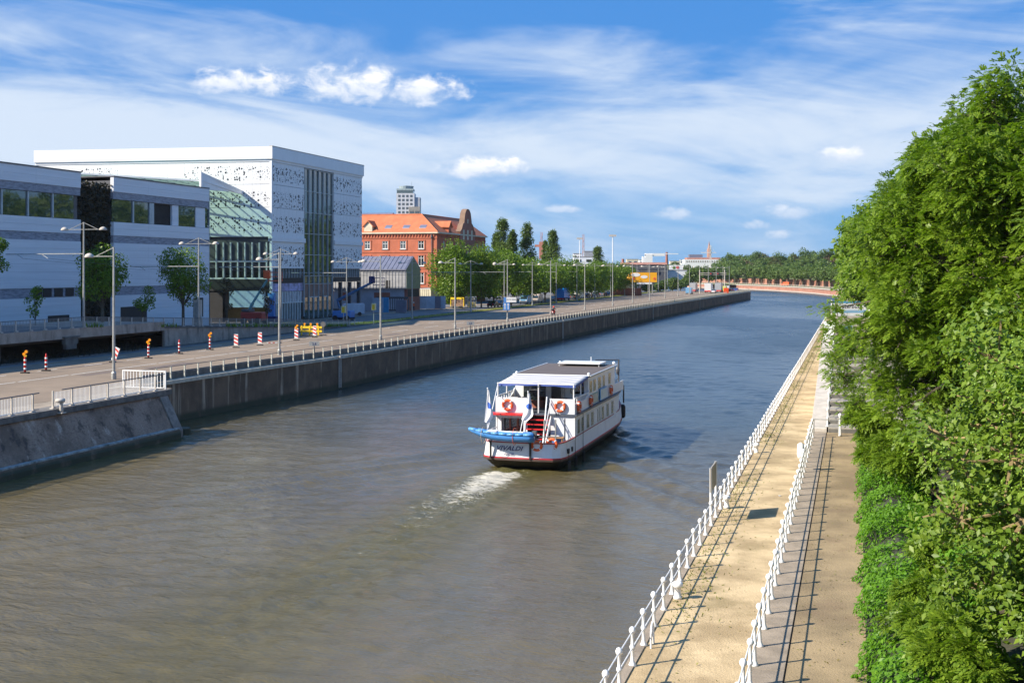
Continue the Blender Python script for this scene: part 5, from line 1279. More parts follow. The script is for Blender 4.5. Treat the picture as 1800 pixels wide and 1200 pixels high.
# ================================================================== STREET FURNITURE
def lamp(lab, s, t, z, H, double, group, arms=True):
    r = thing('street_lamp', lab, 'street lamp', W(s,t,z), -A, group)
    MB().cyl((0,0,0),(0,0,H),.13,.075,n=10).build('pole', M['grey'], r)
    MB().lathe([(.2,0),(.2,.5),(.14,.6)],n=10).build('base', M['grey'], r)
    for sx in ((-1,1) if double else (-1,)):
        MB().cyl((0,0,H-.75),(sx*2.0,0,H-.75),.035,n=6).cyl((0,0,H-.05),(sx*1.6,0,H-.72),.03,n=6).build('arm', M['grey'], r)
        MB().lathe([(.36,-.02),(.38,.05),(.30,.22),(.12,.32),(.02,.34)],(sx*2.25,0,H-.82),12).build('lamp_head', M['stone'], r, True)
    return r
k1 = 0
L1 = 59.0; inv = [1305, 1014, 836, 705, 613, 537, 477, 428, 393, 363, 336, 313, 293, 275, 260, 246, 234, 223]
where = ['nearest the canal corner','before the blue-white banners of the cube building','in front of the metal shed','before the large lit tree','carrying the blue direction signs','just behind the motorcyclist']
for i, dx in enumerate(inv):
    Y = L1*2100/dx; p = ray(1505-dx, Y); s, t = ST(p)
    lamp('single-arm street lamp %s' % where[i] if i < 6 else 'single-arm street lamp in the far row along the quay road', s, t, ZR, 10.5, False, 'single-arm lamps along the quay road')
dbl = [(131,120.7),(335,141.8),(482,162),(598,183),(714,210),(819,242)]
dl_ = ['on the viaduct beside the ivy wall','before the small round tree on the ramp','beside the red boom basket','beside the white van','at the olive gable of the metal shed','between the large trees']
wires = []
ss_ = [ST(ray(px_, Y))[0] for px_, Y in dbl]
s = ss_[-1]
while s < 480: s += 24; ss_.append(s)
for i, s in enumerate(ss_):
    t = -74.7
    r = lamp('tall double-armed lamp %s' % dl_[i] if i < 6 else 'double-armed lamp in the far row on the verge', s, t, zup(s), 10.6, True, 'double-armed lamps along the avenue')
    H = (12.45 if s > 100 else 13)-zup(s)+ (1.2 if i == 0 else 0) - (0 if i < 3 else .0)
    H = min(H, 8.2 if i > 1 else 7.4)
    MB().cyl((-9.3,0,H),(0,0,H),.055,n=6).cyl((-5.0,0,H),(-4.2,0,H-.45),.03,n=5).cyl((-8.0,0,H),(-7.2,0,H-.45),.03,n=5).build('tram_arm', M['grey'], r)
    wires.append((s, zup(s)+H-.45))
tw_ = thing('tram_wires', 'thin overhead tram contact wires above the avenue', 'wires', W(0,-74.7,0))
for dx in (-4.2,-7.2):
    mb = MB()
    for (a, za), (b, zb) in zip(wires[:-1], wires[1:]): mb.cyl((dx,a,za),(dx,b,zb),.018,n=4,cap=False)
    mb.build('wire', M['dgrey'], tw_)
# beacons and panels
def beacon(px_, py_, lab, lit, slim=True, bz=ZR):
    g = ground(px_, py_, bz); t = thing('warning_beacon', lab, 'traffic beacon', g, -A+radians(8), 'red and white road works beacons')
    if slim:
        MB().lathe([(.09,0),(.1,1.0),(.06,1.3),(.02,1.42)], (0,0,.1), 10).build('post', M['signred'], t, True)
        for k in range(3): MB().lathe([(.101,0),(.104,.16)], (0,0,.3+k*.36), 10).build('band', M['redwhite'], t, True)
    else:
        box('panel', M['redwhite'], t, -.24, .24, -.03, .03, .25, 1.5, bevel=.02)
        for k in range(3):
            z = .34+k*.42; MB().add([(-.23,-.034,z+.22),(.23,-.034,z),(.23,-.034,z+.2),(-.23,-.034,z+.42 if z+.42 < 1.48 else 1.48)], [(0,1,2,3)]).build('stripe', M['signred'], t)
        MB().box(-.05,.05,-.02,.02,.05,.3).build('stem', M['grey'], t)
    MB().prism([(-.35,-.16),(.35,-.16),(.4,0),(.35,.16),(-.35,.16),(-.4,0)], 0, .11).build('rubber_foot', M['black'], t)
    if lit:
        for dx, dz in ((-.07,1.62),(.12,1.82)): MB().cyl((dx,-.07,dz),(dx,.07,dz),.13,n=14).build('lamp', M['amber'], t)
        MB().box(-.1,.14,-.04,.04,1.4,1.55).build('lamp_bracket', M['yellow'], t)
    return t
beacon(44,656,'slim beacon with two amber lamps, leftmost on the road',True)
beacon(81,652,'slim beacon without lamps beside the leftmost lit one',False)
beacon(261,630,'grey-faced slim beacon with one amber lamp right of the leaning board',True)
beacon(315,622,'slim beacon without lamps before the ramp wall',False)
beacon(369,615,'slim beacon with amber lamps before the ramp wall',True)
beacon(415,611,'broad striped beacon left of the second canal-side lamp, farther left of two',False,False)
beacon(457,607,'broad striped beacon nearest the second canal-side lamp',False,False)
beacon(521,598,'broad striped beacon with an amber lamp left of the yellow barrier',True,False)
beacon(553,593,'broad striped beacon in front of the yellow barrier',False,False)
lb = thing('leaning_board', 'striped red and white board leaning against its foot by the nearest lamp', 'traffic beacon', ground(198,637,ZR), -A)
pb = box('panel', M['redwhite'], lb, -.24, .24, -.03, .03, .2, 1.5); pb.rotation_euler = (0, radians(22), 0)
for k in range(3): MB().add([(-.23,-.034,.45+k*.4),(.23,-.034,.25+k*.4),(.23,-.034,.45+k*.4),(-.23,-.034,.62+k*.4)], [(0,1,2,3)]).build('stripe', M['signred'], pb)
MB().box(-.3,.3,-.15,.15,0,.12).build('rubber_foot', M['black'], lb)
fl = thing('fallen_beacon', 'fallen red and white beacon lying on the road by the second lamp', 'traffic beacon', ground(481,603,ZR), -A+radians(20))
MB().box(-.8,.5,-.12,.12,.02,.08).build('panel', M['redwhite'], fl); MB().box(-.6,-.35,-.125,.125,.03,.085).box(-.1,.15,-.125,.125,.03,.085).build('stripe', M['signred'], fl); MB().box(.5,.9,-.2,.2,0,.12).build('rubber_foot', M['black'], fl)
yb_ = thing('road_barrier', 'yellow plastic road barrier with three amber lamps', 'barrier', ground(547,590,ZR), -A+radians(6))
for z in (.45,.95): box('board', M['yellow'], yb_, -1.5, 1.5, -.06, .06, z, z+.3, bevel=.03)
for x in (-1.3,-.2,1.0): box('upright', M['yellow'], yb_, x-.1, x+.1, -.09, -.061, 0, 1.35)
for x in (-.9,-.05,.85): MB().cyl((x,-.08,1.55),(x,.08,1.55),.14,n=14).build('lamp', M['amber'], yb_); box('lamp_bracket', M['yellow'], yb_, x-.08, x+.08, -.05, .05, 1.26, 1.42)
box('foot', M['black'], yb_, -1.5, 1.5, -.25, .25, -.0, .08)
bs = thing('back_of_sign', 'round road sign seen from behind at the end of the yellow barrier', 'sign', ground(568,589,ZR), -A)
MB().cyl((0,0,.05),(0,0,1.6),.03,n=6).build('post', M['grey'], bs); MB().cyl((0,-.02,1.45),(0,.02,1.45),.38,n=18).build('disc', M['dgrey'], bs); MB().box(-.4,.4,-.2,.2,0,.08).build('foot', M['black'], bs)
# parking/lit boxes on posts
for i, (px_, yb0, z_, hh) in enumerate(((604,572,ZR+.1,2.9),(657,569,ZR+.1,3.2))):
    g = ray(px_, 186 if i == 0 else 190, z_); t = thing('box_sign', ['cream box sign on a short post beside the van lamp','cream box sign on a post on the verge before the shed'][i], 'sign', g, -A, 'cream box signs')
    MB().cyl((0,0,0),(0,0,hh),.06,n=8).build('post', M['stone'], t); box('case', M['lboxcream'], t, -.35, .35, -.15, .15, hh-1.0+.0, hh+.1, bevel=.03); box('face', M['yellow'], t, -.22, .22, -.16, -.151, hh-.9, hh-.1)
# blue direction sign
dsn = thing('direction_sign', 'white and blue direction sign above a blue lane plate on a lamp post', 'sign', W(*ST(ray(892, L1*2100/613)), ZR)+Vector((0,-.3,0)), 0)
box('top_plate', M['redwhite'], dsn, -.65, 1.5, -.04, .04, 4.55-1.3, 5.2-1.1); box('blue_end', M['blue'], dsn, -.65, -.2, -.05, -.041, 3.26, 4.08); text('AUTO RING', 'sign_text', M['dgrey'], dsn, (.65,-.045,3.7), (pi/2,0,0), .28)
box('lane_plate', M['blue'], dsn, -.7, .4, -.04, .04, 1.9, 3.2, bevel=.02)
for x in (-.42,.12): box('lane_arrow', M['redwhite'], dsn, x-.06, x+.06, -.05, -.041, 2.05, 2.85); MB().add([(x-.2,-.05,2.8),(x+.2,-.05,2.8),(x,-.05,3.1)],[(0,1,2)]).build('arrow_head', M['redwhite'], dsn)
# low grey ramp sign and cabinet
tp = thing('sign_cabinet', 'tall grey cabinet standing behind the ramp railing', 'cabinet', W(*ST(ray(347,150)),zup(130)), -A)
box('body', M['stone'], tp, -.5, .5, -.1, .3, 0, 3.2, bevel=.03); box('door_panel', M['grey'], tp, -.38, .38, -.13, -.101, .4, 2.9)
thn = thing('thin_post', 'thin pale post rising in front of the ramp railing', 'post', ground(348,597,ZR), -A); MB().cyl((0,0,0),(0,0,4.0),.06,n=8).build('shaft', M['stone'], thn); MB().cyl((0,0,.2),(0,0,.8),.075,n=8).build('band', M['redwhite'], thn)
for i, (px_, txt, lab) in enumerate(((555,'km','small grey kilometre plate on a short post at the quay railing near the ladder'),(819,'km','small grey kilometre plate at the quay railing farther along'))):
    Y = 2100*52.5/(1505-px_); s_, t_ = ST(ray(px_,Y)); t = thing('kilometre_plate', lab, 'sign', W(s_, ql(s_)-.1, 3.35), 0, 'kilometre plates')
    MB().cyl((0,0,0),(0,0,1.5),.05,n=8).build('post', M['dgrey'], t); box('plate', M['grey'], t, -.5, .5, -.07, -.052, 1.3, 1.75)
    text('2.8' if i == 0 else '3.0', 'plate_number', M['navy'], t, (0,-.076,1.5), (pi/2,0,0), .32)
# towpath sign + bollards + litter
tsn = thing('canal_sign', 'rectangular board on two white posts at the canal edge of the towpath', 'sign', W(50.2,-5.78,1.5), -A)
MB().cyl((0,0,-.2),(0,0,2.25),.05,n=10).build('post', M['white'], tsn); MB().cyl((0,1.9,-.2),(0,1.9,2.25),.05,n=10).build('post', M['white'], tsn); box('board', M['stepstone'], tsn, -.03, .03, -.08, 2.0, 1.25, 2.25, bevel=.01)
box('board_face', M['redwhite'], tsn, -.045, -.031, -.05, 1.97, 1.28, 2.22)
for i, s_ in enumerate((38.2,53.4,70)):
    t = thing('mooring_bollard', ['low white bollard between the towpath rail posts nearest the bridge','low white bollard near the towpath sign board','low white bollard farther along the towpath rail'][i], 'bollard', W(s_,-5.45,1.5), -A, 'towpath bollards')
    MB().lathe([(.14,0),(.14,.08),(.10,.12),(.10,.36),(.17,.40),(.17,.52),(.1,.56)],n=12).build('body', M['white'], t, True)
hp = thing('hoop', 'small white bent hoop at the towpath rail near the bottom edge', 'hoop', W(33.2,-5.45,1.5), -A)
MB().tube([(0,-.2,0),(0,-.2,.4),(0,-.1,.6),(0,.05,.66),(0,.2,.55),(0,.25,.0)],.03,8).build('tube', M['white'], hp)
lf = thing('rescue_buoy', 'white oblong casing hung on the inner railing', 'casing', W(64.3,-2.72,2.1), -A)
MB().lathe([(.02,0),(.17,.1),(.2,.3),(.17,.8),(.02,.9)],n=12).build('case', M['white'], lf, True)
rng_ = random.Random(5); 
for i in range(9):
    s_ = rng_.uniform(30,70); t_ = rng_.choice([rng_.uniform(-5,-3), rng_.uniform(-1.9,-.2)])
pc = thing('paper_scrap', 'small white scrap of paper on the sand near the towpath sign', 'litter', W(56.9,-3.35,1.51), .4); MB().add([(-.09,-.06,0),(.08,-.05,.03),(.1,.06,.0),(-.06,.07,.04)],[(0,1,2,3)]).build('scrap', M['redwhite'], pc)

# ================================================================== VEHICLES
def car(lab, px_, Y, z, m, kind='car', rz=-A, group='cars parked along the side road', flip=False):
    t = thing('parked_car' if kind == 'car' else kind, lab, {'car':'car','van':'van','truck':'truck'}[kind], ray(px_, Y, z), rz+(pi if flip else 0), group if kind == 'car' else None)
    L_, H_, W_ = {'car':(4.3,1.45,1.75),'van':(5.2,2.3,2.0),'truck':(8,3.6,2.4)}[kind]; h = W_/2
    if kind == 'car':
        prof = [(0,.35),(0,.8),(.25,.95),(.9,1.0),(1.35,1.42),(2.9,1.45),(3.5,1.0),(4.2,.85),(4.3,.55),(4.25,.35)]
        MB().prismx([(y,zz) for y,zz in prof], -h, h).build('body', m, t, bevel=.06)
        MB().prismx([(1.02,1.02),(1.42,1.36),(2.85,1.38),(3.35,1.02)], -h-.01, h+.01).build('side_window', M['glass'], t)
        MB().prismx([(.88,1.03),(1.3,1.40),(1.33,1.42),(.86,1.0)], -h+.12, h-.12).build('rear_window', M['glass'], t)
        MB().box(-h+.1,-h+.4,-.03,0,.65,.85).box(h-.4,h-.1,-.03,0,.65,.85).build('tail_light', M['signred'], t)
        for y in (.8,3.4):
            for sx in (-1,1): MB().cyl((sx*(h-.2),y,.32),(sx*(h+.02),y,.32),.32,n=14).build('wheel', M['black'], t)
    elif kind == 'van':
        MB().prismx([(0,.4),(0,2.2),(.1,2.3),(3.6,2.3),(4.2,1.95),(4.75,1.2),(5.2,1.0),(5.2,.4)], -h, h).build('body', m, t, bevel=.06)
        MB().prismx([(4.22,1.9),(4.72,1.25),(4.76,1.25),(4.27,1.93)], -h+.12, h-.12).build('windscreen', M['glass'], t)
        MB().prismx([(3.6,1.3),(3.6,1.9),(4.1,1.85),(4.5,1.3)], -h-.01, h+.01).build('side_window', M['glass'], t)
        MB().box(-h+.1,h-.1,5.2,5.25,.5,.85).build('grille', M['dgrey'], t)
        for sx in (-1,1): box('headlight', M['redwhite'], t, sx*(h-.2)-.15, sx*(h-.2)+.15, 5.15, 5.22, .85, 1.05)
        for y in (.9,4.2):
            for sx in (-1,1): MB().cyl((sx*(h-.2),y,.36),(sx*(h+.02),y,.36),.36,n=14).build('wheel', M['black'], t)
    else:
        box('cargo_box', m, t, -1.25, 1.25, 0, 5.6, .9, 3.6, bevel=.05); box('driver_cabin', m, t, -1.15, 1.15, 5.8, 7.6, .6, 2.8, bevel=.15); box('windscreen', M['glass'], t, -1.0, 1.0, 7.6, 7.63, 1.7, 2.6)
        box('rear_bumper', M['signred'], t, -1.2, 1.2, -.1, 0, .5, .85)
        for y in (1.2,6.6):
            for sx in (-1,1): MB().cyl((sx*.85,y,.45),(sx*1.2,y,.45),.45,n=14).build('wheel', M['black'], t)
    return t
cm = {k: mat('car_'+k, c, .25, .2, var=.02, spec=.7) for k, c in dict(black=(.02,.02,.025), grey=(.16,.17,.19), silver=(.4,.41,.43), blue=(.03,.12,.35), white=(.7,.7,.7), cream=(.6,.48,.38), sky=(.18,.38,.60), bright=(.01,.25,.72), red=(.5,.04,.03)).items()}
def Lq(px_, L_=86): return 2100*L_/(1505-px_)
z2 = ZR+.1
V = [(862,'black','car','black car at the left end of the parked row, half under the trees'),(874,'grey','car','dark grey car beside the black one near the direction sign'),(886,'black','car','dark car right behind the blue direction sign'),
     (929,'sky','van','light blue van parked under the tall street trees'),(948,'cream','van','cream pink van right of the light blue van'),(972,'silver','car','silver car left of the bright blue lorry'),
     (1006,'grey','car','grey car right of the bright blue lorry'),(1028,'black','car','black car between the grey car and the white van'),(1045,'silver','car','silver car farther along under the trees'),(1058,'grey','car','grey car near the end of the parked row'),(1070,'blue','car','blue car near the end of the parked row'),(1080,'white','car','white car at the end of the parked row')]
for px_, c_, k_, lab in V: car(lab, px_, Lq(px_, 84), z2, cm[c_], k_, flip=(k_ == 'van'))
car('bright blue box lorry parked under the street trees', 984, Lq(984,82), z2, cm['bright'], 'truck')
car('white van seen from the back in the row right of the blue lorry', 1015, Lq(1015,83), z2, cm['white'], 'van')
v_ = car('pale blue-white van parked before the metal shed facing left', 640, 226, z2, mat('van_pale', (.50,.56,.66), .3), 'van', rz=-A+radians(118))
v_ = car('white box truck waiting on the quay road beside the orange sign', 1244, 458, ZR, cm['white'], 'truck', rz=-A)
car('white lorry right of the box truck on the quay road', 1262, 468, ZR, cm['silver'], 'truck', rz=-A)
car('white car behind the orange works sign', 1253, 452, ZR, cm['white'], 'car', group='cars on the far quay road')
car('yellow-striped van in the far queue', 1272, 480, ZR, mat('van_yellow', (.6,.62,.12), .4), 'van')
car('dark car in the far queue on the quay road', 1283, 482, ZR, cm['black'], 'car', group='cars on the far quay road')
car('last dark car near the end of the quay', 1293, 488, ZR, cm['blue'], 'car', group='cars on the far quay road')
car('white van in the far queue', 1277, 487, ZR, cm['white'], 'van')
car('blue and white van on the side road below the dark trees', 1210, 430, ZR+.06, cm['sky'], 'van')
car('pale bus-like truck far down the side road', 1217, 470, ZR+.06, cm['silver'], 'truck')
ros = thing('works_sign', 'bright orange works sign hanging over the far quay railing', 'sign', W(ST(ray(1239,425))[0], ql(ST(ray(1239,425))[0])-.4, ZR), 0)
box('panel', mat('fluoro_orange', (.9,.10,.02), .5), ros, -.9, .9, -.05, .05, .6, 2.4, bevel=.02); MB().box(-.05,.05,.05,.12,0,2.4).build('post', M['grey'], ros)
# overhead sign gantry far
gg = thing('signal_gantry', 'pale overhead lane-signal gantry across the far road', 'gantry', ray(1230,440,ZR), 0)
Wd = (1274-1230)/2100*440; MB().cyl((0,0,0),(0,0,8.8),.18,n=8).build('post', M['stone'], gg); MB().cyl((Wd,0,0),(Wd,0,8.8),.18,n=8).build('post', M['stone'], gg)
MB().box(-.3,Wd+.6,-.15,.15,7.5,7.75).box(-.3,Wd+.6,-.15,.15,6.9,7.05).build('beam', M['stone'], gg)
for x in (4.0, 6.6): box('signal', M['dgrey'], gg, x-.35, x+.35, -.4, -.16, 6.8, 8.0); MB().cyl((x,-.43,7.4),(x,-.40,7.4),.22,n=12).build('red_signal', M['signred'], gg)

# boom lifts
def boomlift(lab, base, z, segs, mb_base, mb_boom, basket, rz=-A):
    t = thing('boom_lift', lab, 'boom lift', base, rz)
    box('chassis', mb_base, t, -1.7, 1.7, -1, 1, .5, 1.7, bevel=.15)
    box('turret_cover', M['dgrey'], t, -1.6, -.4, -.9, .9, 1.72, 2.1, bevel=.08)
    for x in (-1.1,1.1):
        for y in (-1.1,1.1): MB().cyl((x,y-.15,.45),(x,y+.15,.45),.45,n=14).build('wheel', M['black'], t)
    for a, b, r in segs: MB().cyl(a, b, r, r*.8, n=6).build('boom', mb_boom, t)
    e = Vector(segs[-1][1]); mb = MB()
    for dx in (-.9,.9):
        for dy in (-.45,.45): mb.cyl((e.x+dx+.9,e.y+dy,e.z-.6),(e.x+dx+.9,e.y+dy,e.z+.6),.04,n=5)
    for zz in (-.6,0,.6): mb.tube([(e.x,e.y-.45,e.z+zz),(e.x+1.8,e.y-.45,e.z+zz),(e.x+1.8,e.y+.45,e.z+zz),(e.x,e.y+.45,e.z+zz),(e.x,e.y-.45,e.z+zz)],.05,5)
    mb.box(e.x,e.x+1.8,e.y-.45,e.y+.45,e.z-.68,e.z-.58); mb.build('basket', basket, t)
    MB().box(e.x-.9,e.x+.1,e.y-.2,e.y+.2,e.z-.3,e.z+.9).build('boom_head', basket, t, bevel=.08)
    return t
gb = ray(447,172,0); gb.z = 4.3
tl = mat('teal_boom', (.12,.32,.36), .5)
boomlift('red boom lift with a raised teal boom and red basket before the white cube', gb, 0, [((-1.0,0,1.6),(-.2,0,3.0),.25),((-.6,0,2.5),(2.4,0,6.8),.19)], mat('lift_red', (.45,.05,.035), .5), tl, M['orange'])
gb = ray(604,205,0); gb.z = 3.4
boomlift('blue boom lift reaching right towards the metal shed', gb, 0, [((-.6,0,1.6),(-1.2,0,3.6),.22),((-1.2,0,3.4),(5.6,0,6.7),.26)], M['blue'], mat('lift_blue', (.05,.13,.28), .5), M['navy'])
bl = thing('blue_hoist', 'tall blue stacked hoist machine at the corner of the white cube', 'hoist', ray(478,190,3.8))
box('mast', M['blue'], bl, -.6, .5, -.3, .3, .3, 4.6, bevel=.05); box('counterweight', M['navy'], bl, -1.0, 1.0, -.6, .6, 0, .9, bevel=.05); box('box', M['redwhite'], bl, -.8, -.3, -.4, -.31, 2.6, 3.1); box('box', M['redwhite'], bl, -.8, -.3, -.4, -.31, 3.6, 4.1)

# ================================================================== PEOPLE
def person(lab, loc, rz, J, R, mats, extra=None, catn='person'):
    """J: joint name -> xyz ; edges chain; one skinned body"""
    t = thing('person', lab, catn, loc, rz)
    names = list(J); E = [('pelvis','spine'),('spine','chest'),('chest','neck'),('neck','head'),('head','crown'),('chest','lsh'),('lsh','lel'),('lel','lwr'),('lwr','lha'),('chest','rsh'),('rsh','rel'),('rel','rwr'),('rwr','rha'),
        ('pelvis','lhip'),('lhip','lkn'),('lkn','lan'),('lan','lto'),('pelvis','rhip'),('rhip','rkn'),('rkn','ran'),('ran','rto')]
    me = bpy.data.meshes.new('body'); me.from_pydata([J[n] for n in names], [(names.index(a), names.index(b)) for a, b in E], [])
    o = place(me, 'body', t); sk_ = o.modifiers.new('skin', 'SKIN')
    Rd = dict(pelvis=.15,spine=.14,chest=.17,neck=.065,head=.105,crown=.09,lsh=.08,lel=.05,lwr=.035,lha=.045,rsh=.08,rel=.05,rwr=.035,rha=.045,lhip=.11,lkn=.07,lan=.05,lto=.045,rhip=.11,rkn=.07,ran=.05,rto=.045)
    for i, n_ in enumerate(names): v = me.skin_vertices[0].data[i]; v.radius = (Rd[n_], Rd[n_]*(.8 if n_ in ('chest','spine','pelvis') else 1)); v.use_root = n_ == 'pelvis'
    o.modifiers.new('s', 'SUBSURF').levels = 1; o.modifiers['s'].render_levels = 1; me.materials.append(mats); return t
def stand():
    return dict(pelvis=(0,0,.95),spine=(0,0,1.15),chest=(0,0,1.38),neck=(0,.0,1.53),head=(0,.02,1.64),crown=(0,.02,1.74),lsh=(-.2,0,1.42),lel=(-.26,.03,1.14),lwr=(-.25,-.1,.92),lha=(-.24,-.14,.84),
        rsh=(.2,0,1.42),rel=(.27,.02,1.14),rwr=(.24,-.12,.95),rha=(.22,-.18,.88),lhip=(-.1,0,.9),lkn=(-.11,-.02,.5),lan=(-.12,.03,.08),lto=(-.13,-.14,.04),rhip=(.1,0,.9),rkn=(.12,-.04,.5),ran=(.13,.02,.08),rto=(.15,-.14,.04))
def bodymat(name, split, top, bottom, skin_z, lo=None):
    m = bpy.data.materials.new(name); m.use_nodes = True; q = NT(m.node_tree); z = q.sep(q.node('ShaderNodeTexCoord').outputs['Object'])[2]
    c = q.mix(q.m('GREATER_THAN', z, split), bottom, top); c = q.mix(q.m('GREATER_THAN', z, skin_z), c, (.45,.27,.18)); q.put(q.n['Principled BSDF'].inputs['Base Color'], c); q.n['Principled BSDF'].inputs['Roughness'].default_value = .8; return m
w1 = person('worker in orange jacket and dark trousers standing by the hoarding panels', ray(727,252,3.46), -A, stand(), None, bodymat('worker_clothes', .95, (.75,.12,.03), (.03,.03,.05), 1.55))
MB().lathe([(.15,0),(.14,.07),(.09,.14),(.01,.17)],(0,.02,1.68),12).build('hard_hat', M['redwhite'], w1, True)
Jr = dict(pelvis=(0,0,.85),spine=(0,.08,1.04),chest=(0,.16,1.25),neck=(0,.2,1.4),head=(0,.24,1.50),crown=(0,.25,1.6),lsh=(-.2,.17,1.28),lel=(-.34,.38,1.1),lwr=(-.33,.62,1.08),lha=(-.33,.70,1.06),
    rsh=(.2,.17,1.28),rel=(.34,.38,1.1),rwr=(.33,.62,1.08),rha=(.33,.70,1.06),lhip=(-.12,.02,.82),lkn=(-.24,.4,.72),lan=(-.22,.30,.30),lto=(-.22,.42,.24),rhip=(.12,.02,.82),rkn=(.24,.4,.72),ran=(.22,.30,.30),rto=(.22,.42,.24))
gm = ray(973,231,ZR); 
rd_ = person('motorcyclist in dark jacket with a bright orange-red helmet riding away', gm, -A, Jr, None, bodymat('rider_clothes', .9, (.06,.05,.06), (.02,.02,.03), 1.75))
MB().ball((0,.24,1.56),.17,14,8).build('helmet', mat('helmet_red', (.85,.05,.02), .25), rd_, True)
mc = thing('scooter', 'red and black motor scooter ridden along the quay road', 'scooter', gm, -A)
for y in (-.55,.85): MB().torus((0,y,.3),.24,.07,'x',18,8).cyl((-.03,y,.3),(.03,y,.3),.2,n=14).build('wheel', M['black'], mc)
MB().prismx([(-.75,.55),(-.7,.8),(.1,.78),(.3,.45),(.55,.45),(.62,1.0),(.72,1.0),(.8,.35),(-.5,.3)], -.15, .15).build('body', M['signred'], mc, bevel=.05)
MB().box(-.13,.13,-.6,.1,.78,.86).build('seat', M['black'], mc, bevel=.03); MB().cyl((-.36,.68,1.05),(.36,.68,1.05),.025,n=6).build('handlebar', M['grey'], mc); box('top_case', M['black'], mc, -.2, .2, -.85, -.5, .88, 1.2, bevel=.04); box('plate', M['redwhite'], mc, -.1, .1, -.79, -.76, .5, .68)
for sx in (-1,1): MB().lathe([(.01,0),(.07,.01),(.07,.03)],(sx*.33,.66,1.25),10).cyl((sx*.33,.66,1.05),(sx*.33,.66,1.25),.012,n=5).build('mirror', M['grey'], mc)

# ================================================================== VEGETATION
def tree(name, lab, loc, H, rad, trunk_h, m, n, leaf, seed, blobs=22, shape='round', cat='tree', group=None, tr=.22, lean=0, kindless=False):
    r = np.random.default_rng(seed); t = thing(name, lab, cat, loc, float(r.uniform(0, 6)) if shape != 'poplar' else 0, group)
    ch = H-trunk_h; cz = trunk_h+ch/2
    mb = MB(); mb.cyl((0,0,-.3),(0,0,trunk_h+ch*.25),tr,tr*.6,n=8); tips = []
    C = []
    for k in range(blobs):
        if shape == 'poplar':
            v = r.uniform(0,1); rr = rad*(.85*sin(pi*min(1,(v*.70+.28)))**.8); a = r.uniform(0,6.28); q = rr*sqrt(r.uniform(0,1))*.75
            C.append((q*cos(a), q*sin(a), trunk_h*.4+v*(H-trunk_h*.4)*.97, rad*(.62-.28*v)))
        else:
            d_ = r.normal(0,1,3); d_ /= np.linalg.norm(d_); q = r.uniform(.35,.8); C.append((d_[0]*rad*q, d_[1]*rad*q, cz+d_[2]*ch/2*q, rad*r.uniform(.32,.52)))
    for c in C[:min(9,len(C))]: mb.cyl((0,0,trunk_h*.9),(c[0],c[1],c[2]),tr*.4,tr*.1,n=5,cap=False)
    mb.build('trunk', M['bark'], t)
    C = np.array(C); idx = r.integers(0, len(C), n); d_ = r.normal(0,1,(n,3)); d_ /= np.linalg.norm(d_, axis=1, keepdims=True)
    rr = C[idx,3]*((.55 if shape != 'poplar' else .2)+(.5 if shape != 'poplar' else .85)*r.uniform(0,1,n)**.6)*r.uniform(.85,1.15,n)
    P = C[idx,:3]+d_*rr[:,None]*np.array([1,1,.85]); P = P[P[:,2] > trunk_h*.8]; d2 = d_[:len(P)]
    d2 = P-np.array([0,0,cz-ch*.15]); d2 /= np.linalg.norm(d2,axis=1,keepdims=True)+1e-6; d2[:,2] += .35
    leaf_cloud('crown', P, d2, leaf, m, t, seed=seed+1, aspect=.75)
    return t
def px_tree(px_, ybase, Y, ytop, wpx, zb, **kw):
    H = hgt(ytop, Y)-zb; rad = wpx/2/2100*Y; return dict(loc=ray(px_, Y, zb), H=H, rad=rad, **kw)
LS = M['leaf_street']
T = lambda **k: tree(**k)
# trees in front of the low blocks
tree('street_tree', 'leafy young tree with a sunlit top before the dark planted wall', ray(180,134,6.2), 9.3, 2.9, 1.6, LS, 5200, .26, 21, 26)
tree('street_tree', 'round young tree behind the ramp lamp at the second low block', ray(322,150,5.2), 10.0, 3.3, 2.6, LS, 5600, .27, 22, 26)
tree('sapling', 'thin sapling in front of the left grey-white block', ray(62,126,6.1), 5.0, 1.0, .6, LS, 620, .22, 23, 9, tr=.06)
tree('sapling', 'thin open sapling between the two round young trees', ray(250,140,5.6), 5.6, 1.4, .8, LS, 900, .22, 24, 11, tr=.06)
tree('street_tree', 'small tree cut by the left edge of the picture', ray(-16,118,6.2), 9.5, 1.9, 4.0, LS, 2000, .25, 25, 12)
tree('street_tree', 'bare brownish sapling in the dark opening by the red boom lift', ray(398,160,4.6), 7.6, 1.3, 1.2, M['leaf_brown'], 700, .22, 26, 9, tr=.06)
tree('sapling', 'spindly sapling before the pale blue board', ray(468,168,4.2), 7.0, 1.1, 1.2, M['leaf_brown'], 520, .22, 27, 8, tr=.05)
# row along the side road
row = [(797,270,414,78,3.6),(846,276,428,70,3.4),(890,292,436,58,3.6),(925,305,452,56,3.4),(958,322,456,58,3),(988,338,456,56,3),(1015,352,458,50,3),(1040,366,460,48,3),(1062,384,462,44,3),(1082,402,464,40,3),(1098,420,466,36,3)]
lab = ['large round tree at the corner of the red brick building','second large tree below the shaped gable','tree right behind the blue direction sign lamp','tree under the twin poplars','tree left of the motorcyclist lamp','tree above the blue lorry','tree above the parked white van','tree right of the white van','tree below the small skyline poplar','tree left of the billboard','last tree touching the billboard']
for i, (px_, Y, yt, wpx, th) in enumerate(row):
    tree('street_tree', lab[i], ray(px_, Y, ZR+.1), hgt(yt,Y)-ZR, wpx/2/2100*Y*(1.12 if i < 2 else 1.4), 2.0 if i else .6, LS, 15000 if i < 2 else 11000, .42, 40+i, 60 if i < 2 else 44, group='street trees along the side road')
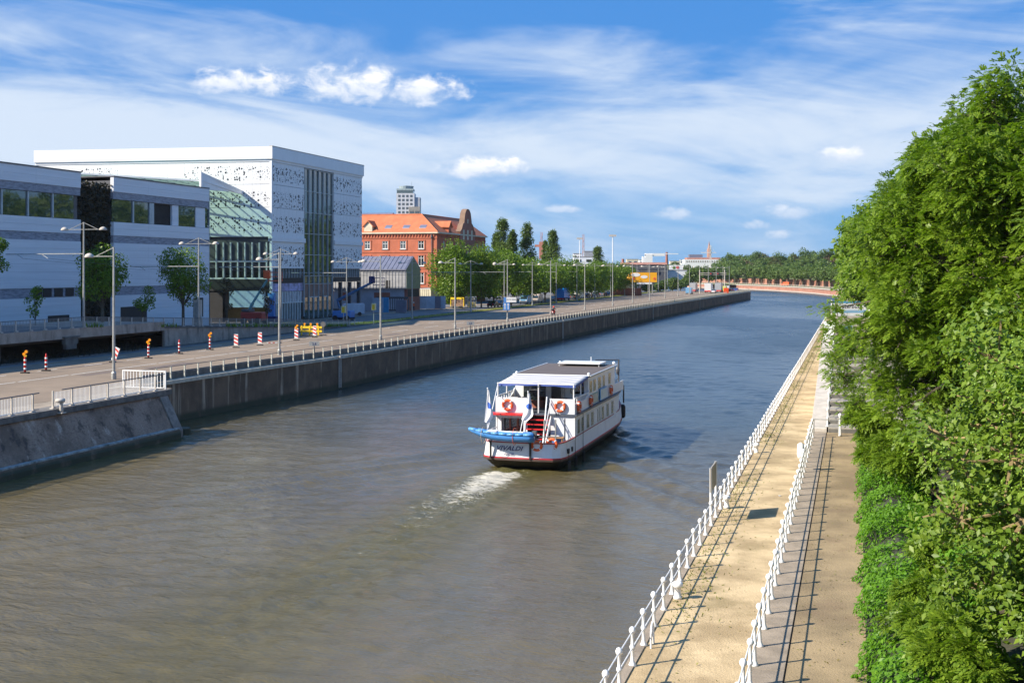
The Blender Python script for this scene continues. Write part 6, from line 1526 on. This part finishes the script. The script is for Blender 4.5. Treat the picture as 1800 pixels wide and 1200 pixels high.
# filling second row behind the parked cars (dark undersides)
for i, (px_, Y, yt, wpx) in enumerate(((868,330,452,52),(905,345,455,56),(945,362,462,50),(975,380,463,50),(1003,400,465,48),(1032,420,466,44),(1060,440,467,40),(1085,455,468,36),(1110,470,470,30))):
    tree('street_tree', 'tree in the shaded second row behind the parked cars, number %s from the gable' % ['one','two','three','four','five','six','seven','eight','nine'][i], ray(px_, Y, ZR), hgt(yt,Y)-ZR, wpx/2/2100*Y*1.35, 1.0, M['leaf_dark'], 6500, .55, 60+i, 22, group='trees of the second row')
# poplars
pop = [(884,360,385,36,'left poplar of the tall twin pair'),(901,352,400,22,'shorter shoulder poplar beside the tall twin pair'),(872,365,408,20,'low left flank poplar of the twin pair'),(926,365,390,34,'broad poplar right of the twin pair'),(972,410,406,30,'poplar with a forked top right of the red crane mast'),(959,415,422,16,'small poplar leaning on the fork-topped one'),(1051,470,434,26,'small rounded poplar on the skyline right of the white block')]
for i, (px_, Y, yt, wpx, lb_) in enumerate(pop): tree('poplar', lb_, ray(px_, Y, ZR), hgt(yt,Y)-ZR, wpx/2/2100*Y*1.35, 3, M['leaf_dark'], 9500, .48, 80+i, 80, 'poplar', group='poplars behind the street trees')
# plane trees on the far quay
k = 0
for px_, Y in [(1218,560),(1232,600),(1246,640),(1258,680),(1268,700)]:
    tree('plane_tree', 'green tree in the clump behind the signal gantry, %s from the left' % ['first','second','third','fourth','fifth'][k], ray(px_, Y, 3), hgt(470 if k<3 else 466,Y)-3, 13/2100*Y, 3, M['leaf_far'], 2600, .7, 100+k, 18, group='trees behind the gantry'); k += 1
pts = alongFB(11, 10.5); k = 0
for p in pts:
    px_ = 900+2100*p.x/p.y
    if px_ < 1262 or px_ > 1500 or p.y < 560: continue
    tree('plane_tree', 'pruned plane tree in the even row along the far brick quay', (p.x,p.y,2.9), (475-463)/2100*p.y+9.1, 5.6, 3.6, M['leaf_far'], 2300, .75, 120+k, 16, group='plane trees along the far quay', tr=.45); k += 1
bwall = thing('brick_wall', 'brown brick wall behind the plane tree trunks on the far quay', 'wall', (0,0,0), 0)
pw = alongFB(17, 14)
for a, b in zip(pw[:-1], pw[1:]):
    if not (1240 < 900+2100*a.x/a.y < 1520): continue
    d = (b-a).normalized(); n = Vector((d.y,-d.x,0)); a2 = a+d*.8; b2 = b-d*.8; P = [a2-n*.3, b2-n*.3, b2+n*.3, a2+n*.3]
    MB().prism([(q.x,q.y) for q in P], 2.8, 6.6).build('wall_bay', M['quaybrick'], bwall)
car('orange-red van parked on the far quay among the plane trees', 1388, 690, 2.9, M['orange'], 'van', rz=.8)
# wooded hill beyond
mbh = MB(); hn = 26
for i in range(hn+1):
    for j in range(9):
        x = 130+i*22; y = 760+j*55; mbh.v.append((x, y, 2.8+24*math.sin(pi*min(1,max(0,(j-.2)/8)))**.8*min(1,max(0,(x-130)/240))))
for i in range(hn):
    for j in range(8): mbh.f.append((i*9+j,(i+1)*9+j,(i+1)*9+j+1,i*9+j+1)); mbh.mi.append(0)
tag(mbh.build('hill', M['grass'], None, True), kind='structure')
hill = [(1276,446),(1290,442),(1304,441),(1318,446),(1330,440),(1344,441),(1356,444),(1370,440),(1384,438),(1398,440),(1410,436),(1424,434),(1438,436),(1452,433),(1468,432),(1484,434),(1500,430)]
kinds = ['leaf_dark','leaf_far','leaf_dark','leaf_far','leaf_far','leaf_brown','leaf_olive','leaf_far','leaf_dark','leaf_olive','leaf_far']
for i, (px_, yt) in enumerate(hill):
    for rr in range(2):
        Y = 905+rr*-45+(i%3)*14; yt2 = yt+rr*14+(i*7%5); zb = 6; pp = px_+rr*8; kk = kinds[(i+rr*3)%len(kinds)]
        tree('woodland_tree', '%s tree on the wooded rise, %s row, %s from its left end' % ({'leaf_dark':'dark green','leaf_far':'mid green','leaf_brown':'bronze','leaf_olive':'olive'}[kk], ['upper','lower'][rr], ['first','second','third','fourth','fifth','sixth','seventh','eighth','ninth','tenth','eleventh','twelfth','thirteenth','fourteenth','fifteenth','sixteenth','seventeenth'][i]),
             ray(pp, Y, zb), hgt(yt2,Y)-zb, 16.5/2100*Y, 4, M[kk], 2600, 1.05, 200+i*2+rr, 18, group='trees on the wooded rise')
for i, (px_, Y, yt, wpx) in enumerate(((1178,900,462,26),(1190,950,458,26),(1206,900,462,22),(1166,880,465,20),(1150,860,468,20),(1226,820,466,24),(1240,860,463,22),(1255,900,461,24),(1264,940,456,20))):
    tree('woodland_tree', 'green tree in the low skyline clump near the church, %s from the left' % ['fourth','fifth','sixth','third','second','seventh','eighth','ninth','tenth'][i], ray(px_, Y, 2), hgt(yt,Y)-2, wpx/2/2100*Y, 2, M['leaf_far'], 1800, 1.0, 260+i, 14, group='trees near the church')
for i, (px_, Y, yt, wpx) in enumerate(((1160,480,494,26),(1182,500,488,30),(1196,520,486,26),(1140,470,500,26),(1206,540,484,22))):
    tree('bush', 'dark bushy tree along the side road right of the billboard, %s from it' % ['second','third','fourth','first','fifth'][i], ray(px_, Y, ZR), hgt(yt,Y)-ZR, wpx/2/2100*Y, .6, M['leaf_dark'], 2200, .55, 280+i, 14, group='bushes by the side road')

# ---- the big trees of the right bank
def spray_mesh(P, D, size, r, nl=9, wid=.30, droop=.25):
    """pinnate leaves: every leaf is a rachis direction D with pairs of leaflets; returns verts, faces"""
    n = len(P); D = D/np.linalg.norm(D,axis=1,keepdims=True)
    up = np.tile([0.,0,1.],(n,1))+r.normal(0,.35,(n,3)); B = np.cross(D, up); B /= np.linalg.norm(B,axis=1,keepdims=True)+1e-6; N = np.cross(B, D)
    V = []; sz = size*r.uniform(.7,1.25,(n,1)); pairs = (nl-1)//2
    def leaflet(base, dirn, ln, wd):
        c = base+dirn*ln; side = np.cross(dirn, N); l = base+dirn*ln*.45+side*wd; q = base+dirn*ln*.45-side*wd
        V.append(np.stack([base, l, c, q],1))
    for k in range(pairs):
        u = .28+.62*k/pairs; base = P+D*sz*u-np.array([0,0,1.])*sz*droop*u*u
        for sg in (-1,1):
            dr = D*.62+B*sg*.78-N*.12+r.normal(0,.10,(n,3)); dr /= np.linalg.norm(dr,axis=1,keepdims=True); leaflet(base, dr, sz*.36, sz*wid*.28)
    leaflet(P+D*sz*.88-np.array([0,0,1.])*sz*droop*.8, D-np.array([0,0,.35]), sz*.38, sz*wid*.30)
    v = np.stack(V,1).reshape(-1,3); m_ = len(v)//4; b = (np.arange(m_)*4)[:,None]
    return v, np.concatenate([b+np.array([0,1,2]), b+np.array([0,2,3])],1).reshape(-1,3)
def big_tree(name, lab, base, blobs, nleaf, size, m, seed, nl=9, wid=.3, trunk=.35, group=None, simple=False, cull=None, branchm='bark', shell=(.25,.8)):
    """blobs: (s,t,z,r) clusters in canal coordinates; limbs run from the trunk to each"""
    r = np.random.default_rng(seed); t = thing(name, lab, 'tree', W(*base), -A, group)
    C = np.array([(b[1]-base[1], b[0]-base[0], b[2]-base[2], b[3]) for b in blobs])
    sub = []
    for c in C:
        k = max(4, int(7*c[3]))
        for _ in range(k):
            d_ = r.normal(0,1,3); d_ /= np.linalg.norm(d_); q = c[3]*r.uniform(.35,.85); sub.append((c[0]+d_[0]*q, c[1]+d_[1]*q, c[2]+d_[2]*q*.9, c[3]*r.uniform(.26,.46)))
    S_ = np.array(sub)
    mb = MB(); top = max(C[:,2])*.55; fork = min(top, 3.5)
    mb.cyl((0,0,-1.5),(0,0,fork),trunk,trunk*.8,n=10,cap=False); mb.cyl((0,0,fork),(C[:,0].mean()*.4,C[:,1].mean()*.4,top),trunk*.8,trunk*.4,n=8)
    for c in C:
        s0 = Vector((0,0,fork*r.uniform(.8,1.2))); e = Vector(c[:3]); mid = s0.lerp(e,.55)+Vector((0,0,.12*(e-s0).length)); mb.cyl(s0, mid, trunk*.34, trunk*.2, n=6, cap=False); mb.cyl(mid, e, trunk*.2, trunk*.08, n=5, cap=False)
    mb.build('trunk', M[branchm], t)
    tw = MB()
    for i, q in enumerate(S_):
        c = C[np.argmin(((C[:,:3]-q[:3])**2).sum(1))]; tw.cyl(tuple(c[:3]), tuple(q[:3]), .05, .02, n=4, cap=False)
    tag(tw.build('twigs', M['branch' if branchm == 'branch' else 'bark'], t), kind='stuff')
    idx = r.integers(0, len(S_), nleaf); wts = S_[:,3]**2; idx = r.choice(len(S_), nleaf, p=wts/wts.sum())
    d_ = r.normal(0,1,(nleaf,3)); d_ /= np.linalg.norm(d_,axis=1,keepdims=True); d_[:,2] = np.where(d_[:,2] < -.35, -d_[:,2]*.6, d_[:,2])
    rr = S_[idx,3]*(shell[0]+shell[1]*r.uniform(0,1,nleaf)**.55)
    P = S_[idx,:3]+d_*rr[:,None]
    if cull is not None:
        k = cull(P[:,1]+base[0], P[:,0]+base[1], P[:,2]+base[2], r); P = P[k]; d_ = d_[k]
    D = d_*1.0+np.array([-.25,-.3,-.40])+r.normal(0,.35,P.shape)
    if simple: leaf_cloud('crown', P, d_*.5+np.array([-.35,-.2,.6]), size, m, t, seed=seed+1, aspect=wid, jitter=.5)
    else:
        v, f = spray_mesh(P, D, size, r, nl, wid); tag(raw('crown', v, f, m, t), kind='stuff')
    return t, P, d_
rB = np.random.default_rng(77)
def crownblobs(s, t, z0, z1, rs, rt, n, rmin=1.2, rmax=2.2, tmin=-99, sd=0):
    r = np.random.default_rng(sd); out = []
    for _ in range(n):
        d_ = r.normal(0,1,3); d_ /= np.linalg.norm(d_); q = r.uniform(.55,.85); zc = (z0+z1)/2; h = (z1-z0)/2
        fat = 1-.15*max(0, d_[2]); out.append((s+d_[0]*rs*q*fat, max(tmin, t+d_[1]*rt*q*fat), zc+d_[2]*h*q, r.uniform(rmin,rmax)))
    return out
vis = lambda s, t, z, r: (r.uniform(0,1,len(s)) < np.where(t < 9, 1.0, .6))
# ash, nearest large
big_tree('ash_tree', 'tall ash tree with feathery leaves towering over the dirt path', (60,7.2,3.2), crownblobs(58,7.0,2.6,20.6,8.5,6.9,120,1.4,2.5,.4,1)+[(56,5.5,13,2.2),(53,6.5,12.5,2.0),(55,5,10.5,2.0),(57,5.5,15.5,2.0),(57,1.0,9,1.5),(60,.9,6.8,1.3),(64,.2,5.2,1.2),(66,-.6,6.4,1.2),(62,.3,7.9,1.3),(55,2.2,6.0,1.4),(53,2.6,4.6,1.2),(50,4,5,1.5),(70,-.6,8,1.3)], 84000, .40, M['leaf_ash'], 501, 9, .34, .42, cull=vis)
big_tree('ash_tree', 'highest ash crown at the top right corner behind the nearest one', (47,13,5.9), crownblobs(47,12.5,6,19.6,7,6.5,60,1.4,2.4,6.2,2), 34000, .38, M['leaf_ash'], 502, 9, .34, .42)
big_tree('ash_tree', 'ash tree overhanging the stone steps', (80,7.0,5), crownblobs(79,7.2,3.5,20.4,8.5,7.2,84,1.5,2.5,.6,3)+[(72,5.0,18.4,1.7),(76,3.6,16.8,1.7),(84,2.0,15.6,1.6),(90,1.2,14.6,1.6),(70,4.6,17.0,1.8),(68,5.6,19.2,1.5),(74,-.9,7,1.3),(78,-1.0,8.4,1.4),(82,-1.2,9.5,1.4),(72,-.4,5.4,1.1)], 54000, .44, M['leaf_ash'], 503, 7, .38, .42, cull=vis)
big_tree('lime_tree', 'bushy lime tree beyond the steps with rounded sunlit foliage', (103,5.6,5.9), crownblobs(102,5.0,6.5,19.5,9,7.2,74,1.6,2.5,-.2,4), 46000, .34, M['leaf_street'], 504, wid=.7, trunk=.4, simple=True)
big_tree('lime_tree', 'second lime tree of the row along the right bank', (128,5,5.9), crownblobs(127,4.6,6.5,19.5,9.5,7.2,54,1.7,2.7,-1.2,5), 22000, .40, M['leaf_street'], 505, wid=.7, trunk=.4, simple=True)
big_tree('lime_tree', 'leftmost big tree of the right bank where its foliage meets the water', (152,4,5.9), crownblobs(150,4.2,6.5,19,10,7.2,50,1.8,2.8,-2.0,6), 18000, .48, M['leaf_street'], 506, wid=.7, trunk=.4, simple=True)
for i, s_ in enumerate(range(178, 480, 27)):
    tree('lime_tree', 'tree of the long right-bank row hidden behind the nearer crowns', W(s_, 4.5, 5.9), 15+ (i%3)*1.5, 7.2, 2.5, LS, 2600, .8, 520+i, 26, group='right bank row')
for i, s_ in enumerate(range(165, 460, 15)):
    tree('lime_tree', 'taller tree of the right-bank row hidden behind the nearer crowns', W(s_, 18, 5.9), 29+(i*5%4)*1.5, 9.5, 3, M['leaf_dark'], 3000, 1.15, 560+i, 24, group='right bank tall row')

# near walnut: pale branches, larger leaves, green fruit
nb = crownblobs(30,5.9,1.6,12.4,7.0,4.9,84,1.0,1.7,1.3,7)
tN, PN, dN = big_tree('walnut_tree', 'near tree with broad leaves, pale crooked branches and small green fruits', (30,6.6,2.5), nb, 44000, .17, M['leaf_near'], 507, wid=.62, trunk=.3, simple=True, branchm='branch', shell=(.35,.75))
# individual leaves of the near tree that stand out most: the ones nearest the viewer
lm = MB(); lm.add([(0,0,0),(.3,.26,.04),(.68,.24,.04),(1,0,-.03),(.68,-.24,.04),(.3,-.26,.04)], [(0,3,2,1),(0,5,4,3)]); lme = lm.mesh('leaf', M['leaf_near'])
PW = PN+0.0; co = np.array([W(p[1]+30, p[0]+6.6, p[2]+2.5) for p in PW]); dist = np.hypot(co[:,0], co[:,1]); pxs = 900+2100*co[:,0]/co[:,1]; pys = 475+2100*(12-co[:,2])/co[:,1]
ok = np.where((pxs < 1815) & (pys < 1215) & (pys > 380))[0]; ok = ok[np.argsort(dist[ok])]
rr_ = random.Random(3); pick = ok[:900]; rr_.shuffle(pick2 := list(pick)); 
for i in pick2[:290]:
    o = place(lme, 'leaf', tN, tuple(PN[i]+dN[i]*.12)); o.rotation_euler = (rr_.uniform(-.7,.7), rr_.uniform(-.2,.9), rr_.uniform(0,6.28)); k_ = rr_.uniform(.15,.22); o.scale = (k_,k_,k_)
fm = MB().ball((0,0,0),.022,8,6).mesh('fruit', mat('green_fruit', (.22,.36,.05), .4), True)
for i in pick2[290:520]: 
    p = PN[i]+dN[i]*.1; place(fm, 'fruit', tN, (p[0],p[1],p[2]))
# lower ash shoots and hedge beside the dirt path
big_tree('young_ash', 'low young ash shoots leaning over the dirt path near the bottom edge', (31,2.6,1.6), [(31,1.6,2.8,.9),(33,1.2,2.4,.7),(30,2.2,3.4,1.0),(35,2.0,3.0,.9),(28.5,2.4,3.2,1.0),(38,2.2,3.2,.9)], 5200, .30, M['leaf_ash'], 508, 9, .3, .06)
big_tree('young_ash', 'low ash boughs drooping to the dirt path below the tall ash', (62,3.0,1.7), [(60,1.2,3.4,1.1),(63,.6,4.2,1.1),(57,2.0,3.0,1.2),(66,.9,3.4,1.0),(54,2.2,3.8,1.2),(69,.6,4.2,1.1)], 7000, .34, M['leaf_ash'], 509, 9, .34, .08)
r = np.random.default_rng(9); n = 44000
s_ = r.uniform(26, 79, n); hh = 1.15+.35*np.sin(s_*.7)+.25*np.sin(s_*1.9+1); tt = r.uniform(0, 2.8, n); edge = .18+.14*np.sin(s_*1.3)+.1*np.sin(s_*3.1)
prof_ = hh*np.sqrt(np.clip(1-((tt-1.6)/1.6)**2, .02, 1)); zz = 1.5+prof_*r.uniform(.55, 1.06, n)
P = np.stack([tt+edge, s_, zz-1.5], 1); N_ = np.stack([-np.clip(1.5-tt,0,1.5), 0*tt, .9+0*tt], 1)
hg = thing('hedge', 'bright green low leafy hedge edging the dirt path', 'hedge', W(0,0,1.5))
leaf_cloud('foliage', P, N_, .15, M['leaf_hedge'], hg, seed=10, aspect=.6, jitter=.5)
MB().prismy([(.5,0),(2.9,0),(2.4,.7),(1.5,.95),(.8,.6)], 26, 79).build('stems', M['earth'], hg)
# understorey to close the bank behind
for i, (s0, t0, z0, rr_2, nn) in enumerate(((44,5.5,3,2.6,9000),(50,6.5,3.2,2.6,6000),(36,6.5,3,2.6,6000),(70,5.6,3.6,2.6,6000),(62,7.6,4,2.8,6000),(31,4.2,2.8,2.4,6000),(36,3.9,2.6,2.4,7000),(40,4.6,2.6,2.4,7000))):
    big_tree('understorey_bush', 'dense green shrub on the bank under the tall trees, %s from the bridge' % ['fourth','fifth','third','seventh','sixth','first','second','eighth'][i], (s0,t0,z0-1.5), crownblobs(s0,t0,z0-1.4,z0+2.6,rr_2,rr_2*.8,12,.8,1.3,.8,30+i), nn, .2, M['leaf_near' if i % 2 else 'leaf_hedge'], 530+i, wid=.55, trunk=.08, simple=True)
# fallen leaves and twigs on the paths
r = np.random.default_rng(12); n = 900; s_ = 25+r.uniform(0,1,n)**1.4*60; t_ = np.where(r.uniform(0,1,n) < .65, r.uniform(-2.0,.3,n), r.uniform(-5.4,-2.8,n))
P = np.array([W(a,b,1.515) for a, b in zip(s_, t_)]); leaf_cloud('fallen_leaves', P, np.tile([0.,0,1.],(n,1)), .075, leafmat('dry_leaves', (.14,.09,.02), (.30,.30,.08), .1), None, seed=13, jitter=.25, label='scattered dry leaves lying on the two paths', cat='leaves')
n = 15000; s_ = 34+r.uniform(0,1,n)*190; t_ = -5.55+np.abs(r.normal(0,.62,n)); k = (np.sin(s_*.35)+np.sin(s_*.13+2)+r.normal(0,.5,n)+(s_-60)*.012) > -.1; s_, t_ = s_[k], t_[k]
P = np.array([W(a,min(b,-2.8),1.5) for a, b in zip(s_, t_)]); leaf_cloud('path_grass', P, np.tile([0.,-1.,.2],(len(P),1)), .12, leafmat('path_grass', (.10,.13,.02), (.26,.26,.06), .2), None, seed=14, aspect=.25, jitter=.6, label='sparse grass along the canal edge of the towpath', cat='grass')

# lettering becomes plain meshes
for o in [o for o in sc.objects if o.type == 'FONT']:
    bpy.context.view_layer.update(); me = bpy.data.meshes.new_from_object(o); nm = o.name; mw = (o.location.copy(), o.rotation_euler.copy(), o.scale.copy()); pa = o.parent
    bpy.data.objects.remove(o); n2 = bpy.data.objects.new(nm, me); COL.objects.link(n2); n2.parent = pa; n2.location, n2.rotation_euler, n2.scale = mw; tag(n2, kind='stuff')

# thin summer haze round the whole scene
hm = bpy.data.materials.new('haze')
hz = MB().box(-1500, 1500, -60, 3200, -5, 110).build('haze', hm, None)
m = hm; m.use_nodes = True; t = NT(m.node_tree); t.n.clear()
v = t.node('ShaderNodeVolumePrincipled'); v.inputs['Color'].default_value = (.86,.92,1,1); v.inputs['Density'].default_value = .00005; v.inputs['Anisotropy'].default_value = .3
t.l.new(v.outputs[0], t.node('ShaderNodeOutputMaterial').inputs['Volume']); tag(hz, kind='stuff')
